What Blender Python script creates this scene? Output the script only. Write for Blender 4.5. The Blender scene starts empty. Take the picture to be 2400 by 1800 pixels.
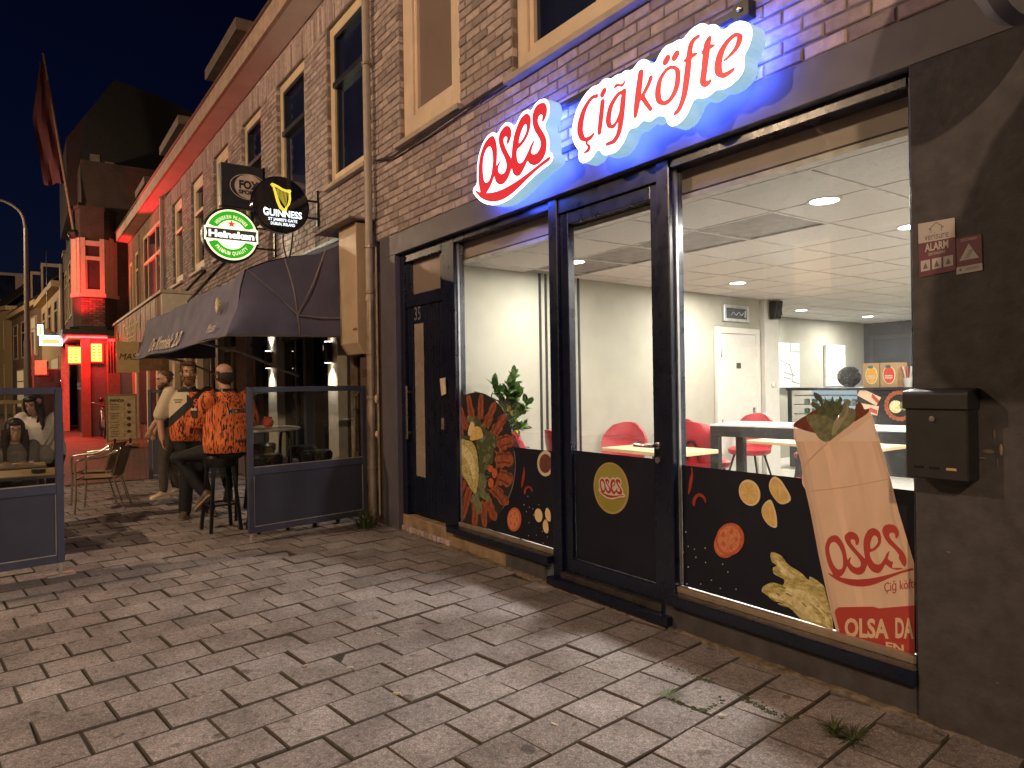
import bpy, bmesh, math, random
import numpy as np
from mathutils import Vector, Matrix, geometry
from mathutils.bvhtree import BVHTree
R = math.radians
SC = bpy.context.scene
COL = SC.collection
random.seed(7)

# ------------------------------------------------------------------ camera
FPX, YAW, ROLL, CAMH, CYP = 1640., R(35.1), .0155, 1.5, 901.
cam_d = bpy.data.cameras.new('camera')
cam = bpy.data.objects.new('camera', cam_d); COL.objects.link(cam)
cam_d.sensor_width = 36.; cam_d.lens = 36. * FPX / 2400.
cam_d.clip_end = 500; cam_d.clip_start = .05
AX = Vector((-math.cos(YAW), math.sin(YAW), 0)); RT = Vector((math.sin(YAW), math.cos(YAW), 0)); UP = Vector((0, 0, 1))
_r = RT + UP * -ROLL; _r.normalize(); _u = _r.cross(AX); _u.normalize()
# camera basis: x right, y up, z back
_m = Matrix((_r, _u, -AX)).transposed().to_4x4(); _m.translation = Vector((0, 0, CAMH))
cam.matrix_world = _m
SC.camera = cam

# ------------------------------------------------------------------ night sky, moon, exposure
W = bpy.data.worlds.new('World'); SC.world = W; W.use_nodes = True
_nt = W.node_tree; _bg = _nt.nodes['Background']
_sky = _nt.nodes.new('ShaderNodeTexSky'); _sky.sky_type = 'NISHITA'; _sky.sun_disc = False
SUN_EL, SUN_ROT = R(-3.0), R(250)
_sky.sun_elevation = SUN_EL; _sky.sun_rotation = SUN_ROT
_tint = _nt.nodes.new('ShaderNodeMix'); _tint.data_type = 'RGBA'; _tint.blend_type = 'MULTIPLY'; _tint.inputs[0].default_value = 1
_tint.inputs[7].default_value = (.16, .26, 1.0, 1)
_nt.links.new(_sky.outputs[0], _tint.inputs[6]); _nt.links.new(_tint.outputs[2], _bg.inputs[0])
_bg.inputs[1].default_value = .065
_sun = bpy.data.lights.new('moon', 'SUN'); _sun.energy = .006; _sun.angle = R(.5); _sun.color = (.8, .88, 1)
_so = bpy.data.objects.new('moon', _sun); COL.objects.link(_so); _so.rotation_euler = (R(35), 0, R(200))
SC.view_settings.view_transform = 'Standard'; SC.view_settings.look = 'None'
SC.view_settings.exposure = 0.0; SC.view_settings.gamma = 1.0
SC.render.engine = 'CYCLES'
CY = SC.cycles
CY.use_denoising = True; CY.max_bounces = 7; CY.diffuse_bounces = 3; CY.glossy_bounces = 3; CY.transmission_bounces = 4
CY.transparent_max_bounces = 10; CY.sample_clamp_indirect = 4.0; CY.caustics_reflective = False; CY.caustics_refractive = False

# ------------------------------------------------------------------ pixel to place (source pixels of the 2400 px photograph)
def ray(u, v):
    x = float(u - 1200) / FPX; y = float(CYP - v) / FPX
    return AX + (x + ROLL * y) * RT + (y - ROLL * x) * UP
CAM = Vector((0, 0, CAMH))
def onY(u, v, Y=3.2): r = ray(u, v); return CAM + r * (Y / r.y)
def onX(u, v, X): r = ray(u, v); return CAM + r * (X / r.x)
def onZ(u, v, Z=0.): r = ray(u, v); return CAM + r * ((Z - CAMH) / r.z)
def onP(u, v, p0, n): r = ray(u, v); return CAM + r * ((p0 - CAM).dot(n) / r.dot(n))

# ------------------------------------------------------------------ materials
MATS = {}
def hexc(h):
    c = [int(h[i:i + 2], 16) / 255. for i in (0, 2, 4)]
    return tuple((x / 12.92 if x <= .04045 else ((x + .055) / 1.055) ** 2.4) for x in c)
class NT:
    def __init__(s, name):
        s.m = bpy.data.materials.new(name); s.m.use_nodes = True; s.t = s.m.node_tree
        s.b = s.t.nodes['Principled BSDF']; s.o = s.t.nodes['Material Output']
    def n(s, typ, **k):
        x = s.t.nodes.new('ShaderNode' + typ)
        for a, v in k.items(): setattr(x, a, v)
        return x
    def l(s, a, b): s.t.links.new(a, b)
    def coord(s, kind='Object', scale=(1, 1, 1), rot=(0, 0, 0), loc=(0, 0, 0)):
        c = s.n('TexCoord'); m = s.n('Mapping')
        m.inputs['Scale'].default_value = scale; m.inputs['Rotation'].default_value = rot; m.inputs['Location'].default_value = loc
        s.l(c.outputs[kind], m.inputs[0]); return m.outputs[0]
    def noise(s, co, scale=5., detail=4., rough=.55):
        x = s.n('TexNoise'); x.inputs['Scale'].default_value = scale; x.inputs['Detail'].default_value = detail; x.inputs['Roughness'].default_value = rough
        if co is not None: s.l(co, x.inputs['Vector'])
        return x.outputs[0]
    def ramp(s, v, stops):
        x = s.n('ValToRGB'); e = x.color_ramp.elements
        e[0].position, e[0].color = stops[0][0], (*stops[0][1], 1); e[1].position, e[1].color = stops[-1][0], (*stops[-1][1], 1)
        for p, c in stops[1:-1]:
            k = e.new(p); k.color = (*c, 1)
        s.l(v, x.inputs[0]); return x.outputs[0]
    def math(s, op, a, b=None):
        x = s.n('Math', operation=op)
        for i, q in enumerate((a, b)):
            if q is None: continue
            if isinstance(q, (int, float)): x.inputs[i].default_value = q
            else: s.l(q, x.inputs[i])
        return x.outputs[0]
    def mix(s, f, a, b, typ='MIX'):
        x = s.n('Mix', data_type='RGBA', blend_type=typ)
        for i, q in ((0, f), (6, a), (7, b)):
            if isinstance(q, (int, float)): x.inputs[i].default_value = q
            elif isinstance(q, tuple): x.inputs[i].default_value = (*q[:3], 1)
            else: s.l(q, x.inputs[i])
        return x.outputs[2]
    def bump(s, h, dist=.002, strength=.5):
        x = s.n('Bump'); x.inputs['Strength'].default_value = strength; x.inputs['Distance'].default_value = dist
        s.l(h, x.inputs['Height']); s.l(x.outputs[0], s.b.inputs['Normal'])
    def col(s, c):
        if isinstance(c, tuple): s.b.inputs['Base Color'].default_value = (*c, 1)
        else: s.l(c, s.b.inputs['Base Color'])

def mat(name, c, rough=.6, metal=0., var=.25, scale=9., bump=.0, bscale=60., emit=0., ecol=None, spec=.5, coat=0., alpha=1., gloss_var=.15):
    """plain painted/woven/metal surface with mottled tone, uneven gloss and fine relief"""
    if name in MATS: return MATS[name]
    n = NT(name); co = n.coord()
    v = n.noise(co, scale, 5); a = tuple(x * (1 - var) for x in c); b = tuple(min(1, x * (1 + var)) for x in c)
    n.col(n.ramp(v, [(.3, a), (.7, b)]) if var > 0 else c)
    n.b.inputs['Metallic'].default_value = metal; n.b.inputs['Specular IOR Level'].default_value = spec
    if gloss_var > 0:
        r = n.n('MapRange'); n.l(n.noise(co, scale * 2.3, 4), r.inputs[0]); r.inputs[3].default_value = max(.03, rough - gloss_var); r.inputs[4].default_value = min(1, rough + gloss_var)
        n.l(r.outputs[0], n.b.inputs['Roughness'])
    else: n.b.inputs['Roughness'].default_value = rough
    if bump > 0: n.bump(n.noise(co, bscale, 3), bump)
    if emit > 0:
        n.b.inputs['Emission Color'].default_value = (*(ecol or c), 1); n.b.inputs['Emission Strength'].default_value = emit
    if coat: n.b.inputs['Coat Weight'].default_value = coat
    MATS[name] = n.m; return n.m

def glass(name, tint=(1, 1, 1), dust=.0, refl=1.0, dscale=120.):
    """thin clear pane: see-through with Fresnel reflection and a film of dust"""
    if name in MATS: return MATS[name]
    n = NT(name); n.t.nodes.remove(n.b)
    tr = n.n('BsdfTransparent'); tr.inputs[0].default_value = (*tint, 1)
    gl = n.n('BsdfGlossy'); gl.inputs['Roughness'].default_value = .01
    lw = n.n('LayerWeight'); lw.inputs[0].default_value = .5   # Schlick reflection, the same from both faces of the sheet
    f2 = n.math('MULTIPLY', n.math('ADD', n.math('MULTIPLY', n.math('POWER', lw.outputs['Facing'], 5.), .9), .035), refl)
    mx = n.n('MixShader'); n.l(f2, mx.inputs[0]); n.l(tr.outputs[0], mx.inputs[1]); n.l(gl.outputs[0], mx.inputs[2])
    out = mx.outputs[0]
    if dust > 0:
        co = n.coord(); vo = n.n('TexVoronoi'); vo.inputs['Scale'].default_value = dscale; n.l(co, vo.inputs['Vector'])
        sp = n.math('LESS_THAN', vo.outputs['Distance'], .13)
        big = n.ramp(n.noise(co, 2.2, 4), [(.42, (0, 0, 0)), (.68, (1, 1, 1))])
        k = n.math('MULTIPLY', sp, big); k2 = n.math('MULTIPLY', k, .55)
        k3 = n.math('ADD', k2, n.math('MULTIPLY', big, dust))
        df = n.n('BsdfTranslucent'); df.inputs[0].default_value = (.8, .8, .78, 1)
        m2 = n.n('MixShader'); n.l(k3, m2.inputs[0]); n.l(out, m2.inputs[1]); n.l(df.outputs[0], m2.inputs[2]); out = m2.outputs[0]
    n.l(out, n.o.inputs[0]); MATS[name] = n.m; return n.m

# ------------------------------------------------------------------ mesh builder
class MB:
    def __init__(s): s.v = []; s.f = []; s.mi = []; s.cm = 0
    def add(s, vs, fs):
        o = len(s.v); s.v += [tuple(p) for p in vs]; s.f += [tuple(i + o for i in f) for f in fs]; s.mi += [s.cm] * len(fs); return s
    def box(s, x0, x1, y0, y1, z0, z1):
        return s.add([(x, y, z) for z in (z0, z1) for y in (y0, y1) for x in (x0, x1)],
                     [(0, 2, 3, 1), (4, 5, 7, 6), (0, 1, 5, 4), (2, 6, 7, 3), (0, 4, 6, 2), (1, 3, 7, 5)])
    def hexa(s, p): return s.add(p, [(0, 3, 2, 1), (4, 5, 6, 7), (0, 1, 5, 4), (1, 2, 6, 5), (2, 3, 7, 6), (3, 0, 4, 7)])
    def beam(s, a, b, w, h, up=(0, 0, 1)):
        a, b = Vector(a), Vector(b); d = (b - a).normalized(); sd = d.cross(Vector(up)).normalized(); u = sd.cross(d)
        q = [sd * (-w / 2) + u * (-h / 2), sd * (w / 2) + u * (-h / 2), sd * (w / 2) + u * (h / 2), sd * (-w / 2) + u * (h / 2)]
        return s.hexa([a + x for x in q] + [b + x for x in q])
    def prism(s, pts, off):
        n = len(pts); off = Vector(off); P = [Vector(p) for p in pts]
        return s.add(P + [p + off for p in P], [tuple(range(n))[::-1], tuple(range(n, 2 * n))] + [(i, (i + 1) % n, n + (i + 1) % n, n + i) for i in range(n)])
    def tube(s, path, r, n=8, cap=True, sx=1., close=False):
        P = [Vector(p) for p in path]; k = len(P); rr = r if isinstance(r, (list, tuple)) else [r] * k
        vs = []; up = None
        for i in range(k):
            if close: t = (P[(i + 1) % k] - P[i - 1]).normalized()
            else: t = (P[min(i + 1, k - 1)] - P[max(i - 1, 0)]).normalized()
            if up is None: up = Vector((0, 0, 1)) if abs(t.z) < .9 else Vector((0, 1, 0))
            a = t.cross(up); a.normalize(); b = a.cross(t); up = b
            for j in range(n):
                an = 2 * math.pi * j / n; vs.append(P[i] + a * (math.cos(an) * rr[i] * sx) + b * (math.sin(an) * rr[i]))
        m = k if close else k - 1
        fs = [(i * n + j, i * n + (j + 1) % n, ((i + 1) % k) * n + (j + 1) % n, ((i + 1) % k) * n + j) for i in range(m) for j in range(n)]
        if cap and not close: fs += [tuple(range(n))[::-1], tuple((k - 1) * n + j for j in range(n))]
        return s.add(vs, fs)
    def lathe(s, prof, c=(0, 0, 0), n=20, ax='z', sx=1., sy=1.):
        vs = []; k = len(prof)
        for r, h in prof:
            for j in range(n):
                a = 2 * math.pi * j / n; p = (r * math.cos(a) * sx, r * math.sin(a) * sy, h)
                if ax == 'x': p = (p[2], p[0], p[1])
                if ax == 'y': p = (p[1], p[2], p[0])
                vs.append((c[0] + p[0], c[1] + p[1], c[2] + p[2]))
        fs = [(i * n + j, i * n + (j + 1) % n, (i + 1) * n + (j + 1) % n, (i + 1) * n + j) for i in range(k - 1) for j in range(n)]
        fs += [tuple(range(n))[::-1], tuple((k - 1) * n + j for j in range(n))]
        return s.add(vs, fs)
    def ell(s, c, r, n=12, m=8, rot=None):
        vs = []; c = Vector(c)
        for i in range(1, m):
            t = math.pi * i / m
            for j in range(n):
                a = 2 * math.pi * j / n; q = Vector((math.sin(t) * math.cos(a) * r[0], math.sin(t) * math.sin(a) * r[1], math.cos(t) * r[2]))
                vs.append(c + (rot @ q if rot else q))
        q = Vector((0, 0, r[2])); q = rot @ q if rot else q
        vs += [c + q, c - q]; T = len(vs) - 2
        fs = [(i * n + j, (i + 1) * n + j, (i + 1) * n + (j + 1) % n, i * n + (j + 1) % n) for i in range(m - 2) for j in range(n)]
        fs += [(T, j, (j + 1) % n) for j in range(n)] + [(T + 1, (m - 2) * n + (j + 1) % n, (m - 2) * n + j) for j in range(n)]
        return s.add(vs, fs)
    def mesh(s, name, org=None, bev=0., smooth=False, fix=True):
        me = bpy.data.meshes.new(name); v = s.v
        if org is not None: v = [(p[0] - org[0], p[1] - org[1], p[2] - org[2]) for p in v]
        me.from_pydata(v, [], s.f); me.polygons.foreach_set('material_index', s.mi)
        if fix or bev > 0:
            bm = bmesh.new(); bm.from_mesh(me)
            if fix: bmesh.ops.recalc_face_normals(bm, faces=bm.faces)
            if bev > 0:
                es = [e for e in bm.edges if len(e.link_faces) == 2 and e.calc_face_angle(0) > .5]
                bmesh.ops.bevel(bm, geom=es, offset=bev, segments=1, affect='EDGES', profile=.7, clamp_overlap=True)
            bm.to_mesh(me); bm.free()
        if smooth:
            me.polygons.foreach_set('use_smooth', [True] * len(me.polygons)); me.set_sharp_from_angle(angle=R(38))
        me.update(); return me
    def build(s, name, m, parent=None, world=True, bev=0., smooth=False, fix=True, label=None):
        org = None
        if parent is not None and world:
            org = Vector((0, 0, 0)); p = parent
            while p: org += p.location; p = p.parent
        me = s.mesh(name, org, bev, smooth, fix)
        return link(name, me, m, parent, label)
def link(name, me, m, parent=None, label=None):
    for x in (m if isinstance(m, (list, tuple)) else [m]): me.materials.append(x)
    o = bpy.data.objects.new(name, me); COL.objects.link(o)
    while parent is not None and parent.parent is not None and parent.parent.parent is not None: parent = parent.parent   # thing > part > sub-part, no further
    if parent is not None: o.parent = parent
    if label: o['label'] = label
    return o
def thing(name, label, cat, loc=(0, 0, 0), rz=0., group=None):
    o = bpy.data.objects.new(name, None); COL.objects.link(o); o.location = loc; o.rotation_euler = (0, 0, rz)
    o.empty_display_size = .1
    return tag(o, label, cat, group)
def tag(o, label, cat, group=None):
    o['label'] = label; o['category'] = cat
    if group: o['group'] = group
    return o
def struct(o): o['kind'] = 'structure'; return o
def stuff(o): o['kind'] = 'stuff'; return o
def B(name, m, par, x0, x1, y0, y1, z0, z1, bev=.0, world=True, label=None):
    return MB().box(x0, x1, y0, y1, z0, z1).build(name, m, par, world, bev, label=label)
def copy_tree(o, parent=None):
    c = o.copy(); COL.objects.link(c); c.parent = parent
    for ch in list(o.children): copy_tree(ch, c)
    return c
def light(name, typ, loc, energy, color, parent=None, **k):
    d = bpy.data.lights.new(name, typ); d.energy = energy; d.color = color
    for a, v in k.items():
        if a not in ('rot',): setattr(d, a, v)
    o = bpy.data.objects.new(name, d); COL.objects.link(o); o.location = loc
    if 'rot' in k: o.rotation_euler = k['rot']
    if parent is not None:
        org = Vector((0, 0, 0)); p = parent
        while p: org += p.location; p = p.parent
        o.parent = parent; o.location = Vector(loc) - org
    return o

# ------------------------------------------------------------------ flat outlines: strokes, text, contours
def crom(pts, n=6, closed=False):
    P = [np.array(p, float) for p in pts]; k = len(P); out = []
    for i in range(k if closed else k - 1):
        p0 = P[i - 1] if (i > 0 or closed) else P[0]; p1 = P[i]; p2 = P[(i + 1) % k]; p3 = P[(i + 2) % k] if (closed or i + 2 < k) else P[-1]
        for t in np.linspace(0, 1, n, endpoint=False):
            out.append(.5 * ((2 * p1) + (-p0 + p2) * t + (2 * p0 - 5 * p1 + 4 * p2 - p3) * t * t + (-p0 + 3 * p1 - 3 * p2 + p3) * t ** 3))
    if not closed: out.append(P[-1])
    return np.array(out)
def stroke_discs(pts, n=8): return crom(pts, n)
def raster(polys=(), discs=(), res=.004, pad=.1):
    """union of polygons (world 2D) and disc strokes as a signed distance grid"""
    allp = np.vstack([np.asarray(p)[:, :2] for p in list(polys) + list(discs)])
    lo = allp.min(0) - pad; hi = allp.max(0) + pad
    nx, ny = [int(math.ceil(q / res)) + 1 for q in (hi - lo)]
    X, Y = np.meshgrid(lo[0] + np.arange(nx) * res, lo[1] + np.arange(ny) * res)
    sd = np.full(X.shape, 1e9)
    for p in polys:
        p = np.asarray(p); ins = np.zeros(X.shape, bool); d = np.full(X.shape, 1e9)
        for a, b in zip(p, np.roll(p, -1, 0)):
            if a[1] != b[1]:
                c = ((a[1] > Y) != (b[1] > Y)) & (X < (b[0] - a[0]) * (Y - a[1]) / (b[1] - a[1]) + a[0]); ins ^= c
            ab = b - a; L = max(1e-12, ab @ ab); t = np.clip(((X - a[0]) * ab[0] + (Y - a[1]) * ab[1]) / L, 0, 1)
            d = np.minimum(d, np.hypot(X - a[0] - t * ab[0], Y - a[1] - t * ab[1]))
        sd = np.minimum(sd, np.where(ins, -d, d))
    for s in discs:
        for x, y, r in s: sd = np.minimum(sd, np.hypot(X - x, Y - y) - r)
    return lo, res, sd
def contours(lo, res, f):
    """closed loops of f = 0 by marching squares"""
    ny, nx = f.shape; f = np.where(f == 0, 1e-9, f); nxt = {}
    s = (f < 0).astype(int); code = s[:-1, :-1] + 2 * s[:-1, 1:] + 4 * s[1:, 1:] + 8 * s[1:, :-1]
    T = {1: [(3, 0)], 2: [(0, 1)], 3: [(3, 1)], 4: [(1, 2)], 5: [(3, 2), (1, 0)], 6: [(0, 2)], 7: [(3, 2)], 8: [(2, 3)], 9: [(2, 0)], 10: [(0, 3), (2, 1)], 11: [(2, 1)], 12: [(1, 3)], 13: [(1, 0)], 14: [(0, 3)]}
    def key(j, i, e): return (j, i, 'h') if e == 0 else (j, i + 1, 'v') if e == 1 else (j + 1, i, 'h') if e == 2 else (j, i, 'v')
    for j, i in zip(*np.nonzero((code > 0) & (code < 15))):
        for a, b in T[code[j, i]]: nxt[key(j, i, a)] = key(j, i, b)
    loops = []
    while nxt:
        st = next(iter(nxt)); k = st; L = []
        while k in nxt:
            L.append(k); k = nxt.pop(k)
        if len(L) > 5:
            P = []
            for j, i, d in L:
                if d == 'h': a, b = f[j, i], f[j, i + 1]; P.append((lo[0] + (i + a / (a - b)) * res, lo[1] + j * res))
                else: a, b = f[j, i], f[j + 1, i]; P.append((lo[0] + i * res, lo[1] + (j + a / (a - b)) * res))
            loops.append(np.array(P))
    return loops
def thin(L, tol):
    """drop points that lie within tol of the chord"""
    keep = [0]; i = 0; n = len(L)
    while i < n - 1:
        j = min(i + 2, n - 1)
        while j < n - 1 and j - i < 14:
            a, b = L[i], L[j + 1]; ab = b - a; q = L[i + 1:j + 1] - a
            if np.max(np.abs(q[:, 0] * ab[1] - q[:, 1] * ab[0])) / max(1e-9, np.hypot(*ab)) > tol: break
            j += 1
        keep.append(j); i = j
    return L[keep[:-1]] if keep[-1] == n - 1 and len(keep) > 4 else L[keep]
def grow(lo, res, sd, out, back):
    """dilate by out then pull back: rounded plate around lettering"""
    L = contours(lo, res, sd - out); B_ = np.vstack(L); ny, nx = sd.shape
    X, Y = np.meshgrid(lo[0] + np.arange(nx) * res, lo[1] + np.arange(ny) * res); d = np.full(X.shape, 1e9)
    for x, y in B_[::2]: d = np.minimum(d, np.hypot(X - x, Y - y))
    return np.where(sd < out, -d, d) + back
def slab(mb, loops, fn, depth_vec, cm_face=0, cm_side=0, cm_back=None):
    """outline loops (2D) -> filled front, back and sides; fn maps 2D to 3D; each island with its own holes"""
    loops = [np.asarray(L) for L in loops if len(L) > 3]; dv = Vector(depth_vec)
    def inside(p, L):
        c = False
        for a, b in zip(L, np.roll(L, -1, 0)):
            if (a[1] > p[1]) != (b[1] > p[1]) and p[0] < (b[0] - a[0]) * (p[1] - a[1]) / (b[1] - a[1]) + a[0]: c = not c
        return c
    dep = [sum(inside(L[0], K) for K in loops if K is not L) for L in loops]
    for i, O in enumerate(loops):
        if dep[i] % 2: continue
        grp = [O] + [L for k, L in enumerate(loops) if dep[k] == dep[i] + 1 and inside(L[0], O)]
        flat_ = [fn(float(p[0]), float(p[1])) for L in grp for p in L]; n = len(flat_)
        tris = geometry.tessellate_polygon([[Vector((float(p[0]), float(p[1]), 0)) for p in L] for L in grp])
        mb.cm = cm_face; mb.add(flat_, [tuple(t) for t in tris]); mb.cm = cm_side if cm_back is None else cm_back; mb.add([p + dv for p in flat_], [tuple(t)[::-1] for t in tris])
        o = len(mb.v); mb.v += [tuple(p) for p in flat_] + [tuple(p + dv) for p in flat_]; k = 0
        for L in grp:
            m = len(L)
            for q in range(m): a, b = k + q, k + (q + 1) % m; mb.f.append((o + a, o + b, o + n + b, o + n + a)); mb.mi.append(cm_side)
            k += m
    return mb
_tc = {}
def text2d(s, size=1., cx=True, bold=0., shear=0., spacing=1., sx=1.):
    """font outline as triangles: (verts 2D, faces)"""
    k = (s, bold, shear, spacing)
    if k not in _tc:
        c = bpy.data.curves.new('t', 'FONT'); c.body = s; c.size = 1; c.offset = bold; c.shear = shear; c.space_character = spacing; c.resolution_u = 3
        o = bpy.data.objects.new('t', c); me = bpy.data.meshes.new_from_object(o)
        _tc[k] = ([(v.co.x, v.co.y) for v in me.vertices], [tuple(p.vertices) for p in me.polygons])
        bpy.data.objects.remove(o); bpy.data.meshes.remove(me)
    V, F = _tc[k]
    if not V: return [], []
    x0 = min(v[0] for v in V); x1 = max(v[0] for v in V); off = (x0 + x1) / 2 if cx else x0
    return [((x - off) * size * sx, y * size) for x, y in V], F
def textw(s, bold=0., shear=0., spacing=1.):
    V, F = text2d(s, 1., False, bold, shear, spacing)
    return max(v[0] for v in V) if V else .3
def put_text(mb, s, fn, size, **k):
    V, F = text2d(s, size, **k); mb.add([fn(x, y) for x, y in V], F)
def plane(o, r, u):
    o, r, u = Vector(o), Vector(r).normalized(), Vector(u).normalized()
    return lambda x, y: o + r * x + u * y
# ================================================================== ground and paving
def speckle_mat(name, c, c2, sp=.12, moss=False):
    n = NT(name); co = n.coord()
    oi = n.n('ObjectInfo'); ge = n.n('NewGeometry')
    rnd = n.math('FRACT', n.math('ADD', oi.outputs['Random'], ge.outputs['Random Per Island']))
    base = n.ramp(rnd, [(0, tuple(x * .72 for x in c)), (.08, tuple(x * .9 for x in c)), (.55, c), (.9, c2), (1, tuple(x * 1.08 for x in c2))])
    gco = n.n('NewGeometry').outputs['Position']
    mott = n.ramp(n.noise(gco, 3.2, 6, .6), [(.3, (.62, .6, .58)), (.7, (1.15, 1.12, 1.1))])
    base = n.mix(1., base, mott, 'MULTIPLY')
    vo = n.n('TexVoronoi'); vo.inputs['Scale'].default_value = 210.; n.l(gco, vo.inputs['Vector'])
    lum = n.n('RGBToBW'); n.l(vo.outputs['Color'], lum.inputs[0])
    grain = n.ramp(lum.outputs[0], [(.3, (.8, .79, .78)), (.66, (1.0, 1.0, 1.0)), (.76, (1.75, 1.7, 1.65))])
    base = n.mix(.85, base, grain, 'MULTIPLY')
    dark = n.ramp(n.noise(gco, 34., 3), [(.34, (.45, .43, .42)), (.5, (1, 1, 1))]); base = n.mix(.6, base, dark, 'MULTIPLY')
    spot = n.ramp(n.noise(gco, 11., 2, .3), [(.27, (.35, .33, .32)), (.31, (1, 1, 1))]); base = n.mix(.7, base, spot, 'MULTIPLY')
    n.col(base); n.b.inputs['Roughness'].default_value = .68; n.b.inputs['Specular IOR Level'].default_value = .35
    n.bump(n.math('ADD', lum.outputs[0], n.math('MULTIPLY', n.noise(gco, 18., 5), 1.2)), .0035, .8)
    MATS[name] = n.m; return n.m
M_PAVE = speckle_mat('paver_concrete', (.285, .258, .27), (.32, .292, .305))
def soil_mat():
    n = NT('joint_soil'); g = n.n('NewGeometry').outputs['Position']
    ms = n.ramp(n.noise(g, 1.1, 5, .6), [(.5, (.03, .024, .02)), (.64, (.035, .05, .015))])
    n.col(ms); n.b.inputs['Roughness'].default_value = 1; n.bump(n.noise(g, 60., 4), .006, 1); return n.m
M_SOIL = soil_mat()
def klinker_mat():
    n = NT('street_brick'); co = n.coord('Object', (1, 1, 1), (0, 0, R(7)))
    bt = n.n('TexBrick'); n.l(co, bt.inputs['Vector'])
    bt.inputs['Scale'].default_value = 1.; bt.inputs['Brick Width'].default_value = .2; bt.inputs['Row Height'].default_value = .1; bt.inputs['Mortar Size'].default_value = .006
    bt.inputs['Color1'].default_value = (.16, .085, .06, 1); bt.inputs['Color2'].default_value = (.10, .06, .045, 1); bt.inputs['Mortar'].default_value = (.03, .022, .018, 1)
    m = n.ramp(n.noise(n.coord(), 1.3, 5), [(.3, (.6, .6, .6)), (.75, (1.2, 1.2, 1.2))])
    n.col(n.mix(1., bt.outputs[0], m, 'MULTIPLY')); n.b.inputs['Roughness'].default_value = .62
    n.bump(bt.outputs['Fac'], .006, -.7); return n.m
M_KLINK = klinker_mat()
struct(MB().add([(-220, -120, -.06), (60, -120, -.06), (60, 40, -.06), (-220, 40, -.06)], [(0, 1, 2, 3)]).build('ground', M_SOIL, fix=False))
PAVE_X0 = -13.2
road = struct(MB().box(-200, PAVE_X0 - .02, -60, 4.0, -.2, .0).build('brick_road', M_KLINK))
road2 = struct(MB().box(-60, 30, -60, -4.6, -.2, -.1).build('asphalt_road', mat('asphalt', (.05, .05, .052), .85, bump=.004, bscale=120)))
pav = struct(MB().box(PAVE_X0, 6, -4.5, 3.6, -.16, -.009).build('pavement', M_SOIL))
MB().box(PAVE_X0, 6, -4.62, -4.5, -.2, -.005).build('kerb', mat('kerb_stone', (.3, .28, .26), .8, bump=.002), pav)
# pavers, 30 x 26 cm in running bond, long joints turned 7 degrees off the wall
PA = R(97.0); e1 = Vector((math.cos(PA), math.sin(PA), 0)); e2 = Vector((-e1.y, e1.x, 0))  # e1 along a course, e2 to the next course
LP, WP, GP = .302, .262, .009
def paver_mesh(k):
    rr = random.Random(k); b = .0045; h = .05; mb = MB(); hx, hy = (LP - GP) / 2, (WP - GP) / 2
    def c(): return rr.uniform(-.0022, .0022)
    base = [(-hx, -hy), (hx, -hy), (hx, hy), (-hx, hy)]; base = [(x + c(), y + c()) for x, y in base]
    vs = [(x, y, -h) for x, y in base] + [(x, y, -b - abs(c())) for x, y in base] + [(x * (1 - b / hx), y * (1 - b / hy), c() * .5) for x, y in base]
    mb.cm = 1; mb.add(vs, [(0, 1, 5, 4), (1, 2, 6, 5), (2, 3, 7, 6), (3, 0, 4, 7), (4, 5, 9, 8), (5, 6, 10, 9), (6, 7, 11, 10), (7, 4, 8, 11)]); mb.f.append((8, 9, 10, 11)); mb.mi.append(0)
    return mb
M_EDGE = mat('paver_dirty_edge', (.075, .06, .052), .95, var=.4, scale=30)
PM = [paver_mesh(k) for k in range(5)]
PME = []
for k, mb in enumerate(PM):
    me = mb.mesh('paver'); me.materials.append(M_PAVE); me.materials.append(M_EDGE); PME.append(me)
spots = []
O0 = Vector((-4.0, 0, 0))
for i in range(-44, 44):
    for j in range(-26, 26):
        p = O0 + e2 * (i * WP) + e1 * ((j + (.5 if i % 2 else 0)) * LP)
        if PAVE_X0 + .16 < p.x < 2.4 and -4.3 < p.y < 3.32:
            q = p - CAM; d = q.dot(AX)
            if d < .8: continue
            u = 1200 + FPX * q.dot(RT) / d; v = CYP + FPX * CAMH / d
            inv = -150 < u < 2550 and v < 1950
            spots.append((inv, d, p))
spots.sort(key=lambda s: (not s[0], s[1]))
rest = MB()
for n_, (inv, d, p) in enumerate(spots):
    if not inv and d > 9: continue
    rr = random.Random(n_ * 7 + 1); k = rr.randrange(5)
    rz = math.atan2(e1.y, e1.x) + rr.uniform(-.008, .008); dz = rr.uniform(-.004, .004) - (.006 if rr.random() < .06 else 0); tx, ty = rr.gauss(0, .009), rr.gauss(0, .009)
    if n_ < 290 and inv:
        o = bpy.data.objects.new('paver', PME[k]); COL.objects.link(o); o.parent = pav; o.location = (p.x, p.y, dz); o.rotation_euler = (tx, ty, rz)
    else:
        M = Matrix.Translation((p.x, p.y, dz)) @ Matrix.Rotation(rz, 4, 'Z') @ Matrix.Rotation(ty, 4, 'Y') @ Matrix.Rotation(tx, 4, 'X')
        rest.add([M @ Vector(v) for v in PM[k].v], PM[k].f); rest.mi[-len(PM[k].mi):] = PM[k].mi
stuff(rest.build('paver_field', [M_PAVE, M_EDGE], pav, fix=False))
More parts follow.
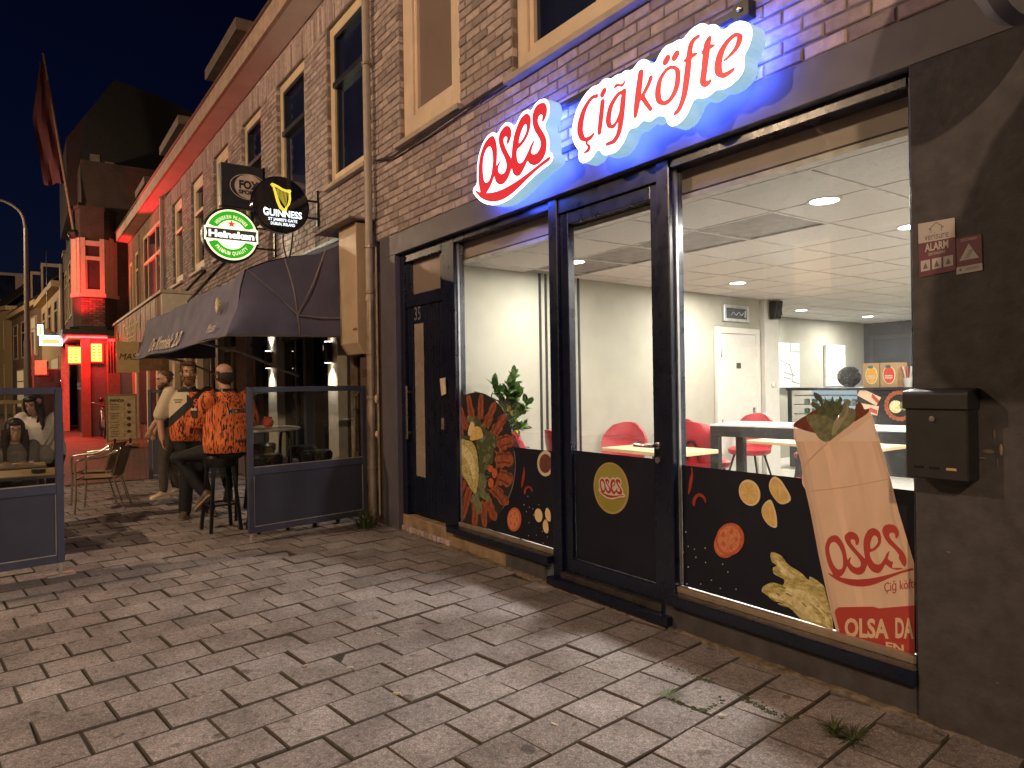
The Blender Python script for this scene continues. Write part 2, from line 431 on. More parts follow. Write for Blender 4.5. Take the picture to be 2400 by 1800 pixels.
# broken mortar strip along the foot of the shop wall
rr = random.Random(3); mb = MB(); xs = [-7.0 + i * .05 for i in range(116)]
prof = []
for x in xs:
    w = .03 + .03 * math.sin(x * 5.1) * math.sin(x * 1.7) + rr.uniform(-.016, .016); prof.append((x, 3.19 - max(.004, w), .006 + rr.uniform(-.004, .005)))
vs = []
for x, y, z in prof: vs += [(x, 3.3, z + .02), (x, (y + 3.22) / 2 + rr.uniform(-.01, .01), z + rr.uniform(0, .006)), (x, y, -.02)]
mb.add(vs, [(3 * i + k, 3 * i + k + 1, 3 * i + k + 4, 3 * i + k + 3) for i in range(len(xs) - 1) for k in (0, 1)])
mb.build('mortar_strip', mat('old_mortar', (.15, .115, .085), .95, var=.6, scale=22, bump=.01, bscale=45), pav)
# weeds and moss in the joints near the shop wall
def tuft(name, label, c, n, h, spread, seed, mm):
    rr = random.Random(seed); mb = MB()
    for _ in range(n):
        a = rr.uniform(0, 6.28); r = rr.uniform(0, spread * .35); b = Vector((c[0] + r * math.cos(a), c[1] + r * math.sin(a), c[2]))
        L = h * rr.uniform(.4, 1.1); d = Vector((math.cos(a), math.sin(a), 0)); w = rr.uniform(.0022, .005); s = Vector((-d.y, d.x, 0)) * w
        bend = rr.uniform(.3, 1.2) * spread; pts = []
        for t in (0, .4, .75, 1):
            pts.append(b + d * (bend * t * t) + Vector((0, 0, L * (t - .45 * t * t * rr.uniform(.6, 1.3)))))
        vs = []; 
        for k, t in enumerate((1, .9, .6, .05)): vs += [pts[k] - s * t, pts[k] + s * t]
        mb.add(vs, [(0, 1, 3, 2), (2, 3, 5, 4), (4, 5, 7, 6)])
    o = mb.build(name, mm, fix=False); tag(o, label, 'weed'); return o
M_GRASS = mat('grass_blade', (.055, .075, .025), .7, var=.5, scale=30)
M_MOSS = mat('moss', (.045, .06, .02), 1., var=.5, scale=40)
tuft('grass_tuft', 'long dark grass tuft growing at the foot of the drainpipe', (-6.98, 2.98, 0), 150, .34, .3, 1, M_GRASS)
tuft('grass_tuft', 'short grass tuft in the paving joint below the large right window', onZ(1955, 1722), 60, .09, .07, 2, M_GRASS)
tuft('weed_plant', 'flat leafy weed sprouting from a paving joint nearest the bottom right wall', onZ(2000, 1735), 50, .05, .12, 3, M_MOSS)
tuft('weed_plant', 'small green rosette weed between grey pavers in front of the glass door', onZ(1563, 1630), 26, .03, .07, 4, mat('weed_pale', (.16, .2, .13), .8, var=.3))
def moss_strip(label, pts, seed):
    rr = random.Random(seed); mb = MB(); P = crom([tuple(onZ(*p, .002)) for p in pts], 9)
    for p in P:
        if rr.random() < .2: continue
        for _ in range(rr.randrange(4, 12)):
            a = rr.uniform(0, 6.28); r = abs(rr.gauss(0, .016)); s = rr.uniform(.003, .009)
            mb.ell((p[0] + r * math.cos(a), p[1] + r * math.sin(a), rr.uniform(-.006, .003)), (s, s * rr.uniform(.6, 1), s * .5), 6, 4)
    o = stuff(mb.build('moss', M_MOSS, fix=False)); o['label'] = label
moss_strip('moss in the joint beside the large right window', [(1545, 1556), (1590, 1570), (1640, 1590), (1668, 1598)], 1)
moss_strip('moss ring round the second paver from the wall', [(1590, 1645), (1640, 1665), (1660, 1662), (1700, 1640)], 2)
moss_strip('moss in the joint right of the rosette weed', [(1735, 1630), (1780, 1655), (1830, 1680), (1860, 1683)], 3)
# litter: dry leaves and cigarette ends
def leaf(name, label, u, v, s, c, seed):
    rr = random.Random(seed); p = onZ(u, v, .006); a = rr.uniform(0, 6.28); d = Vector((math.cos(a), math.sin(a), 0)); q = Vector((-d.y, d.x, 0)); mb = MB()
    L = [(0, -1.0), (.45, -.5), (.55, .1), (.3, .7), (0, 1.1), (-.32, .65), (-.5, .05), (-.4, -.55)]
    top = [p + q * (x * s) + d * (y * s) + Vector((0, 0, s * .25 * (abs(x) + .5 * abs(y)) + .003)) for x, y in L]
    mid = p + Vector((0, 0, .004)); mb.add([mid] + top, [(0, i + 1, (i + 1) % 8 + 1) for i in range(8)])
    mb.add([mid - Vector((0, 0, .003))] + [t - Vector((0, 0, .002)) for t in top], [(0, (i + 1) % 8 + 1, i + 1) for i in range(8)])
    o = mb.build(name, mat('leaf_%d' % (seed % 3), c, .8, var=.3, scale=40), fix=False); tag(o, label, 'leaf', 'dry leaves on the paving')
LEAVES = [(715, 1563), (1693, 1679), (358, 1280), (645, 1600), (1180, 1357), (938, 1478), (872, 1498), (960, 1570), (1347, 1697), (180, 1222), (240, 1238), (205, 1207), (225, 1210), (275, 1222), (1056, 1380), (755, 1337), (640, 1318), (525, 1412), (690, 1440), (1010, 1300), (1090, 1290), (930, 1630), (330, 1180), (455, 1290)]
for i, (u, v) in enumerate(LEAVES):
    big = v < 1330 or i < 3
    leaf('dry_leaf', 'small dry leaf lying flat on the paving', u, v, .02 if big else .012, ((.36, .25, .13), (.45, .4, .3), (.3, .17, .09))[i % 3], i)
for i, (u, v, a) in enumerate([(888, 1486, .3), (820, 1565, 1.1), (930, 1625, .9), (1300, 1698, .2)]):
    p = onZ(u, v, .004); d = Vector((math.cos(a), math.sin(a), 0)) * .018
    o = MB().tube([p - d, p + d], .004, 8).build('cigarette_end', mat('cig_paper', (.6, .55, .45), .9), smooth=True)
    tag(o, ['cigarette end on the paving left of the three close pavers', 'cigarette end lying in the middle of the paving', 'cigarette end in a paving joint near the bottom', 'cigarette end nearest the shop wall on the paving'][i], 'cigarette end')
# ================================================================== the snack shop: brick, fascia, shopfront
M_NAVY = mat('shopfront_paint', (.0045, .0075, .022), .3, var=.15, scale=4, bump=.0012, bscale=25, spec=.5)
M_FASC = mat('fascia_paint', (.10, .09, .115), .5, var=.14, scale=3, bump=.0015, bscale=40)
M_PLAST = mat('plaster_dark', (.056, .051, .056), .72, var=.28, scale=11, bump=.006, bscale=38)
M_WFRAME = mat('window_paint', (.72, .56, .43), .5, var=.12, scale=3, bump=.001)
M_SILL = mat('sill_paint', (.42, .34, .28), .5, var=.15, scale=6)
M_DGLASS = mat('night_pane', (.012, .016, .042), .08, var=.3, scale=2, gloss_var=.04, spec=.6)  # navy of the reflected sky is put into the base colour
M_CURT = mat('curtain_pane', (.22, .16, .14), .35, var=.08, scale=2, bump=.001, bscale=90)
M_ALU = mat('aluminium_strip', (.42, .33, .24), .38, metal=.6, var=.15, scale=12)
M_METAL = mat('brushed_steel', (.55, .52, .5), .3, metal=1., var=.1)
M_BLACK = mat('black_enamel', (.012, .012, .014), .35, var=.2)
M_STONE = mat('stone_step', (.26, .18, .11), .9, var=.35, scale=9, bump=.005, bscale=50)
def brick_mat(name, cs, mott=.5):
    n = NT(name); oi = n.n('ObjectInfo'); ge = n.n('NewGeometry'); g = ge.outputs['Position']
    rnd = n.math('FRACT', n.math('ADD', oi.outputs['Random'], ge.outputs['Random Per Island']))
    k = len(cs); base = n.ramp(rnd, [(i / (k - 1), c) for i, c in enumerate(cs)])
    m = n.ramp(n.noise(g, 16., 6, .65), [(.28, (.5, .48, .48)), (.75, (1.25, 1.22, 1.2))]); base = n.mix(mott + .2, base, m, 'MULTIPLY')
    n.col(base); n.b.inputs['Roughness'].default_value = .85; n.bump(n.noise(g, 70., 5, .7), .005, .9); MATS[name] = n.m; return n.m
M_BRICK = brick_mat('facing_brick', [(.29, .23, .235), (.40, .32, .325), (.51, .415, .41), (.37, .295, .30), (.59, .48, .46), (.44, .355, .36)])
M_MORT = mat('brick_mortar', (.2, .165, .155), .95, var=.3, scale=12, bump=.006, bscale=55)
BL, BH, BJ = .214, .064, .013
def brick_mb(k, L=BL, h=BH, d=.05):
    rr = random.Random(k + 50); mb = MB(); b = .006
    def c(): return rr.uniform(-.0028, .0028)
    q = [(-L / 2, -h / 2), (L / 2, -h / 2), (L / 2, h / 2), (-L / 2, h / 2)]; q = [(x + c(), z + c()) for x, z in q]
    vs = [(x, d, z) for x, z in q] + [(x, b, z) for x, z in q] + [(x * (1 - 2 * b / L), c() * .8, z * (1 - 2 * b / h)) for x, z in q]
    mb.add(vs, [(0, 1, 5, 4), (1, 2, 6, 5), (2, 3, 7, 6), (3, 0, 4, 7), (4, 5, 9, 8), (5, 6, 10, 9), (6, 7, 11, 10), (7, 4, 8, 11), (8, 9, 10, 11)]); return mb
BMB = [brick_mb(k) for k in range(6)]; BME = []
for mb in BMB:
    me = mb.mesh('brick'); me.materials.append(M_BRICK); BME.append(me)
def brick_wall(par, x0, x1, z0, z1, holes, fy, limit, near, soldier=()):
    """running bond of single bricks in front of a mortar bed; holes = (x0,x1,z0,z1); fy(x) the wall line"""
    L = []; pit = BL + BJ; cz = BH + BJ; row = 0; z = z0 + BH / 2
    for (sa, sb) in [(z0, z1)]:
        while z + BH / 2 <= z1 + .001:
            inb = [s for s in soldier if s[0] < z < s[1]]
            x = x0 + (0 if row % 2 else -pit / 2)
            while x < x1:
                a, b = max(x, x0), min(x + BL, x1); segs = [(a, b)]
                for (h0, h1, g0, g1) in holes:
                    if g0 - BH / 2 < z < g1 + BH / 2:
                        ns = []
                        for (p, q) in segs:
                            if q <= h0 or p >= h1: ns.append((p, q))
                            else:
                                if p < h0: ns.append((p, h0))
                                if q > h1: ns.append((h1, q))
                        segs = ns
                if not inb:
                    for (p, q) in segs:
                        if q - p > .03: L.append((p, q, z))
                x += pit
            z += cz; row += 1
    L.sort(key=lambda b: near(Vector(((b[0] + b[1]) / 2, fy(b[0]), b[2]))))
    rest = MB(); ox = par.location
    for i, (p, q, z) in enumerate(L):
        rr = random.Random(i * 3 + 11); k = rr.randrange(6); s = (q - p) / BL; cx = (p + q) / 2; y = fy(cx) + rr.uniform(-.003, .003)
        an = rr.uniform(-.006, .006)
        if i < limit:
            o = bpy.data.objects.new('brick', BME[k]); COL.objects.link(o); o.parent = par; o.location = Vector((cx, y, z)) - ox; o.scale = (s, 1, 1); o.rotation_euler = (0, an, 0)
        else:
            rest.add([(cx + v[0] * s, y + v[1], z + v[2]) for v in BMB[k].v], BMB[k].f)
    for (s0, s1, a, b) in soldier:
        x = a; w = BH; H = s1 - s0 - BJ; i = 0
        while x < b:
            m = BMB[i % 6]; cx = x + w / 2; y = fy(cx) + random.uniform(-.003, .003)
            if not any(h0 < cx < h1 and g0 < (s0 + s1) / 2 < g1 for h0, h1, g0, g1 in holes):
                rest.add([(cx + v[2], y + v[1], (s0 + s1) / 2 + v[0] * H / BL) for v in m.v], m.f)
            x += w + BJ; i += 1
    if rest.v: stuff(rest.build('brick_field', M_BRICK, par, fix=True))
def wall_panel(par, name, m, x0, x1, z0, z1, holes, fy, t, y_off):
    """flat wall with rectangular openings, as slabs between the openings"""
    xs = sorted(set([x0, x1] + [h for q in holes for h in q[:2] if x0 < h < x1])); mb = MB()
    for a, b in zip(xs[:-1], xs[1:]):
        cut = sorted([(g0, g1) for h0, h1, g0, g1 in holes if h0 <= a + 1e-6 and h1 >= b - 1e-6]); z = z0
        for g0, g1 in cut + [(z1, z1)]:
            if g0 > z + 1e-4:
                ya, yb = fy(a) + y_off, fy(b) + y_off
                mb.hexa([(a, ya, z), (b, yb, z), (b, yb + t, z), (a, ya + t, z), (a, ya, min(g0, z1)), (b, yb, min(g0, z1)), (b, yb + t, min(g0, z1)), (a, ya + t, min(g0, z1))])
            z = max(z, g1)
    return mb.build(name, m, par)
flat = lambda x: 3.2
near_cam = lambda p: ((p - CAM).length if (0 < (p - CAM).dot(AX) and -100 < 1200 + FPX * (p - CAM).dot(RT) / (p - CAM).dot(AX) < 2500 and CYP - FPX * (p.z - CAMH) / (p - CAM).dot(AX) > -60) else 1000 + p.z)
shop = thing('shop_building', 'brick building with dark shopfront and lit red lettering on the right', 'building', (-4., 3.2, 0))
SX0, SX1 = -7.1, .9
HOLE1 = (-6.47, -5.29, 3.98, 5.95); HOLE2 = (-4.48, -2.3, 3.93, 5.95)
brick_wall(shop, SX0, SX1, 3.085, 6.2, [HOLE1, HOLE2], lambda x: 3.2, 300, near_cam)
wall_panel(shop, 'mortar_bed', M_MORT, SX0, SX1, 3.07, 6.2, [HOLE1, HOLE2], flat, .1, .011)
B('roof_slab', M_PLAST, shop, SX0, SX1, 3.3, 14.5, 6.2, 6.4)
B('gable_wall', M_PLAST, shop, SX0, SX0 + .15, 3.35, 14.5, 3.0, 6.2)
B('end_wall', M_PLAST, shop, SX1 - .15, SX1, 3.35, 14.5, 0, 6.2)
def upper_window(par, h, Yf, m_fr, pane, sash=None, slim=.09, proud=.0, sill=True, inner=.055, muntin=()):
    x0, x1, z0, z1 = h; Yr = Yf + .05
    mb = MB()
    mb.box(x0, x0 + slim, Yr, Yr + .08, z0, z1).box(x1 - slim, x1, Yr, Yr + .08, z0, z1).box(x0 + slim, x1 - slim, Yr, Yr + .08, z1 - slim, z1).box(x0 + slim, x1 - slim, Yr, Yr + .08, z0, z0 + slim * 1.1)
    w = mb.build('window', m_fr, par, bev=.006)
    a0, a1, b0, b1 = x0 + slim, x1 - slim, z0 + slim * 1.1, z1 - slim
    if sash:
        zs, mc = sash; q = .05
        MB().box(a0, a0 + q, Yr + .005, Yr + .075, zs, b1).box(a1 - q, a1, Yr + .005, Yr + .075, zs, b1).box(a0 + q, a1 - q, Yr + .005, Yr + .075, b1 - q, b1).box(a0, a1, Yr - .02, Yr + .075, zs - .07, zs).build('sash_frame', mc, w, bev=.004)
        MB().box(a0, a0 + q * .8, Yr + .03, Yr + .085, b0, zs - .07).box(a1 - q * .8, a1, Yr + .03, Yr + .085, b0, zs - .07).build('sash_frame', mc, w, bev=.004)
    else:
        q = inner
        MB().box(a0, a0 + q, Yr + .025, Yr + .085, b0, b1).box(a1 - q, a1, Yr + .025, Yr + .085, b0, b1).box(a0 + q, a1 - q, Yr + .025, Yr + .085, b0, b0 + q).box(a0 + q, a1 - q, Yr + .025, Yr + .085, b1 - q, b1).build('sash_frame', m_fr, w, bev=.004)
    for mx in muntin: MB().box(mx - .03, mx + .03, Yr + .02, Yr + .085, b0, b1).build('mullion', m_fr, w, bev=.004)
    MB().box(a0, a1, Yr + .06, Yr + .068, b0, b1).build('pane', pane, w)
    if sill: MB().hexa([(x0 - .05, Yf - .06, z0 - .07), (x1 + .05, Yf - .06, z0 - .07), (x1 + .05, Yf + .2, z0 - .07), (x0 - .05, Yf + .2, z0 - .07), (x0 - .05, Yf - .06, z0 - .02), (x1 + .05, Yf - .06, z0 - .02), (x1 + .05, Yf + .2, z0), (x0 - .05, Yf + .2, z0)]).build('sill', M_SILL, w, bev=.004)
    return w
upper_window(shop, HOLE1, 3.2, M_WFRAME, M_CURT, slim=.2)
w2 = upper_window(shop, HOLE2, 3.2, M_WFRAME, M_DGLASS, slim=.13, muntin=(-3.55, -2.9))
# venetian blind laths behind the right upper window
for x in (-4.12, -3.75): B('blind_tape', mat('blind_tape', (.3, .22, .2), .8), w2, x, x + .05, 3.335, 3.345, 4.08, 5.8)
# fascia and pilasters
B('fascia', M_FASC, shop, SX0 + .12, SX1, 3.19, 3.32, 2.86, 3.07, bev=.004)
FR_T = 2.86
B('pilaster', M_FASC, shop, SX0 + .12, -6.62, 3.19, 3.4, .0, 2.86, bev=.004)
B('pilaster', M_PLAST, shop, -1.49, SX1, 3.185, 3.5, .0, 2.86, bev=.005, label='rendered dark brown wall right of the large window')
B('plinth', M_STONE, shop, -6.62, -4.72, 3.235, 3.4, .0, .17, bev=.012)
for i in range(12): B('brick', M_BRICK, shop, -6.6 + i * .082, -6.6 + i * .082 + .07, 3.215, 3.24, .0, .06, bev=.004)
B('plinth', M_PLAST, shop, -4.72, -4.2, 3.225, 3.4, .0, .17, bev=.006)
B('plinth', M_PLAST, shop, -2.98, -1.49, 3.215, 3.4, .0, .17, bev=.006, label='dark brown rendered plinth under the large window')
# shopfront frame: uprights and head rails
YF, YG = 3.245, 3.30
for (a, b, z0) in ((-6.62, -6.53, .17), (-5.74, -5.514, .15), (-4.1, -4.0, .06), (-3.02, -2.916, .06), (-1.525, -1.49, .17)):
    B('upright', M_NAVY, shop, a, b, YF - (.015 if a > -5 and a < -3 else 0), 3.36, z0, FR_T, bev=.006)
B('head_rail', M_NAVY, shop, -5.514, -4.1, YF, 3.36, 2.795, FR_T, bev=.005)
B('head_rail', M_NAVY, shop, -4.0, -3.02, YF, 3.36, 2.74, FR_T, bev=.005)
B('head_rail', M_NAVY, shop, -2.916, -1.525, YF, 3.36, 2.795, FR_T, bev=.005)
B('head_rail', M_NAVY, shop, -6.53, -5.74, YF, 3.36, 2.76, FR_T, bev=.005)
B('window_sill', M_NAVY, shop, -5.6, -4.1, 3.17, 3.34, .155, .215, bev=.006)
B('window_sill', M_NAVY, shop, -2.93, -1.49, 3.165, 3.34, .155, .22, bev=.006)
B('sill_strip', M_ALU, shop, -5.514, -4.1, 3.255, 3.28, .215, .25, bev=.002)
B('sill_strip', M_ALU, shop, -2.916, -1.525, 3.25, 3.28, .22, .255, bev=.002)
M_GLASS = glass('shop_glass', (.97, .98, .97), dust=.012)
pane_l = B('pane', M_GLASS, shop, -5.514, -4.1, YG, YG + .008, .25, 2.795)
pane_r = B('pane', M_GLASS, shop, -2.916, -1.525, YG, YG + .008, .255, 2.795)
# bead along the panes
M_BEAD = mat('glazing_bead', (.35, .36, .38), .35, metal=.5)
for x, z0 in ((-5.514, 1.0), (-2.916, 1.0)): B('glazing_bead', M_BEAD, shop, x, x + .012, YG - .02, YG - .002, .25, 2.795)
B('door_step', M_NAVY, shop, -4.1, -2.92, 3.16, 3.34, .02, .075, bev=.006)
B('door_step', mat('threshold_steel', (.10, .09, .08), .3, metal=.7), shop, -4.0, -3.02, 3.215, 3.33, .075, .12, bev=.004)
# glazed entrance door
gd = B('door', M_NAVY, shop, -4.0, -3.91, 3.262, 3.325, .125, 2.735, bev=.004); gd['label'] = 'glazed shop door with black lower film and round emblem'
MB().box(-3.1, -3.02, 3.262, 3.325, .125, 2.735).box(-3.91, -3.1, 3.262, 3.325, 2.65, 2.735).box(-3.91, -3.1, 3.262, 3.325, .125, .22).build('door_rail', M_NAVY, gd, bev=.004)
B('pane', M_GLASS, gd, -3.91, -3.1, YG, YG + .008, .22, 2.65)
hd = MB().tube([(-3.06, 3.26, 1.1), (-3.06, 3.2, 1.1), (-3.08, 3.19, 1.1), (-3.2, 3.19, 1.1)], .011, 10).build('handle', M_METAL, gd, smooth=True)
MB().lathe([(.022, 0), (.022, -.012), (.018, -.014)], (-3.06, 3.262, 1.1), 14, 'y').build('rosette', M_METAL, hd, smooth=True)
MB().lathe([(.02, 0), (.02, -.01)], (-3.06, 3.262, 1.01), 14, 'y').build('lock', M_METAL, gd, smooth=True)
# number 35 house door
d35 = B('door', M_NAVY, shop, -6.56, -6.42, 3.285, 3.335, .2, 2.3, bev=.003); d35['label'] = 'dark blue house door with narrow pane and number 35'
B('door_rail', M_NAVY, d35, -6.42, -6.19, 3.285, 3.335, 2.13, 2.3, bev=.003); B('door_rail', M_NAVY, d35, -6.42, -6.19, 3.285, 3.335, .2, .58, bev=.003)
for i in range(7): B('plank', M_NAVY, d35, -6.19 + i * .06, -6.19 + i * .06 + .055, 3.283 + (i % 2) * .002, 3.335, .2, 2.3, bev=.004)
B('pane', mat('frosted_pane', (.30, .24, .2), .25, var=.12, scale=3), d35, -6.415, -6.195, 3.3, 3.306, .58, 2.13)
B('door_frame', M_NAVY, shop, -6.53, -5.74, 3.262, 3.33, 2.3, 2.42, bev=.004)
B('transom_pane', mat('transom_glass', (.26, .2, .17), .2, var=.1, scale=4), shop, -6.44, -5.82, 3.31, 3.316, 2.42, 2.76)
for a, b in ((-6.53, -6.44), (-5.82, -5.74)): B('transom_frame', M_NAVY, shop, a, b, 3.275, 3.335, 2.42, 2.76, bev=.004)
mb = MB(); put_text(mb, '35', plane((-6.3, 3.279, 2.16), (1, 0, 0), (0, 0, 1)), .19, bold=.012, sx=.8)
mb.build('house_number', mat('number_steel', (.30, .28, .28), .4, metal=.6), d35)
MB().box(-6.52, -6.485, 3.235, 3.25, .95, 1.5).box(-6.512, -6.493, 3.248, 3.285, 1.0, 1.03).box(-6.512, -6.493, 3.248, 3.285, 1.42, 1.45).build('door_pull', M_METAL, d35, bev=.004)
MB().hexa([(-5.74, 3.225, 1.4), (-5.66, 3.225, 1.42), (-5.66, 3.232, 1.42), (-5.74, 3.232, 1.4), (-5.75, 3.215, 1.56), (-5.66, 3.22, 1.57), (-5.66, 3.227, 1.57), (-5.75, 3.222, 1.56)]).build('note_paper', mat('curled_paper', (.62, .5, .38), .9), shop, label='curled paper note stuck to the post beside the house door')
B('bell_plate', mat('bell_plate', (.2, .16, .15), .4), shop, -5.79, -5.73, 3.245, 3.262, 1.08, 1.19, bev=.004)
# lettering on the black foil: the film panels
M_FILM = mat('black_film', (.010, .0115, .021), .5, var=.2, scale=3, gloss_var=.08, spec=.25)
YV = YG - .003
film_l = B('window_film', M_FILM, shop, -5.5, -4.1, YV - .001, YV, .25, .985)
film_d = B('window_film', M_FILM, gd, -3.908, -3.102, YV - .001, YV, .222, 1.01)
film_r = B('window_film', M_FILM, shop, -2.903, -1.527, YV - .001, YV, .255, .99)
# sign fixing rails
for z in (3.12, 3.44): B('sign_rail', M_BLACK, shop, -4.9 if z < 3.3 else -4.0, -2.28, 3.14, 3.17, z, z + .035)
for z in (3.12, 3.44):
    B('rail_bracket', M_BLACK, shop, -2.36, -2.26, 3.13, 3.2, z - .03, z + .06, bev=.004)
    MB().lathe([(.014, 0), (.014, -.012), (.008, -.018)], (-2.31, 3.13, z + .015), 10, 'y').build('bolt', M_METAL, shop, smooth=True)
# drainpipe on the party line, cable and letterbox
dp = thing('drainpipe', 'grey metal drainpipe running down between the shop and the cafe', 'drainpipe', (-7.1, 3.1, 0))
M_ZINC = mat('zinc_pipe', (.34, .27, .22), .42, metal=.55, var=.25, scale=7, bump=.003, bscale=20)
MB().tube([(-7.1, 3.12, z) for z in (.0, .5, 1.0, 1.3, 1.42, 1.5, 1.9, 2.45)], [.046, .046, .044, .046, .036, .045, .046, .046], 16).build('lower_pipe', M_ZINC, dp, smooth=True)
MB().tube([(-7.1, 3.12, 2.43), (-7.1, 3.12, 2.5), (-7.1, 3.12, 6.3)], [.05, .041, .041], 16).build('upper_pipe', mat('pvc_pipe', (.4, .33, .29), .5, var=.12), dp, smooth=True)
for z in (.62, 1.38, 1.86, 2.52, 3.02, 5.0): MB().lathe([(.05, -.018), (.054, -.015), (.054, .015), (.05, .018)], (-7.1, 3.12, z), 16).box(-7.12, -7.08, 3.12, 3.2, z - .012, z + .012).build('pipe_clamp', M_ZINC, dp, smooth=True)
for z, s in ((1.36, .05), (.98, .04)): MB().ell((-7.015, 3.14, z), (.03, .02, s), 7, 5).build('foam_patch', mat('old_filler', (.5, .38, .26), .95, bump=.01), dp)
cb = MB().tube(crom([(-7.03, 3.17, z) if i % 2 else (-7.022, 3.165, z) for i, z in enumerate(np.linspace(.1, 3.0, 14))], 3).tolist(), .012, 6).build('cable', mat('painted_cable', (.3, .24, .2), .7), smooth=True)
tag(cb, 'painted cable running up the wall beside the drainpipe', 'cable')
cb2 = MB().tube([(-7.0, 3.17, 3.93), (-6.6, 3.165, 3.86), (-5.9, 3.165, 3.86), (-5.26, 3.165, 3.885), (-4.9, 3.17, 3.885), (-4.54, 3.165, 3.885)], .014, 6).build('cable', mat('black_cable', (.02, .02, .03), .5), smooth=True)
tag(cb2, 'black cable clipped along the brick between the upper windows', 'cable')
lb = thing('letterbox', 'black steel letterbox with three slots on the dark wall', 'letterbox', (-1.33, 3.185, .98))
LX0, LX1, LZ0, LZ1, LY = -1.475, -1.235, 1.08, 1.445, 3.075
M_BOX = mat('letterbox_enamel', (.02, .02, .024), .45, var=.15)
MB().box(LX0, LX1, LY, 3.183, LZ0, LZ1 - .06).build('box_body', M_BOX, lb, bev=.006)
MB().prism([(LX0 - .006, LY - .012, LZ1 - .075), (LX0 - .006, LY - .012, LZ1 - .012), (LX0 - .006, LY, LZ1), (LX0 - .006, 3.183, LZ1 + .01), (LX0 - .006, 3.183, LZ1 - .075)], (LX1 - LX0 + .012, 0, 0)).build('flap', M_BOX, lb, bev=.003)
MB().lathe([(.011, 0), (.011, -.008), (.004, -.009)], ((LX0 + LX1) / 2 - .01, LY, LZ1 - .115), 12, 'y').build('lock', M_METAL, lb, smooth=True)
for i, x in enumerate((-1.44, -1.38, -1.315)): B('slot', mat('slot_gold', (.5, .36, .16), .4) if i == 2 else mat('slot_dark', (.002, .002, .002), .9), lb, x, x + .038, LY - .0015, LY + .002, LZ0 + .042, LZ0 + .052)
# scars left on the rendered wall
for i, (u, v, a, b) in enumerate([(2346, 1055, .008, .03), (2316, 1060, .03, .012), (2330, 1020, .006, .03), (2301, 1075, .02, .006), (2220, 1100, .003, .006), (2223, 1296, .012, .008), (2338, 1602, .008, .004), (2300, 975, .003, .012), (2337, 1088, .004, .03)]):
    p = onY(u, v, 3.183); MB().ell(p, (a * .75, .003, b * .8), 7, 5).build('paint_chip', mat('bare_render', (.3, .22, .14), .95) if i in (0,) else mat('scraped_render', (.13, .1, .08), .9), shop)
# diagonal conduit line in the render near the corner
# alarm stickers
def sticker(name, label, quad, paint):
    pts = [onY(u, v, 3.181) for u, v in quad]; o = thing(name, label, 'sticker', tuple(pts[3]))
    cx = MB().add([p + Vector((0, .002, 0)) for p in pts] + [p for p in pts], [(4, 5, 6, 7), (0, 3, 2, 1)]).build('backing', mat(paint + '_base', (.42, .38, .38) if paint == 'st_white' else (.14, .035, .06), .5), o, fix=False)
    return o, pts
def bil(pts, s, t, lift=.0012):  # s right, t up from bottom-left; pts TL TR BR BL
    a = pts[3].lerp(pts[2], s); b = pts[0].lerp(pts[1], s); return a.lerp(b, t) - Vector((0, lift, 0))
M_STW = mat('st_white_ink', (.45, .40, .40), .5, var=.05); M_STR = mat('st_red_ink', (.16, .03, .06), .5, var=.08); M_STK = mat('st_grey_ink', (.13, .11, .13), .5)
s1, q1 = sticker('alarm_sticker', 'white and maroon alarm notice with house symbol, left of the two on dark wall', [(2152, 526), (2238, 511), (2240, 634), (2154, 652)], 'st_red')
MB().add([bil(q1, 0, 1), bil(q1, 1, 1), bil(q1, 1, .63), bil(q1, 0, .63)], [(0, 1, 2, 3)]).build('white_panel', M_STW, s1, fix=False)
mb = MB(); put_text(mb, 'verisure', lambda x, y: bil(q1, .5 + x, .66 + y, .002), .2); mb.build('lettering', M_STK, s1, fix=False)
mb = MB(); put_text(mb, 'ALARM', lambda x, y: bil(q1, .5 + x, .46 + y, .002), .2, bold=.03); put_text(mb, 'zerovision', lambda x, y: bil(q1, .5 + x, .37 + y, .002), .11)
for k in range(3): mb.add([bil(q1, .06 + k * .31, .3, .002), bil(q1, .32 + k * .31, .3, .002), bil(q1, .32 + k * .31, .1, .002), bil(q1, .06 + k * .31, .1, .002)], [(0, 1, 2, 3)])
mb.build('lettering', M_STW, s1, fix=False)
H_ = [(-.14, -.05), (-.14, .02), (-.2, .02), (0, .13), (.2, .02), (.14, .02), (.14, -.05)]
mb = MB()
for a, b in zip(H_[:-1], H_[1:]):
    d = Vector((b[0] - a[0], b[1] - a[1])); n = Vector((-d.y, d.x)).normalized() * .008
    mb.add([bil(q1, .5 + x, .84 + y, .002) for x, y in ((a[0] + n.x, a[1] + n.y), (b[0] + n.x, b[1] + n.y), (b[0] - n.x, b[1] - n.y), (a[0] - n.x, a[1] - n.y))], [(0, 1, 2, 3)])
for k in range(3): mb.add([bil(q1, .19 + k * .31 + x, .2 + y, .003) for x, y in ((-.07, -.06), (.07, -.06), (0, .06))], [(0, 1, 2)])
stuff(mb.build('house_symbol', M_STK, s1, fix=False))
s2, q2 = sticker('alarm_sticker', 'maroon smoke warning notice with triangle, right of the two on dark wall', [(2241, 560), (2300, 549), (2303, 634), (2242, 645)], 'st_red')
mb = MB().add([bil(q2, .12, .36), bil(q2, .88, .36), bil(q2, .5, .8)], [(0, 1, 2)]).add([bil(q2, 0, .2), bil(q2, 1, .2), bil(q2, 1, 0), bil(q2, 0, 0)], [(0, 1, 2, 3)])
put_text(mb, 'zerovision', lambda x, y: bil(q2, .5 + x, .88 + y), .16); mb.build('white_panel', M_STW, s2, fix=False)
mb = MB()
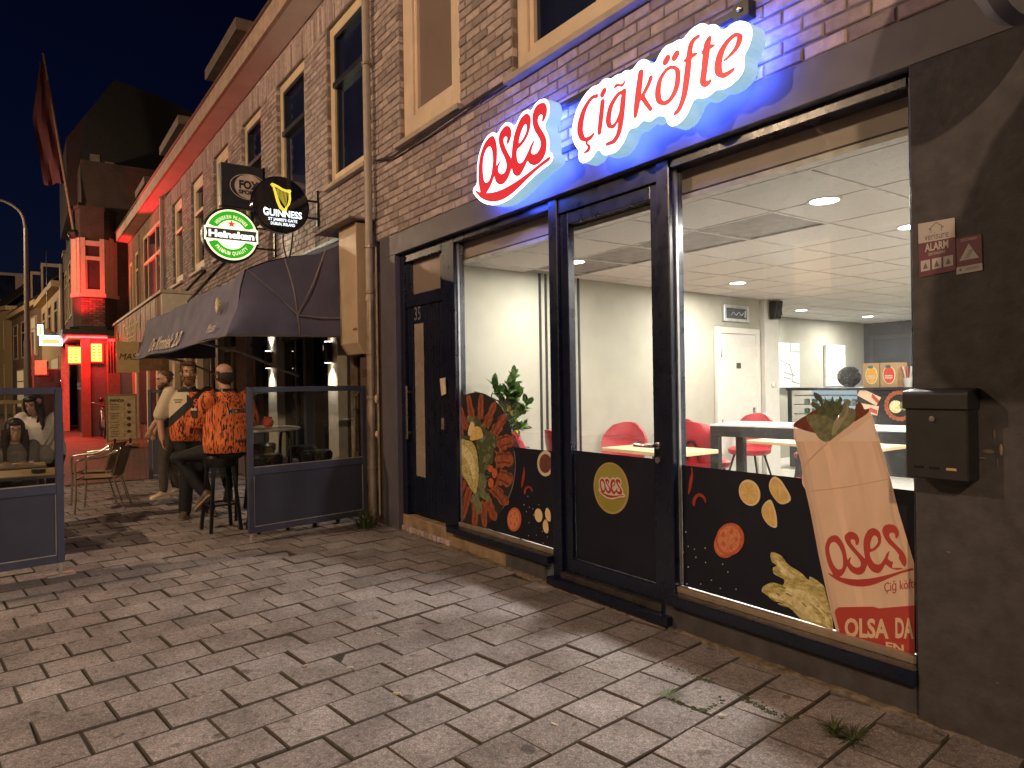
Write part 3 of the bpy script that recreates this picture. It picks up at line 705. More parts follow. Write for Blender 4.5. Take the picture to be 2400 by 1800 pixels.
for i in range(4): mb.add([bil(q2, .42 + .05 * i + x, .42 + .06 * i + y, .002) for x, y in ((-.1, -.03), (.12, .02), (.12, .04), (-.1, -.01))], [(0, 1, 2, 3)])
put_text(mb, 'ZEROVISION', lambda x, y: bil(q2, .62 + x, .08 + y, .002), .09); mb.add([bil(q2, .16 + .05 * math.cos(k), .11 + .04 * math.sin(k), .002) for k in np.linspace(0, 6, 8)], [tuple(range(8))])
mb.build('print', M_STK, s2, fix=False)
# ================================================================== lit lettering above the shopfront
def em(name, c, s, base=None):
    if name in MATS: return MATS[name]
    n = NT(name); n.b.inputs['Base Color'].default_value = (*(base or c), 1); n.b.inputs['Roughness'].default_value = .4
    n.b.inputs['Emission Color'].default_value = (*c, 1); n.b.inputs['Emission Strength'].default_value = s; MATS[name] = n.m; return n.m
M_FACE = em('acrylic_white_lit', (.80, .86, 1.), 2.6, (.8, .8, .8))
M_SIDE = em('acrylic_side_lit', (.30, .62, .82), .72, (.5, .55, .6))
M_HALO = em('halo_glow_added', (.06, .12, 1.), 30., (.3, .3, .4))   # unseen blue glow added on the box backs to wash the wall
M_RED = em('acrylic_red_lit', (.62, .006, .022), .95, (.3, .01, .02))
O_O = [(425, 668), (452, 720), (468, 800), (471, 880), (468, 960), (458, 1080), (440, 1160), (415, 1240), (380, 1320), (330, 1395), (270, 1400), (250, 1340), (238, 1260), (236, 1160), (240, 1050), (252, 950), (275, 860), (310, 770), (350, 710), (390, 675)]
O_I = [(380, 795), (405, 825), (420, 900), (424, 980), (415, 1080), (400, 1170), (375, 1240), (345, 1270), (318, 1270), (298, 1225), (288, 1150), (285, 1060), (292, 960), (315, 870), (345, 815)]
S1_ = [(607, 768), (630, 735), (650, 680), (657, 620), (645, 565), (615, 537), (575, 545), (535, 590), (508, 640), (498, 700), (505, 770), (530, 850), (570, 930), (595, 1000), (600, 1060), (585, 1120), (555, 1155), (520, 1162), (490, 1130), (483, 1090), (495, 1040), (520, 985), (480, 1035), (452, 1100), (430, 1130), (443, 1180), (455, 1240), (480, 1275), (520, 1290), (565, 1270), (610, 1210), (640, 1140), (662, 1070), (690, 1010), (655, 970), (640, 930), (600, 860), (570, 790), (555, 740), (557, 700), (575, 670), (600, 668), (610, 690), (602, 735)]
E_ = [(668, 1060), (672, 1100), (690, 1150), (725, 1178), (770, 1165), (810, 1100), (840, 1040), (868, 975), (895, 930), (930, 800), (957, 718), (910, 790), (880, 870), (850, 930), (810, 1000), (775, 1022), (745, 1010), (728, 950), (725, 880), (735, 830), (770, 800), (820, 740), (870, 650), (900, 550), (908, 450), (890, 395), (850, 378), (790, 430), (740, 530), (700, 650), (680, 760), (667, 880), (662, 980)]
E_I = [(845, 503), (862, 530), (860, 590), (840, 650), (800, 720), (760, 765), (752, 740), (765, 670), (790, 590), (820, 525)]
S2_ = [(957, 718), (925, 790), (910, 840), (915, 885), (945, 907), (985, 895), (1020, 850), (1042, 790), (1040, 730), (1015, 670), (970, 600), (945, 530), (935, 450), (940, 380), (970, 300), (1020, 250), (1075, 237), (1105, 260), (1118, 320), (1110, 390), (1085, 450), (1062, 478), (1062, 440), (1068, 400), (1050, 378), (1020, 395), (1000, 440), (1003, 500), (1030, 560), (1075, 630), (1105, 700), (1113, 780), (1105, 860), (1075, 940), (1030, 1000), (975, 1035), (930, 1035), (895, 1015), (868, 970), (850, 930), (890, 850)]
SW_ = [(183, 1367), (220, 1385), (270, 1402), (330, 1408), (420, 1400), (520, 1370), (640, 1310), (780, 1220), (900, 1130), (1020, 1035), (1148, 938), (1150, 975), (1060, 1040), (960, 1125), (860, 1220), (760, 1320), (660, 1410), (560, 1475), (470, 1505), (390, 1508), (320, 1490), (260, 1455), (215, 1405)]
YS = 2.99   # front of the boxes
def osesp(fn):
    """logo outlines mapped through fn (crop pixel -> plane 2D); solids then holes"""
    m = lambda L: np.array([fn(*p) for p in crom(L, 4, True)])
    return [m(O_O), m(S1_), m(E_), m(S2_), m(SW_)], [m(O_I), m(E_I)]
def logo_sd(fn, res, pad):
    so, ho = osesp(fn); lo, r, sd = raster(so + ho, res=res, pad=pad)
    ny, nx = sd.shape; X, Y = np.meshgrid(lo[0] + np.arange(nx) * res, lo[1] + np.arange(ny) * res)
    def psd(ps):
        out = np.full(X.shape, 1e9)
        for p in ps:
            ins = np.zeros(X.shape, bool); d = np.full(X.shape, 1e9)
            for a, b in zip(p, np.roll(p, -1, 0)):
                if a[1] != b[1]: ins ^= ((a[1] > Y) != (b[1] > Y)) & (X < (b[0] - a[0]) * (Y - a[1]) / (b[1] - a[1]) + a[0])
                ab = b - a; L = max(1e-12, ab @ ab); t = np.clip(((X - a[0]) * ab[0] + (Y - a[1]) * ab[1]) / L, 0, 1)
                d = np.minimum(d, np.hypot(X - a[0] - t * ab[0], Y - a[1] - t * ab[1]))
            out = np.minimum(out, np.where(ins, -d, d))
        return out
    return lo, res, np.maximum(psd(so), -psd(ho)), psd(so)
f1 = lambda x, y: (lambda p: (p.x, p.z))(onY(1080 + x / 5.531, 200 + y / 5.531, YS))
P3 = lambda Y: (lambda x, z: Vector((x, Y, z)))
lo, res, sd, so = logo_sd(f1, .006, .09)
sg = thing('lit_sign', 'lit white sign box with short red underlined word, left above the door', 'sign', (-4.6, 3.1, 3.1))
pl = [thin(L, .0012) for L in contours(lo, res, grow(lo, res, so, .06, .031))]; pl = [max(pl, key=len)]
slab(MB(), pl, P3(YS), (0, .11, 0), 0, 1, 2).build('sign_box', [M_FACE, M_SIDE, M_HALO], sg)
slab(MB(), [thin(L, .0008) for L in contours(lo, res, sd - .003)], P3(YS - .004), (0, .003, 0)).build('lettering', M_RED, sg)
LGT_OSES = (lo, res, so)
STK = dict(
 C=[(320, 858, 18), (275, 872, 14), (225, 930, 15), (175, 1030, 21), (145, 1150, 26), (140, 1240, 26), (165, 1310, 24), (205, 1328, 20), (250, 1310, 15), (288, 1265, 8)],
 ced=[(212, 1340, 9), (212, 1375, 9), (235, 1400, 12), (228, 1440, 14), (185, 1475, 8)],
 i=[(382, 925, 20), (372, 1030, 21), (360, 1140, 21), (348, 1250, 18)], idot=[(380, 840, 21), (400, 803, 20)],
 g=[(612, 815, 18), (570, 825, 14), (520, 880, 16), (470, 975, 20), (447, 1080, 23), (447, 1150, 23), (470, 1190, 19), (505, 1180, 14), (545, 1115, 11), (580, 1010, 10)],
 gs=[(614, 812, 20), (602, 920, 24), (592, 1030, 25), (578, 1150, 24), (556, 1260, 20), (510, 1340, 18), (460, 1368, 16), (428, 1380, 14)],
 br=[(512, 768, 8), (530, 745, 12), (560, 740, 12), (590, 745, 12), (615, 718, 8), (624, 690, 4)],
 k=[(795, 610, 24), (782, 720, 27), (765, 850, 28), (750, 970, 25), (736, 1070, 17)], ka=[(903, 664, 18), (880, 730, 17), (845, 800, 16), (800, 880, 14)], kl=[(812, 865, 20), (850, 930, 22), (902, 1000, 20)],
 o=[(1155, 548, 18), (1192, 590, 22), (1193, 700, 24), (1165, 810, 22), (1110, 900, 18), (1050, 938, 21), (1000, 915, 27), (980, 850, 27), (985, 760, 24), (1010, 670, 18), (1060, 590, 14), (1110, 552, 15), (1155, 548, 18)],
 o1=[(1064, 486, 26), (1082, 455, 26)], o2=[(1160, 440, 26), (1180, 408, 26)],
 f=[(1420, 213, 14), (1375, 245, 16), (1335, 310, 22), (1318, 420, 25), (1306, 540, 28), (1290, 680, 29), (1270, 820, 26), (1243, 920, 22), (1203, 1010, 19), (1162, 1052, 14)], fb=[(1272, 475, 12), (1310, 450, 14), (1360, 420, 16), (1396, 402, 11)],
 t=[(1535, 240, 20), (1512, 300, 29), (1500, 400, 31), (1490, 500, 29), (1475, 620, 27), (1467, 695, 29), (1482, 735, 24), (1520, 722, 19), (1546, 695, 13)], tb=[(1464, 385, 12), (1500, 350, 17), (1550, 325, 17), (1586, 312, 10)],
 e=[(1690, 480, 8), (1750, 430, 12), (1820, 350, 19), (1858, 270, 25), (1862, 212, 24), (1825, 196, 18), (1768, 232, 18), (1700, 315, 23), (1650, 420, 30), (1630, 530, 34), (1640, 605, 34), (1678, 638, 26), (1730, 620, 20), (1780, 585, 15), (1800, 567, 12)])
def kofte_discs(fn, k=1.):
    out = []
    for s in STK.values():
        c = crom(s, 9); P = np.array([fn(x, y) for x, y in c[:, :2]])
        # half width in the plane: measured across the stroke
        T = np.gradient(c[:, :2], axis=0); T /= np.maximum(1e-6, np.hypot(T[:, 0], T[:, 1]))[:, None]; N = np.stack([-T[:, 1], T[:, 0]], 1)
        Q = np.array([fn(x, y) for x, y in c[:, :2] + N * c[:, 2:3]]); out.append(np.column_stack([P, np.hypot(*(Q - P).T) * k * 1.12]))
    return out
f2 = lambda x, y: (lambda p: (p.x, p.z))(onY(1330 + x / 4.609, 40 + y / 4.609, YS))
KD = kofte_discs(f2)
lo, res, sd = raster((), KD, .006, .13)
sg2 = thing('lit_sign', 'lit white sign box with red script words, right above the large window', 'sign', (-3., 3.1, 3.1))
pl = [thin(L, .0012) for L in contours(lo, res, grow(lo, res, sd, .085, .03))]; pl = [max(pl, key=len)]
slab(MB(), pl, P3(YS), (0, .11, 0), 0, 1, 2).build('sign_box', [M_FACE, M_SIDE, M_HALO], sg2)
slab(MB(), [thin(L, .0008) for L in contours(lo, res, sd)], P3(YS - .004), (0, .003, 0)).build('lettering', M_RED, sg2)

# ================================================================== printed pictures on the window foil
def decal_fn(x0, y0, k, Y=YV - .002):
    return lambda x, y: onY(x0 + x / k, y0 + y / k, Y)
def decal(name, m, par, px, fn, lift=0., label=None, smooth=True):
    pts = crom(px, 5, True) if smooth else px
    n = len(pts); P = [fn(*p) + Vector((0, -lift, 0)) for p in pts]
    tri = geometry.tessellate_polygon([[Vector((p.x, p.z, 0)) for p in P]])
    return MB().add(P + [p + Vector((0, .0004, 0)) for p in P], [tuple(t) for t in tri] + [(i, (i + 1) % n, n + (i + 1) % n, n + i) for i in range(n)]).build(name, m, par, label=label)
def ring(cx, cy, rx, ry, n=20, a0=0., rot=0.):
    c, s = math.cos(rot), math.sin(rot)
    return [(cx + rx * math.cos(a) * c - ry * math.sin(a) * s, cy + rx * math.cos(a) * s + ry * math.sin(a) * c) for a in np.linspace(0, 2 * math.pi, n, endpoint=False)]
def ink(name, c, c2=None, scale=25., stretch=(1, 1, 1), rough=.45):
    if name in MATS: return MATS[name]
    n = NT(name); co = n.coord('Object', stretch); v = n.noise(co, scale, 5, .6)
    n.col(n.ramp(v, [(.32, c), (.68, c2 or tuple(x * 1.35 for x in c))])); n.b.inputs['Roughness'].default_value = rough; MATS[name] = n.m; return n.m
I_MEAT = ink('print_meat', (.19, .042, .018), (.42, .12, .055), 38.); I_MEATD = ink('print_meat_dark', (.10, .02, .01), (.22, .05, .022), 45.)
I_LEMON = ink('print_lemon', (.62, .40, .12), (.78, .55, .22), 22.); I_RIND = ink('print_rind', (.72, .56, .30), (.8, .66, .4), 12.); I_LEMON2 = ink('print_lemon_core', (.75, .52, .24), (.85, .65, .36), 18.)
I_TOM = ink('print_tomato', (.44, .07, .03), (.62, .16, .07), 55.); I_TOM2 = ink('print_tomato_seed', (.5, .11, .05), (.75, .34, .17), 85.)
I_GREEN = ink('print_herb', (.035, .05, .022), (.11, .13, .06), 42.); I_GREEN2 = ink('print_leaf', (.10, .11, .05), (.23, .24, .13), 30.)
I_LETT = ink('print_lettuce', (.26, .21, .05), (.72, .62, .27), 30., (1, 1, 2)); I_LETT2 = ink('print_lettuce_pale', (.5, .41, .15), (.88, .8, .5), 34.)
I_BLACK = ink('print_plate', (.018, .016, .02), (.03, .026, .03), 6.); I_RIM = ink('print_rim', (.12, .1, .11), (.2, .18, .18), 8.)
I_CHILI = ink('print_chili', (.26, .02, .012), (.42, .05, .03), 40.); I_SAUCE = ink('print_sauce', (.10, .03, .02), (.2, .06, .04), 50.); I_BOWL = ink('print_bowl', (.6, .5, .4), (.7, .6, .5), 10.)
I_WRAP = ink('print_wrap', (.70, .49, .36), (.80, .585, .45), 3., (2.5, 1, .8)); I_WRAP2 = ink('print_wrap_fold', (.56, .37, .25), (.62, .42, .30), 5.)
I_RED = ink('print_red', (.42, .045, .035), (.48, .06, .045), 4.); I_CREAM = ink('print_cream', (.70, .50, .32), (.76, .55, .37), 6.); I_SALT = ink('print_salt', (.6, .45, .38), (.8, .6, .5), 60.)
# left window: oval platter (crop x1080 y900 k4.366)
fL = decal_fn(1080, 900, 4.366)
plat = [(-2, 150), (40, 118), (90, 100), (150, 92), (220, 98), (290, 128), (350, 175), (410, 240), (460, 320), (500, 420), (528, 540), (548, 680), (556, 800), (545, 950), (515, 1090), (470, 1210), (420, 1300), (350, 1370), (260, 1440), (150, 1455), (60, 1430), (-2, 1400)]
dl = decal('printed_platter', I_BLACK, film_l, plat, fL, .0002)
# pane is printed above the foil edge too: platter rim
decal('platter_rim', I_RIM, dl, [(545, 700), (556, 820), (548, 930), (520, 1070), (470, 1190), (420, 1290), (478, 1205), (528, 1075), (556, 935), (562, 820), (552, 700)], fL, .0005)
def meat(cx, cy, L, w, a, seed):
    rr = random.Random(seed); c, s = math.cos(a), math.sin(a)
    base = [(-.5, -.28), (-.3, -.42), (-.05, -.36), (.1, -.48), (.32, -.42), (.5, -.5), (.46, -.2), (.56, 0), (.46, .25), (.5, .5), (.3, .4), (.08, .46), (-.1, .34), (-.3, .4), (-.52, .24), (-.58, 0)]
    return [(cx + (x * L * (1 + rr.uniform(-.08, .08))) * c - (y * w * (1 + rr.uniform(-.15, .15))) * s, cy + (x * L) * s + (y * w) * c) for x, y in base]
fins = [(20, 350, 250, 78, 1.25), (98, 250, 240, 74, 1.38), (203, 245, 240, 72, 1.62), (295, 330, 260, 90, 1.95), (390, 430, 235, 110, 2.1), (445, 600, 160, 170, 2.75), (440, 775, 170, 190, 3.1), (448, 970, 150, 190, 3.5), (395, 1140, 230, 120, 4.0), (310, 1290, 210, 95, 4.3), (235, 1330, 250, 78, 4.6), (150, 1300, 300, 80, 4.75), (60, 1210, 330, 82, 4.95), (8, 1090, 200, 60, 5.0), (2, 480, 130, 40, 1.3), (4, 980, 120, 34, 4.9)]
for i, (cx, cy, L, w, a) in enumerate(fins):
    pts = [(max(-2, x), y) for x, y in meat(cx, cy, L, w, a, i)]
    d = decal('printed_meat', I_MEAT, dl, pts, fL, .0006 + i * .00001)
    c, s = math.cos(a), math.sin(a)
    for k in ((-.18, .28) if w > 100 else (.0,)):   # dark grooves pressed by the fingers
        g = [(max(-2, cx + x * c - y * s), cy + x * s + y * c) for x, y in ((-L * .38, k * w - w * .09), (0, k * w - w * .03), (L * .36, k * w - w * .07), (L * .36, k * w + w * .05), (0, k * w + w * .06), (-L * .38, k * w + w * .02))]
        decal('printed_groove', I_MEATD, d, g, fL, .0009)
decal('printed_herbs', I_GREEN, dl, [(165, 330), (215, 420), (265, 480), (310, 500), (345, 560), (372, 620), (340, 690), (330, 800), (300, 830), (250, 900), (270, 1000), (230, 1130), (180, 1180), (150, 1050), (170, 900), (190, 760), (160, 640), (150, 560), (60, 570), (-2, 560), (-2, 520), (70, 530), (95, 440)], fL, .0010)
rr = random.Random(5)
for i in range(34):
    t = rr.random(); cx = 150 + 170 * rr.random() * (1 - .3 * t) + (40 if t < .3 else 0); cy = 420 + t * 720; L = rr.uniform(35, 80); a = rr.uniform(0, 6.28); c, s = math.cos(a), math.sin(a)
    decal('printed_leaf', (I_GREEN2, I_GREEN)[i % 3 == 0], dl, [(cx + x * L * c - y * L * s, cy + x * L * s + y * L * c) for x, y in ((-.55, 0), (-.2, -.2), (.2, -.18), (.55, 0), (.2, .2), (-.2, .18))], fL, .0013 + i * .00001)
for i, (cx, cy, L, a) in enumerate([(215, 1010, 190, 1.5), (250, 1150, 150, .7), (180, 1260, 160, 1.5), (150, 1160, 150, 2.2), (270, 760, 120, 2.4), (110, 380, 130, .9)]):
    c, s = math.cos(a), math.sin(a); decal('printed_leaf', I_GREEN2, dl, [(cx + x * L * c - y * L * s, cy + x * L * s + y * L * c) for x, y in ((-.5, 0), (-.25, -.2), (.15, -.24), (.5, 0), (.15, .22), (-.25, .2))], fL, .0018 + i * .00001)
decal('printed_lettuce', I_LETT, dl, [(-2, 590), (60, 580), (120, 600), (160, 680), (178, 800), (185, 930), (170, 1060), (150, 1122), (110, 1085), (60, 1000), (20, 940), (-2, 900)], fL, .0020)
decal('printed_lettuce_rib', I_LETT2, dl, [(-2, 640), (60, 650), (120, 730), (150, 840), (140, 1000), (100, 880), (60, 780), (-2, 720)], fL, .0022)
decal('printed_lemon', I_RIND, dl, [(110, 390), (140, 420), (130, 500), (95, 535), (75, 515), (85, 450)], fL, .0021)
decal('printed_lemon', I_LEMON, dl, [(165, 437), (205, 455), (228, 520), (225, 552), (160, 575), (98, 578), (105, 520), (130, 460)], fL, .0023)
for i, (x, y) in enumerate(((348, 918), (310, 1015), (305, 870))): decal('printed_tomato', I_TOM, dl, ring(x, y, 28, 50 if i < 2 else 36, 12), fL, .0024)
def scatter(par, fn, items):
    for kind, px in items:
        if kind == 'slice':
            k0 = .0008 + (px[0] % 7) * .0002; a = decal('printed_tomato_slice', I_TOM, par, ring(*px[:4], 18, 0, px[4]), fn, k0)
            decal('printed_tomato_flesh', I_TOM2, a, ring(px[0] - 6, px[1], px[2] * .8, px[3] * .82, 16, 0, px[4]), fn, k0 + .00006)
            for k in range(5): decal('printed_seed', I_TOM, a, ring(px[0] - 6 + px[2] * .5 * math.cos(k * 1.26), px[1] + px[3] * .5 * math.sin(k * 1.26), px[2] * .13, px[3] * .17, 8), fn, k0 + .00012)
        elif kind == 'poly':
            m, pts = px; decal('printed_food', m, par, pts, fn, .0008)
        elif kind == 'dot': decal('printed_salt', I_SALT, par, ring(*px, 7), fn, .0008)
chili = lambda x, y, k: [(x, y), (x + 6 * k, y + 40 * k), (x + 10 * k, y + 60 * k), (x + 4 * k, y + 120 * k), (x - 12 * k, y + 190 * k), (x - 28 * k, y + 215 * k), (x - 26 * k, y + 160 * k), (x - 16 * k, y + 90 * k), (x - 6 * k, y + 55 * k), (x - 5 * k, y + 20 * k)]
hook = lambda x, y, k: [(x - 42 * k, y + 80 * k), (x - 42 * k, y + 40 * k), (x - 20 * k, y + 8 * k), (x + 8 * k, y), (x + 36 * k, y + 18 * k), (x + 46 * k, y + 48 * k), (x + 40 * k, y + 60 * k), (x + 24 * k, y + 30 * k), (x, y + 20 * k), (x - 20 * k, y + 40 * k), (x - 28 * k, y + 80 * k)]
bowl = [(x if x < 918 else 918, y) for x, y in ring(868, 818, 85, 130, 26)]
scatter(film_l, fL, [('poly', (I_CHILI, chili(648, 848, 1.))), ('poly', (I_CHILI, hook(690, 1048, 1.))), ('slice', (548, 1390, 72, 122, .05)), ('poly', (I_BOWL, bowl))])
decal('printed_sauce', I_SAUCE, film_l, [(min(x, 917), y) for x, y in ring(866, 818, 62, 98, 22)], fL, .0012)
for i, q in enumerate([ring(796, 1348, 40, 70, 16, 0, -.1), [(885, 1270), (917, 1320), (917, 1410), (880, 1390), (863, 1340), (868, 1295)], [(875, 1390), (893, 1440), (897, 1500), (885, 1532), (855, 1515), (840, 1460), (848, 1410)]]): decal('printed_lemon', I_LEMON2 if i else I_RIND, film_l, q, fL, .0009)
for x, y in ((686, 1153), (648, 1240), (672, 1310), (700, 1423), (702, 1264), (738, 1282), (745, 1346), (835, 1512), (887, 1570), (693, 1556), (842, 1632), (775, 1550), (800, 1240)): decal('printed_salt', I_SALT, film_l, ring(x, y, 3.5, 5.5, 7), fL, .0008)
# right window (crop x1550 y1050 k2.552)
fR = decal_fn(1550, 1050, 2.552)
scatter(film_r, fR, [('poly', (I_CHILI, chili(183, 113, .78))), ('poly', (I_CHILI, hook(226, 274, .9))), ('slice', (412, 548, 84, 98, .2)), ('slice', (386, 575, 70, 86, .2))])
lem = [ring(528, 270, 62, 80, 20, 0, -.35), [(680, 173), (715, 195), (745, 240), (772, 290), (770, 320), (735, 338), (700, 330), (660, 280), (644, 230), (655, 190)], [(655, 313), (680, 370), (692, 430), (688, 478), (645, 465), (610, 420), (600, 370), (620, 330)]]
for i, q in enumerate(lem):
    d = decal('printed_lemon', I_RIND, film_r, q, fR, .0008); cx = sum(p[0] for p in q) / len(q); cy = sum(p[1] for p in q) / len(q)
    decal('printed_lemon_flesh', I_LEMON, d, [(cx - 4 + (x - cx) * .84, cy + 2 + (y - cy) * .84) for x, y in q], fR, .0011)
    if i == 0:
        for k in range(8): decal('printed_segment', I_LEMON2, d, [(cx - 4, cy + 2), (cx - 4 + 48 * math.cos(k * .785), cy + 62 * math.sin(k * .785)), (cx - 4 + 48 * math.cos(k * .785 + .1), cy + 62 * math.sin(k * .785 + .1))], fR, .0014, smooth=False)
    else: decal('printed_segment', I_LEMON2, d, [(cx - 3, cy - 40), (cx + 3, cy - 40), (cx + 5, cy + 40), (cx + 1, cy + 40)], fR, .0014, smooth=False)
for x, y in ((146, 504), (108, 569), (161, 591), (198, 608), (262, 601), (132, 625), (207, 656), (265, 687), (367, 697), (161, 714), (398, 744), (300, 793), (236, 816), (153, 815), (353, 842), (447, 847), (305, 884)): decal('printed_salt', I_SALT, film_r, ring(x, y, 3.4, 3.8, 7), fR, .0008)
cab = decal('printed_cabbage', I_LETT, film_r, [(657, 627), (715, 645), (760, 700), (830, 745), (880, 790), (890, 772), (940, 800), (975, 835), (985, 880), (1005, 950), (1020, 1010), (1028, 1080), (1015, 1095), (985, 1080), (930, 1060), (880, 1040), (830, 1020), (780, 970), (720, 930), (670, 915), (635, 885), (602, 860), (612, 830), (660, 808), (700, 815), (728, 822), (735, 790), (700, 770), (672, 752), (668, 720), (690, 705), (660, 680)], fR, .0009)
for i, q in enumerate([[(640, 880), (720, 860), (800, 880), (880, 930), (930, 1000), (960, 1050), (900, 1030), (840, 990), (760, 930), (690, 905)], [(740, 840), (830, 850), (920, 890), (970, 960), (1000, 1040), (950, 980), (880, 920), (800, 880)], [(690, 670), (740, 720), (800, 770), (770, 780), (710, 740)], [(980, 1000), (1005, 1030), (1010, 1085), (985, 1060)]]): decal('printed_cabbage_vein', I_LETT2, cab, q, fR, .0012 + i * .0001)
rr = random.Random(8)
for k in range(16):   # crumpled ribs of the cabbage
    x, y = 650 + 330 * rr.random(), 0; y = 845 + (x - 650) * .5 + rr.uniform(-50, 60); a = .55 + rr.uniform(-.5, .5); L = rr.uniform(30, 75); w = rr.uniform(3, 7); c, s = math.cos(a), math.sin(a)
    decal('printed_cabbage_rib', (I_LETT2, ink('print_lettuce_dark', (.2, .16, .03), (.36, .3, .08), 30.))[k % 2], film_r, [(x + p * L * c - q_ * w * s, y + p * L * s + q_ * w * c) for p, q_ in ((-.5, 0), (-.2, -1), (.2, -.6), (.5, 0), (.2, .8), (-.2, .5))], fR, .0018 + k * .00001)
# the big wrap, from the sill up across the clear glass
fW = lambda x, y: onY(1750 + x / 3.403, 800 + y / 3.403, YV - .0035)    # upper half in crop x1750 y800 k3.403
def up2(p): return ((p[0] / 2.552 + 1550 - 1750) * 3.403, (p[1] / 2.552 + 1050 - 800) * 3.403)
wrp = thing('printed_wrap', 'huge printed rolled wrap in paper stuck on the large right window', 'window print', tuple(onY(2020, 1540, YV)))
edgeR = [(975, 540), (1000, 600), (1040, 730), (1090, 900), (1150, 1110), (1212, 1361)]
low = [up2(p) for p in [(1545 * 0 + 1512, 690), (1515, 1240)]]
body = [(372, 680), (400, 700), (470, 718), (560, 740), (625, 790), (650, 808), (700, 770), (800, 690), (880, 620), (975, 540)] + edgeR[1:] + low + [up2((1050, 1112))] + [up2(p) for p in [(1015, 985), (985, 850), (940, 640), (895, 400), (865, 245)]] + [(468, 1185), (442, 1140), (440, 1090), (448, 1040), (430, 960), (400, 850), (376, 770)]
bw = decal('wrap_paper', I_WRAP, wrp, body, fW, 0, smooth=False)
LB_ = [(376, 770), (430, 960), (448, 1090), (468, 1185)] + [up2(p) for p in [(895, 400), (940, 640), (985, 850), (1015, 985), (1050, 1112)]]
RB_ = [(1040, 730), (1095, 920), (1125, 1020), (1150, 1110)] + [up2(p) for p in [(1390, 400), (1455, 600), (1490, 760), (1512, 900), (1514, 1180)]]
for k, (s0, s1, c) in enumerate(((0, .045, .80), (.045, .1, .9), (.32, .40, 1.08), (.62, .68, .94), (.9, .96, .92), (.96, .998, .82))):   # printed shading of the rolled paper
    q = lambda s: [(l[0] + (r[0] - l[0]) * s, l[1] + (r[1] - l[1]) * s) for l, r in zip(LB_, RB_)]
    decal('printed_shade', ink('print_wrap_tone%d' % k, tuple(x * c for x in (.72, .50, .37)), tuple(x * c for x in (.80, .58, .45)), 4., (2.5, 1, .8)), bw, q(s0) + q(s1)[::-1], fW, .0002, smooth=False)
decal('paper_fold', I_WRAP2, bw, [(640, 812), (655, 808), (560, 900), (500, 960), (470, 1000), (455, 1040), (458, 1000), (490, 950), (560, 880)], fW, .0006, smooth=False)
decal('paper_fold', I_WRAP2, bw, [(475, 1200), (800, 1160), (1130, 1098), (1128, 1106), (800, 1170), (478, 1208)], fW, .0006, smooth=False)
decal('paper_fold', ink('print_wrap_light', (.76, .57, .45), (.84, .65, .53), 4.), bw, [(376, 690), (470, 722), (560, 745), (645, 812), (720, 800), (880, 700), (990, 610), (1030, 760), (1060, 800), (400, 800)], fW, .0004, smooth=False)
decal('printed_filling', I_MEATD, bw, [(372, 680), (400, 640), (480, 590), (560, 545), (640, 560), (700, 700), (600, 735), (480, 715)], fW, .0003)
decal('printed_filling', I_MEATD, bw, [(850, 640), (870, 520), (900, 488), (925, 515), (940, 545), (980, 540), (960, 580), (900, 620)], fW, .0003)
decal('printed_lettuce_leaf', I_GREEN2, bw, [(480, 600), (560, 585), (640, 600), (700, 640), (740, 600), (760, 520), (800, 470), (835, 485), (815, 530), (860, 545), (870, 600), (840, 660), (760, 720), (700, 770), (640, 805), (580, 780), (530, 710), (495, 660)], fW, .0009)
decal('printed_lettuce_rib', ink('print_leaf_rib', (.26, .25, .14), (.34, .33, .2), 20.), bw, [(700, 640), (760, 610), (790, 560), (800, 500), (815, 540), (800, 600), (760, 660), (720, 720), (680, 750)], fW, .0012)
decal('printed_parsley', I_GREEN, bw, [(535, 412), (570, 420), (600, 450), (612, 500), (625, 470), (620, 440), (640, 470), (668, 480), (685, 440), (700, 480), (730, 480), (742, 440), (765, 470), (755, 500), (770, 540), (730, 600), (700, 640), (640, 600), (575, 590), (555, 545), (520, 520), (518, 490), (560, 495), (590, 520), (585, 490), (545, 455)], fW, .0011)
# oses on the wrap, affine from the sign outlines
src = np.array([(236, 1160), (1118, 320), (1150, 938), (183, 1367), (390, 1508), (850, 378)], float); dst = np.array([(142, 430), (905, 215), (1025, 550), (157, 655), (400, 776), (650, 178)], float)
Aff, *_ = np.linalg.lstsq(np.column_stack([src, np.ones(6)]), dst, rcond=None)
def fwl(x, y):
    q = np.array([x, y, 1]) @ Aff; p = onY(1900 + q[0] / 4.365, 1200 + q[1] / 4.365, YV - .0045); return (p.x, p.z)
lo, res, sd, so = logo_sd(fwl, .004, .03)
YW = YV - .0047
slab(MB(), [thin(L, .0007) for L in contours(lo, res, sd)], P3(YW), (0, .0005, 0)).build('printed_logo', I_RED, bw)
f3 = lambda x, y: onY(1900 + x / 4.365, 1200 + y / 4.365, YW)
decal('printed_tooth_gap', I_WRAP, bw, [(805, 430), (830, 400), (860, 420), (905, 440), (900, 470), (935, 540), (965, 575), (900, 575), (835, 570), (850, 495), (820, 480)], f3, .0008)
mb = MB(); a, b = f3(752, 822), f3(1062, 778); dv = (b - a)
wt = textw('Çiğ köfte'); V, F = text2d('Çiğ köfte', 1., False); hs = .062
mb.add([a + dv * (min(x / wt * 1.1, 1.0)) + Vector((0, -.0003, y * hs)) for x, y in V], F); mb.build('printed_words', I_RED, bw, fix=False)
rb = decal('printed_banner', I_RED, bw, [(245, 1030), (255, 1000), (285, 978), (640, 972), (700, 990), (985, 965), (1060, 960), (1066, 1470), (960, 1440), (300, 1245)], f3, .0005, smooth=False)
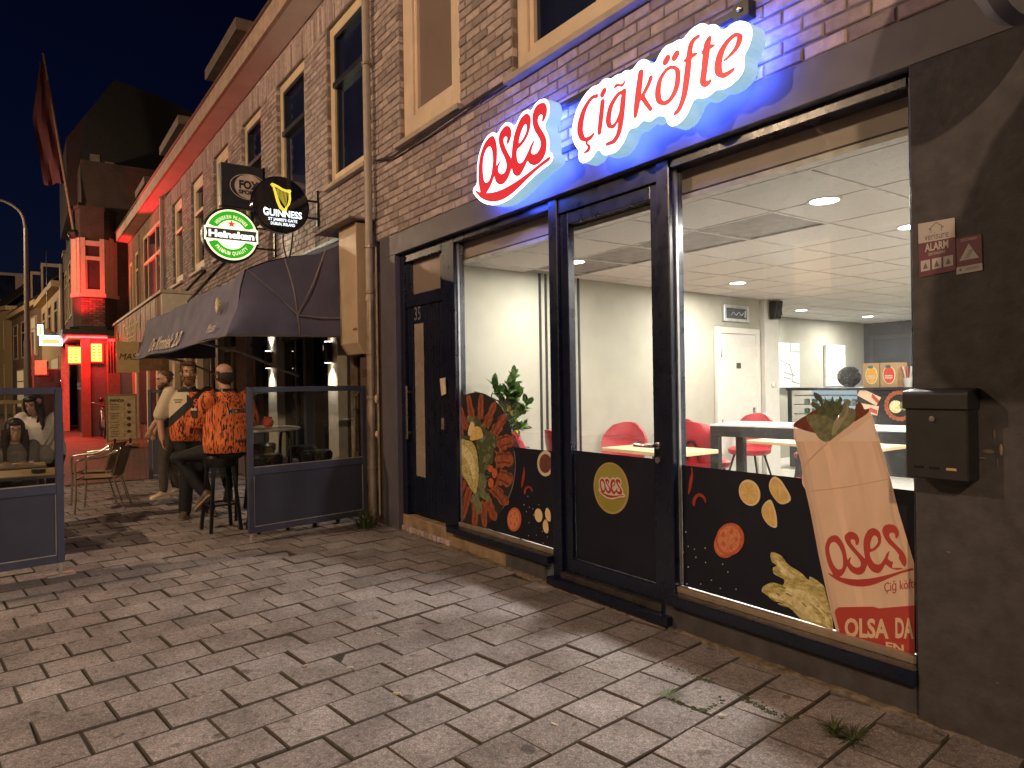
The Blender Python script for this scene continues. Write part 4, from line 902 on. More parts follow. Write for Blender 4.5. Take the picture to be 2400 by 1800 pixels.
def ftxt(px0, px1, hpx, s, clip=None):
    a, b = f3(*px0), f3(*px1); hz = (f3(px0[0], px0[1] - hpx) - a).length; dv = b - a; V, F = text2d(s, 1., False, bold=.035); w = max(v[0] for v in V); hm = max(v[1] for v in V)
    return MB().add([a + dv * (x / w) + Vector((0, -.0012, y / hm * hz)) for x, y in V], F)
ftxt((350, 1272), (800, 1292), 185, 'OLSA').build('printed_words', I_CREAM, rb, fix=False)
ftxt((868, 1285), (1055, 1292), 200, 'DA').build('printed_words', I_CREAM, rb, fix=False)
ftxt((770, 1405), (955, 1440), 75, 'EN').build('printed_words', I_CREAM, rb, fix=False)
# glass door emblem (crop x1050 y900 k2.7655)
fE = decal_fn(1050, 900, 2.7655, YV - .002)
eo = decal('printed_emblem', ink('emblem_gold', (.42, .26, .1), (.5, .33, .14), 5.), film_d, ring(1058, 678, 113, 168, 36, 0, -.12), fE, .0)
decal('emblem_field', ink('emblem_lime', (.27, .235, .03), (.33, .29, .06), 3.), eo, ring(1056, 676, 103, 156, 36, 0, -.12), fE, .0004)
src = np.array([(236, 1160), (1118, 320), (1150, 938), (183, 1367), (390, 1508)], float); dst = np.array([(983, 662), (1124, 640), (1130, 718), (974, 690), (1035, 734)], float)
Aff, *_ = np.linalg.lstsq(np.column_stack([src, np.ones(5)]), dst, rcond=None)
def fel(x, y):
    q = np.array([x, y, 1]) @ Aff; p = onY(1050 + q[0] / 2.7655, 900 + q[1] / 2.7655, YV - .0025); return (p.x, p.z)
lo, res, sd, so = logo_sd(fel, .0025, .03)
slab(MB(), [thin(L, .0006) for L in [max(contours(lo, res, so - .011), key=len)]], P3(YV - .0031), (0, .0003, 0)).build('emblem_outline', I_BOWL, eo)
slab(MB(), [thin(L, .0005) for L in contours(lo, res, sd)], P3(YV - .0037), (0, .0003, 0)).build('emblem_lettering', ink('emblem_red', (.33, .02, .02), (.38, .03, .03), 4.), eo)
mb = MB(); a, b = fE(1086, 748), fE(1140, 750); dv = b - a; V, F = text2d('Çiğ köfte', 1., False); mb.add([a + dv * (x / wt) + Vector((0, -.0012, y * .028)) for x, y in V], F); mb.build('emblem_words', I_RED, eo, fix=False)
# ================================================================== inside the shop
ZC, ZFL = 2.62, .12
M_WALLP = mat('linen_wallpaper', (.33, .315, .26), .85, var=.06, scale=4, bump=.0012, bscale=220)
M_CEIL = mat('ceiling_tile', (.60, .585, .565), .9, var=.04, scale=20, bump=.001, bscale=180)
M_CEILG = mat('ceiling_grid', (.55, .53, .5), .5)
M_FLOORI = mat('vinyl_floor', (.58, .55, .5), .35, var=.15, scale=3)
M_WHITE = mat('white_paint', (.58, .56, .51), .45, var=.05)
M_WOODT = None
def wood(name, c, c2, axis=0, scale=3.):
    n = NT(name); st = [14, 14, 14]; st[axis] = 1.2; v = n.noise(n.coord('Object', tuple(st)), scale, 6, .6)
    n.col(n.ramp(v, [(.3, c), (.7, c2)])); n.b.inputs['Roughness'].default_value = .38; MATS[name] = n.m; return n.m
M_WOODT = wood('pale_oak', (.52, .37, .2), (.68, .52, .3))
def obj_struct(mb, name, m): return struct(mb.build(name, m))
P_A, P_B = Vector((-5.58, 3.38, 0)), Vector((-5.97, 8.42, 0))
floor_in = obj_struct(MB().box(-7.9, .75, 3.4, 14.3, -.05, ZFL), 'shop_floor', M_FLOORI)
wl = obj_struct(MB().hexa([(-5.58, 3.37, ZFL), (-5.97, 8.42, ZFL), (-6.15, 8.42, ZFL), (-5.75, 3.37, ZFL), (-5.58, 3.37, 2.8), (-5.97, 8.42, 2.8), (-6.15, 8.42, 2.8), (-5.75, 3.37, 2.8)]), 'wall_papered', M_WALLP)
wf = obj_struct(MB().hexa([(-7.2, 8.2, ZFL), (-7.55, 14.1, ZFL), (-7.75, 14.1, ZFL), (-7.4, 8.2, ZFL), (-7.2, 8.2, 2.8), (-7.55, 14.1, 2.8), (-7.75, 14.1, 2.8), (-7.4, 8.2, 2.8)]), 'wall_far_side', M_WALLP)
obj_struct(MB().box(-7.4, -6.15, 8.2, 8.35, ZFL, 2.8), 'wall_recess', M_WALLP)
wb = obj_struct(MB().box(-7.8, .75, 14.1, 14.25, ZFL, 2.8), 'wall_back_dark', mat('dark_wall', (.035, .036, .042), .6, var=.2, scale=3))
obj_struct(MB().box(.55, .75, 3.4, 14.3, ZFL, 2.8), 'wall_right', M_WALLP)
obj_struct(MB().box(-7.9, .75, 3.38, 14.3, 2.78, 2.86), 'ceiling_slab', M_PLAST)
bulk = obj_struct(MB().box(-5.7, .6, 3.36, 3.42, 2.66, 2.86), 'bulkhead', mat('bulkhead_board', (.40, .34, .32), .7, var=.06))
MB().box(-5.7, .6, 3.35, 3.44, 2.615, 2.645).build('trim', M_CEILG, bulk)
B('pillar', M_WHITE, wl, -6.02, -5.9, 8.43, 8.75, ZFL, 2.66)
# suspended ceiling: single tiles in a white grid, with a lower grey strip near the window
cg = obj_struct(MB().box(-7.9, .6, 3.44, 14.1, ZC + .02, ZC + .026), 'ceiling', M_CEILG)
TX, TY = .66, .66; tile = MB().box(-TX / 2 + .011, TX / 2 - .011, -TY / 2 + .011, TY / 2 - .011, -.004, .016).mesh('ceiling_tile', bev=.003); tile.materials.append(M_CEIL)
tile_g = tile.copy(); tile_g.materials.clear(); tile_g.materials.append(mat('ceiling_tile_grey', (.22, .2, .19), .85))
for i in range(-8, 6):
    for j in range(17):
        x = -2.79 - TX / 2 + (i + 1) * TX; y = 3.44 + TY / 2 + j * TY
        if x < -7.6 or x > .3: continue
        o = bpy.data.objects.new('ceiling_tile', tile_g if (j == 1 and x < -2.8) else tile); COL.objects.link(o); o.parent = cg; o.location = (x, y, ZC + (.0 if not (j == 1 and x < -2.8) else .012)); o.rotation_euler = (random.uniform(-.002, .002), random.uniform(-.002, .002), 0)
# white T bars of the grid
mb = MB()
for i in range(-8, 7): x = -2.79 - TX + (i + 1) * TX; mb.box(x - .011, x + .011, 3.44, 14.1, ZC - .009, ZC + .019) if -7.9 < x < .6 else None
for j in range(18): y = 3.44 + j * TY; mb.box(-7.9, .6, y - .011, y + .011, ZC - .0075, ZC + .0185)
stuff(mb.build('grid_bars', M_CEILG, cg))
# downlights
dls = [tuple(onZ(u, v, ZC)) for u, v in ((1932, 469), (2136, 530), (1729, 663), (1878, 727), (2034, 742), (1347, 613))] + [(-1.0, 4.3, ZC), (-3.7, 8.6, ZC), (-1.1, 6.5, ZC), (-3.4, 11.5, ZC), (-1.2, 9.5, ZC)]
LB = ['round ceiling downlight nearest the large window', 'ceiling downlight half hidden by the right window frame', 'ceiling downlight in front of the white inner door', 'ceiling downlight behind the black loudspeaker', 'farthest ceiling downlight by the dark wall', 'ceiling downlight seen at the left edge of the glass door']
for i, (x, y, z) in enumerate(dls):
    t = thing('downlight', LB[i] if i < 6 else 'round recessed ceiling downlight over the counter side', 'ceiling lamp', (x, y, z - .004), 0, 'recessed ceiling downlights')
    MB().lathe([(.095, .004), (.105, 0), (.1, -.008), (.085, -.006), (.085, .004)], (x, y, z - .004), 24).build('trim_ring', M_WHITE, t, smooth=True)
    MB().lathe([(.084, .0), (.084, -.006)], (x, y, z - .004), 24).build('lens', em('downlight_lens', (1., .97, .86), 22.), t)
    light('lamp', 'AREA', (x, y, z - .02), 84 if i != 5 else 52, (1., .95, .87), t, shape='DISK', size=.16)
# side wall: black stripes, inner door, sign, speaker
def onwall(y, out=0.): # point on the papered wall at depth y
    t = (y - 3.38) / (8.42 - 3.38); return Vector((P_A.x + (P_B.x - P_A.x) * t + out, y, 0))
def wbox(name, m, par, y0, y1, z0, z1, d0, d1, bev=0.):
    a, b = onwall(y0), onwall(y1); return MB().hexa([(a.x + d0, y0, z0), (a.x + d1, y0, z0), (b.x + d1, y1, z0), (b.x + d0, y1, z0), (a.x + d0, y0, z1), (a.x + d1, y0, z1), (b.x + d1, y1, z1), (b.x + d0, y1, z1)]).build(name, m, par, bev=bev)
M_LATH = mat('black_lath', (.015, .014, .014), .4)
for yy in (4.32, 4.40, 4.48, 4.80, 4.87, 6.24, 6.31, 6.38): wbox('stripe', M_LATH, wl, yy, yy + .025, ZFL, ZC, .0, .012)
idr = thing('inner_door', 'white inner door with small dark plate in the papered wall', 'door', (-5.9, 7.8, ZFL))
wbox('door_leaf', M_WHITE, idr, 7.42, 8.26, ZFL, 2.12, .0, .03, .003)
for a, b, z0, z1 in ((7.33, 7.42, ZFL, 2.2), (8.26, 8.35, ZFL, 2.2), (7.42, 8.26, 2.12, 2.2)): wbox('door_frame', M_WHITE, idr, a, b, z0, z1, .0, .05, .005)
wbox('sign_plate', M_LATH, idr, 7.79, 7.89, 1.66, 1.735, .03, .036)
wbox('lock_plate', M_METAL, idr, 8.17, 8.22, .93, 1.13, .03, .037); a = onwall(8.19, .037)
MB().tube([(a.x, 8.19, 1.05), (a.x + .05, 8.19, 1.05), (a.x + .06, 8.1, 1.05)], .009, 8).build('handle', M_METAL, idr, smooth=True)
for z in (1.85, .95): wbox('hinge', M_METAL, idr, 7.415, 7.435, z - .05, z + .05, .03, .055)
fr = thing('wall_grille', 'small framed dark grille above the white inner door', 'grille', (-5.9, 7.8, 2.28))
for a, b, z0, z1 in ((7.52, 7.57, 2.28, 2.5), (8.05, 8.1, 2.28, 2.5), (7.57, 8.05, 2.28, 2.32), (7.57, 8.05, 2.46, 2.5)): wbox('frame', mat('silver_frame', (.5, .5, .5), .35, metal=.7), fr, a, b, z0, z1, .0, .04, .004)
wbox('panel', mat('grille_dark', (.05, .055, .06), .5, var=.8, scale=40), fr, 7.57, 8.05, 2.32, 2.46, .0, .015)
a = onwall(7.81, .018); mb = MB().tube([(a.x, 7.62 + k * .02, 2.39 + .02 * math.sin(k * 1.1)) for k in range(19)], .006, 5)
for yy in (7.62, 8.0): mb.tube([(a.x, yy, 2.35), (a.x, yy + .02, 2.43)], .006, 5).tube([(a.x, yy + .02, 2.35), (a.x, yy, 2.43)], .006, 5)
mb.build('tracery', mat('silver_ink', (.5, .5, .5), .5), fr)
spk = thing('loudspeaker', 'black loudspeaker on the wall corner beneath the ceiling', 'loudspeaker', (-5.78, 8.6, 2.36))
MB().hexa([(-5.88, 8.5, 2.34), (-5.78, 8.5, 2.34), (-5.78, 8.64, 2.34), (-5.88, 8.64, 2.34), (-5.88, 8.5, 2.59), (-5.74, 8.5, 2.59), (-5.74, 8.64, 2.59), (-5.88, 8.64, 2.59)]).build('cabinet', M_BLACK, spk, bev=.012)
MB().lathe([(.05, 0), (.054, .01), (.02, .012)], (-5.77, 8.57, 2.43), 16, 'x').build('cone', mat('speaker_grill', (.03, .03, .03), .8), spk, smooth=True)
MB().tube([(-5.85, 8.66, 2.5), (-5.82, 8.72, 2.4), (-5.86, 8.74, 2.62)], .006, 6).build('wire', M_BLACK, spk)
th = MB().lathe([(.045, 0), (.045, .02), (.03, .03)], (-5.9, 8.6, 1.44), 16, 'x').build('thermostat', M_WHITE, smooth=True); tag(th, 'round white thermostat on the pillar beside the inner door', 'thermostat')
# wall art
for i, (y0, y1, lab) in enumerate(((10.8, 11.42, 'tall white relief art panel on the far wall, nearer the inner door'), (12.45, 13.1, 'tall white relief art panel on the far wall, behind the black globe'))):
    x = -7.34 - .06 * (y0 - 10.8); a = thing('art_panel', lab, 'wall art', (x, y0, 1.38))
    B('board', mat('art_white', (.68, .68, .64), .5), a, x, x + .06, y0, y1, 1.36, 2.15, bev=.006)
    mb = MB(); w = y1 - y0; f = lambda s, t: Vector((x + .063, y0 + s * w, 1.36 + t * .79))
    for L in ([(.05, .62), (.5, .5), (.62, .3), (.98, .42)], [(.5, .5), (.55, 1)], [(.55, .82), (1, .8)], [(.2, .35), (.75, .26)], [(.2, .24), (.5, .2)], [(.62, .3), (.6, .14), (.98, .08)]): mb.tube([f(*p) for p in L], .006, 5)
    mb.build('relief_line', mat('relief_grey', (.2, .2, .19), .7), a)
# lemon tree in the corner by the left window
lt = thing('lemon_tree', 'potted lemon tree with yellow fruit behind the left shop window', 'plant', (-5.3, 3.62, ZFL))
tx, ty = -5.3, 3.62
MB().lathe([(.11, 0), (.15, .28), (.16, .3), (.14, .3), (.13, .26)], (tx, ty, ZFL), 18).build('pot', mat('pot_white', (.6, .6, .58), .4), lt, smooth=True)
trunk = [(tx, ty, ZFL + .25), (tx - .02, ty, .7), (tx + .01, ty + .01, 1.05), (tx + .04, ty, 1.36)]
mb = MB().tube(trunk, [.018, .016, .013, .01], 7); rr = random.Random(21); tips = []
for k in range(17):
    b = Vector(trunk[2]).lerp(Vector(trunk[3]), rr.random()) if k > 3 else Vector(trunk[2]); a = rr.uniform(0, 6.28); el = rr.uniform(.2, 1.3)
    L = rr.uniform(.2, .36); d = Vector((math.cos(a) * math.cos(el) * 1.5, math.sin(a) * math.cos(el) * .6, math.sin(el) * .85))
    e = b + d * L; mb.tube([b, b.lerp(e, .5) + Vector((0, 0, .02)), e], [.008, .006, .003], 5); tips.append((b, e, d))
mb.build('trunk', mat('bark', (.12, .09, .06), .9, bump=.004), lt, smooth=True)
mb = MB()
for b, e, d in tips:
    for q in range(22):
        p = b.lerp(e, rr.uniform(.3, 1.05)); a = rr.uniform(0, 6.28); dd = (d + Vector((rr.uniform(-1, 1), rr.uniform(-.9, .9), rr.uniform(-.6, .9)))).normalized()
        L = rr.uniform(.075, .125); s = dd.cross(Vector((rr.uniform(-1, 1), rr.uniform(-1, 1), 1))).normalized() * L * .27; nrm = s.cross(dd).normalized() * L * .08
        mb.add([p, p + dd * L * .35 + s, p + dd * L * .75 + s * .75, p + dd * L - nrm, p + dd * L * .75 - s * .75, p + dd * L * .35 - s, p + dd * L * .5 + nrm], [(0, 1, 6), (1, 2, 6), (2, 3, 6), (3, 4, 6), (4, 5, 6), (5, 0, 6)])
stuff(mb.build('crown', mat('lemon_leaf', (.07, .16, .03), .4, var=.55, scale=12), lt, fix=False))
for k in range(11):
    b, e, d = tips[k % len(tips)]; p = b.lerp(e, rr.uniform(.5, .95)) - Vector((0, .02, .035)); MB().ell(p, (.022, .022, .028), 10, 7).build('lemon', mat('lemon_skin', (.62, .46, .03), .45), lt, smooth=True)
# furniture
M_RSEAT = mat('red_leatherette', (.36, .018, .028), .38, var=.15, scale=8, bump=.002, bscale=40)
def dining_chair(name, label):
    t = thing(name, label, 'chair', (0, 0, 0), 0, 'red dining chairs')
    mb = MB(); N, Mz = 10, 7
    for sgn in (0, 1):
        pass
    vs = []; fs = []
    for j in range(Mz + 1):
        v = j / Mz; w = .235 * (1 - .55 * max(0, v - .55) ** 2 * 4) * (.86 + .14 * min(1, v * 2)); z = .47 + .40 * v
        for i in range(N + 1):
            u = i / N * 2 - 1; dep = .02 + .07 * u * u
            vs.append((u * w, .22 - dep - .04 * (1 - v) + .06 * v, z - .03 * u * u * v))
    n1 = len(vs); vs2 = [(x, y + .045, z) for x, y, z in vs]
    W_ = N + 1
    for j in range(Mz):
        for i in range(N): a = j * W_ + i; fs += [(a, a + 1, a + W_ + 1, a + W_), (n1 + a, n1 + a + W_, n1 + a + W_ + 1, n1 + a + 1)]
    edge = [i for i in range(W_)] + [j * W_ + N for j in range(1, Mz + 1)] + [Mz * W_ + i for i in range(N - 1, -1, -1)] + [j * W_ for j in range(Mz - 1, 0, -1)]
    for a, b in zip(edge, edge[1:] + edge[:1]): fs.append((a, n1 + a, n1 + b, b))
    MB().add(vs + vs2, fs).build('backrest', M_RSEAT, t, False, smooth=True)
    for uz in (.62, .74): MB().tube([(u * .2, .155 - .07 * u * u + (.06 * (uz - .47) / .4), uz) for u in np.linspace(-1, 1, 7)], .004, 5).build('stitch_seam', mat('red_seam', (.2, .01, .015), .6), t, False)
    MB().lathe([(.2, -.03), (.235, -.01), (.24, .03), (.2, .05), (.05, .055)], (0, 0, .44), 20).build('seat', M_RSEAT, t, False, smooth=True)
    for x, y in ((-.17, -.17), (.17, -.17), (-.17, .17), (.17, .17)): MB().tube([(x * .7, y * .7, .42), (x * 1.25, y * 1.25, 0)], [.014, .009], 8).build('leg', M_BLACK, t, False, smooth=True)
    MB().tube([(-.06, .24, .5), (-.065, .26, .6), (-.03, .265, .68), (.03, .265, .68), (.065, .26, .6), (.06, .24, .5)], .011, 8).build('back_handle', M_BLACK, t, False, smooth=True)
    return t
ch = dining_chair('dining_chair', 'red padded chair whose back shows at the left window by the lemon tree')
CH = [((-5.15, 3.92), 2.7, None), ((-4.98, 4.25), 2.9, 'red chair back low at the left edge of the glass door'), ((-5.32, 5.05), .35, 'red quilted chair back in the middle of the glass door'), ((-5.3, 5.9), .4, 'red chair back half hidden behind the glass door right rail'), ((-4.99, 6.05), 3.3, 'red chair turned with its black back handle showing, at the large window left edge'), ((-5.5, 7.5), .2, 'red chair seen between the bar table legs, left one'), ((-4.6, 7.55), 0., 'red chair seen between the bar table legs, right one')]
for i, ((x, y), rz, lab) in enumerate(CH):
    o = ch if i == 0 else copy_tree(ch); o.location = (x, y, ZFL); o.rotation_euler = (0, 0, rz); o.scale = (1.1, 1.1, 1.1)
    if lab: o['label'] = lab
def table(label, x0, x1, y0, y1, z, rz=0.):
    cx, cy = (x0 + x1) / 2, (y0 + y1) / 2; t = thing('dining_table', label, 'table', (cx, cy, ZFL))
    B('table_top', M_WOODT, t, x0, x1, y0, y1, z - .035, z, bev=.004)
    B('column', M_BLACK, t, cx - .04, cx + .04, cy - .04, cy + .04, ZFL + .02, z - .035); B('base', M_BLACK, t, cx - .22, cx + .22, cy - .22, cy + .22, ZFL, ZFL + .02, bev=.004)
table('pale oak table between the red chairs behind the glass door', -5.0, -4.1, 4.55, 5.15, .88)
table('pale oak table behind the bar table legs', -5.0, -3.5, 6.75, 7.4, .82)
# high bar table with black frame
bt = thing('bar_table', 'long high bar table with pale top and black frame inside the large window', 'table', (-3.6, 5.8, ZFL))
d1 = Vector((-2.2 + 4.537, 6.02 - 5.57, 0)).normalized(); n1_ = Vector((-d1.y, d1.x, 0)); o0 = Vector((-4.537, 5.57, 0))
def bb(name, m, a0, a1, b0, b1, z0, z1): 
    P = [o0 + d1 * a + n1_ * b for a, b in ((a0, b0), (a1, b0), (a1, b1), (a0, b1))]; return MB().hexa([(p.x, p.y, z0) for p in P] + [(p.x, p.y, z1) for p in P]).build(name, m, bt, bev=.004)
bb('table_top', mat('table_white', (.55, .55, .52), .3), 0, 2.6, 0, .62, 1.055, 1.075)
bb('table_frame', M_BLACK, 0, 2.6, .0, .62, .955, 1.053)
for a in (.0, .92, 2.5):
    for b in (.0, .54): bb('leg', M_BLACK, a, a + .085, b, b + .08, ZFL, .955)
for a, lab in ((.75, 'padded black stool under the bar table, left one'), (2.3, 'padded black stool under the bar table, right one')):
    c = o0 + d1 * (a + .35) + n1_ * -.3; t = thing('bar_chair', lab, 'stool', (c.x, c.y, ZFL), math.atan2(d1.y, d1.x), 'bar stools at the bar table')
    MB().prism([(-.2, -.2, .42), (-.23, .2, .5), (-.2, .22, .85), (-.16, .2, .85), (-.17, .17, .55), (-.15, -.2, .46)], (.36, 0, 0)).build('shell', M_BLACK, t, False, bev=.02, smooth=True)
    MB().box(-.18, .18, -.2, .18, .48, .53).build('cushion', M_RSEAT, t, False, bev=.02)
    for x, y in ((-.16, -.16), (.16, -.16), (-.16, .16), (.16, .16)): MB().tube([(x, y, .45), (x * 1.15, y * 1.15, 0)], .012, 7).build('leg', M_METAL, t, False, smooth=True)
# serving counter with chiller and printed front
CYc = 10.0
ct = thing('serving_counter', 'dark serving counter with glass chiller and printed food front', 'counter', (-5., CYc, ZFL))
B('counter_body', M_BLACK, ct, -5.47, -2.4, CYc, CYc + .7, ZFL, 1.33, bev=.006); B('counter_top', M_BLACK, ct, -6.62, -2.35, CYc - .02, CYc + .75, 1.33, 1.37, bev=.004)
cl = B('chiller', mat('chiller_frame', (.05, .05, .055), .4), ct, -6.6, -5.48, CYc + .03, CYc + .7, ZFL, .8, bev=.006)
B('chiller_back', em('chiller_lit', (.62, .85, 1.), .55, (.5, .6, .65)), ct, -6.55, -5.5, CYc + .6, CYc + .62, .8, 1.33)
B('chiller_post', M_BLACK, ct, -6.6, -6.55, CYc, CYc + .04, .8, 1.33); B('chiller_glass', glass('chiller_glass'), ct, -6.55, -5.5, CYc + .02, CYc + .026, .8, 1.33)
for z in (.95, 1.1, 1.24): B('shelf', mat('shelf_steel', (.3, .36, .4), .3, metal=.6), ct, -6.54, -5.5, CYc + .08, CYc + .58, z, z + .015)
rr = random.Random(9)
for k in range(14): 
    z = (.965, 1.115)[k % 2]; x = -6.45 + (k // 2) * .13; MB().lathe([(.04, 0), (.045, .06), (.03, .075)], (x, CYc + .3, z), 10).build('food_tub', mat(('tub_green', 'tub_white', 'tub_teal')[k % 3], ((.12, .3, .12), (.5, .55, .55), (.1, .3, .3))[k % 3], .4), ct, smooth=True)
fC = lambda s, t: Vector((-5.4 + s * 1.35, CYc - .004, .84 + t * .5))
def cdec(name, m, pts, lift=0.): 
    P = [fC(*p) - Vector((0, lift, 0)) for p in pts]; n = len(P); MB().add(P, [tuple(t) for t in geometry.tessellate_polygon([[Vector((p.x, p.z, 0)) for p in P]])]).build(name, m, ct, fix=False)
cring = lambda x, y, r, n=14: [(x + r * math.cos(a) / 1.35, y + r * math.sin(a) / .5) for a in np.linspace(0, 6.283, n, endpoint=False)]
for k in range(22):
    a = k * .2856; x, y = .40 + .185 * math.cos(a) / 1.35 * 1.0, .55 + .185 * math.sin(a) / .5; cdec('printed_meat', I_MEAT, cring(x, y, .034, 8), .001 + .0001 * k)
cdec('printed_lettuce', I_LETT2, cring(.36, .52, .09), .004); cdec('printed_herbs', I_GREEN2, cring(.45, .55, .07), .005)
for x, y, a in ((.08, .8, -.5), (.06, .45, -.2)):
    c, s = math.cos(a), math.sin(a); cdec('printed_wrap', I_CREAM, [(x + (p * c - q * s) * .12, y + (p * s + q * c) * .3) for p, q in ((-1, -.4), (1, -.45), (1, .45), (-1, .4))], .003); cdec('printed_logo', I_RED, [(x + .07 + (p * c - q * s) * .04, y - .06 + (p * s + q * c) * .2) for p, q in ((-1, -.3), (1, -.3), (1, .3), (-1, .3))], .006)
for x, y in ((.66, .4), (.7, .28), (.64, .25), (.72, .8)): cdec('printed_food', I_TOM2 if y < .5 else I_BOWL, cring(x, y, .05 if y < .5 else .09), .004)
gb = thing('glass_globe', 'dark faceted glass globe standing on the counter', 'ornament', (-5.72, CYc + .25, 1.37))
MB().ell((-5.72, CYc + .25, 1.53), (.17, .17, .16), 10, 7).build('globe', mat('smoked_glass', (.02, .022, .026), .08, metal=.2, gloss_var=.05), gb); MB().lathe([(.08, 0), (.06, .03)], (-5.72, CYc + .25, 1.37), 14).build('foot', M_BLACK, gb)
for i, (x0, c, lab) in enumerate(((-5.43, (.62, .30, .03), 'brown sauce box with orange picture on the counter'), (-5.18, (.5, .05, .03), 'brown sauce box with red picture on the counter'))):
    t = thing('sauce_box', lab, 'box', (x0 + .12, CYc + .2, 1.37)); B('carton', mat('kraft_card', (.42, .27, .13), .8, var=.1), t, x0, x0 + .235, CYc + .1, CYc + .4, 1.37, 1.72, bev=.004)
    f = lambda x, z: Vector((x0 + .118 + x, CYc + .097, 1.545 + z)); el = lambda cx, cz, a, b: MB().add([f(cx + a * math.cos(k), cz + b * math.sin(k)) for k in np.linspace(0, 6.2, 18)], [tuple(range(18))])
    o = el(.01, .0, .09, .13).build('printed_oval', ink('box_cream', (.7, .62, .4), (.75, .66, .45), 5.), t, fix=False); o = el(.01, .0, .078, .118)
    o.v = [(a, b - .001, c_) for a, b, c_ in o.v]; o.build('printed_picture', ink('box_pic%d' % i, c, tuple(min(1, q * 1.5) for q in c), 30.), t, fix=False)
    o = el(0, .12, .04, .022); o.v = [(a, b - .002, c_) for a, b, c_ in o.v]; o.build('printed_badge', ink('box_badge', (.02, .10, .12), (.03, .14, .1), 10.), t, fix=False)
    o = MB(); 
    for z in (-.02, -.05): o.add([f(-.05, z), f(.06, z), f(.06, z + .018), f(-.05, z + .018)], [(0, 1, 2, 3)])
    o.v = [(a, b - .002, c_) for a, b, c_ in o.v]; o.build('printed_words', I_BOWL, t, fix=False)
cp = thing('straw_cup', 'paper cup of red and white straws beside the sauce boxes', 'cup', (-4.84, CYc + .2, 1.37))
MB().lathe([(.05, 0), (.07, .13), (.066, .13), (.045, .01)], (-4.84, CYc + .2, 1.37), 16).build('cup', M_WHITE, cp, smooth=True)
for k in range(9):
    a = k * .7; MB().tube([(-4.84 + .02 * math.cos(a), CYc + .2 + .02 * math.sin(a), 1.4), (-4.84 + .09 * math.cos(a), CYc + .2 + .05 * math.sin(a), 1.66)], .009, 6).build('straw', mat('straw_red', (.55, .08, .07), .5) if k % 2 else M_WHITE, cp, smooth=True)
gbx = B('green_box', mat('lime_card', (.22, .5, .03), .6), None, -4.72, -4.3, CYc + .15, CYc + .4, 1.37, 1.5, bev=.004); tag(gbx, 'flat lime green box lying on the counter', 'box')
wr = MB()
for a, b in (((-4.55, 1.5), (-4.55, 1.72)), ((-4.55, 1.72), (-4.2, 1.72)), ((-4.45, 1.5), (-4.45, 1.7))): wr.tube([(a[0], CYc + .3, a[1]), (b[0], CYc + .3, b[1])], .006, 6)
tag(wr.build('wire_stand', mat('brass_wire', (.6, .5, .3), .4, metal=.8)), 'thin wire stand behind the lime green box', 'stand')
wd = thing('service_window', 'white framed opening in the dark back wall', 'window', (-6.0, 14.1, 1.2))
MB().box(-6.42, -6.3, 14.02, 14.1, 1.1, 2.2).box(-6.3, -4.6, 14.02, 14.1, 2.1, 2.2).box(-4.7, -4.6, 14.02, 14.1, 1.1, 2.1).build('frame', M_WHITE, wd, bev=.005); B('pane', mat('grey_pane', (.14, .15, .17), .2), wd, -6.3, -4.7, 14.06, 14.08, 1.1, 2.1)
# ================================================================== cafe row left of the drainpipe
SL = .0115
cy_ = lambda x: 3.2 + SL * min(0., x + 9.0)      # the street front turns very slightly
cafe = thing('cafe_building', 'long two storey brick house with dark awning over its cafe', 'building', (-11., 3.2, 0))
CX0, CX1 = -19.75, -7.1
M_WOOD2 = mat('cream_frame', (.72, .56, .38), .5, var=.12, scale=4)
WIN = [(-8.5, -7.33), (-10.53, -9.34), (-12.46, -11.35), (-14.5, -13.37), (-16.57, -15.4), (-18.7, -17.55)]
holes = [(a, b, 4.02, 5.99) for a, b in WIN]
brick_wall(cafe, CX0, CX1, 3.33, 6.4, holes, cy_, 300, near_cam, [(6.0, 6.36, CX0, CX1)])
wall_panel(cafe, 'mortar_bed', M_MORT, CX0, CX1, 3.33, 6.42, holes, cy_, .1, .011)
B('back_wall', M_PLAST, cafe, CX0, CX1, 9.0, 9.1, 0, 6.4); B('party_wall', M_PLAST, cafe, CX0, CX0 + .1, 3.3, 9.0, 3.3, 6.4)
M_DSASH = mat('dark_sash', (.02, .022, .035), .35)
for i, (a, b) in enumerate(WIN):
    y = cy_((a + b) / 2)
    if i < 3: upper_window(cafe, (a, b, 4.02, 5.99), y, M_WOOD2, M_DGLASS, (5.28, M_DSASH), slim=.12)
    else: upper_window(cafe, (a, b, 4.02, 5.99), y, M_WOOD2, M_DGLASS, (5.3, M_WOOD2), slim=.17)
def tilt_box(par, name, m, x0, x1, y0, y1, z0, z1, fy=cy_, bev=0.):
    """box that follows the street line; y0,y1 relative to it"""
    a, b = fy(x0), fy(x1); return MB().hexa([(x0, a + y0, z0), (x1, b + y0, z0), (x1, b + y1, z0), (x0, a + y1, z0), (x0, a + y0, z1), (x1, b + y0, z1), (x1, b + y1, z1), (x0, a + y1, z1)]).build(name, m, par, bev=bev)
tilt_box(cafe, 'soffit_board', mat('soffit_paint', (.72, .66, .62), .6, var=.1, scale=2), -26.5, CX1 + .6, -.3, .02, 6.4, 6.43)
M_GUT = mat('gutter_board', (.40, .29, .23), .7, var=.25, scale=5)
tilt_box(cafe, 'gutter_board', M_GUT, -26.5, CX1 + .6, -.36, -.3, 6.39, 6.66, bev=.006)
tilt_box(cafe, 'gutter_lip', mat('gutter_zinc', (.16, .12, .1), .5, metal=.4), -26.5, CX1 + .6, -.39, -.33, 6.66, 6.69)
M_TILE = mat('roof_tile_dark', (.035, .025, .028), .8, var=.3, scale=12, bump=.01, bscale=14)
a, b = cy_(-26.5), cy_(CX1 + .6)
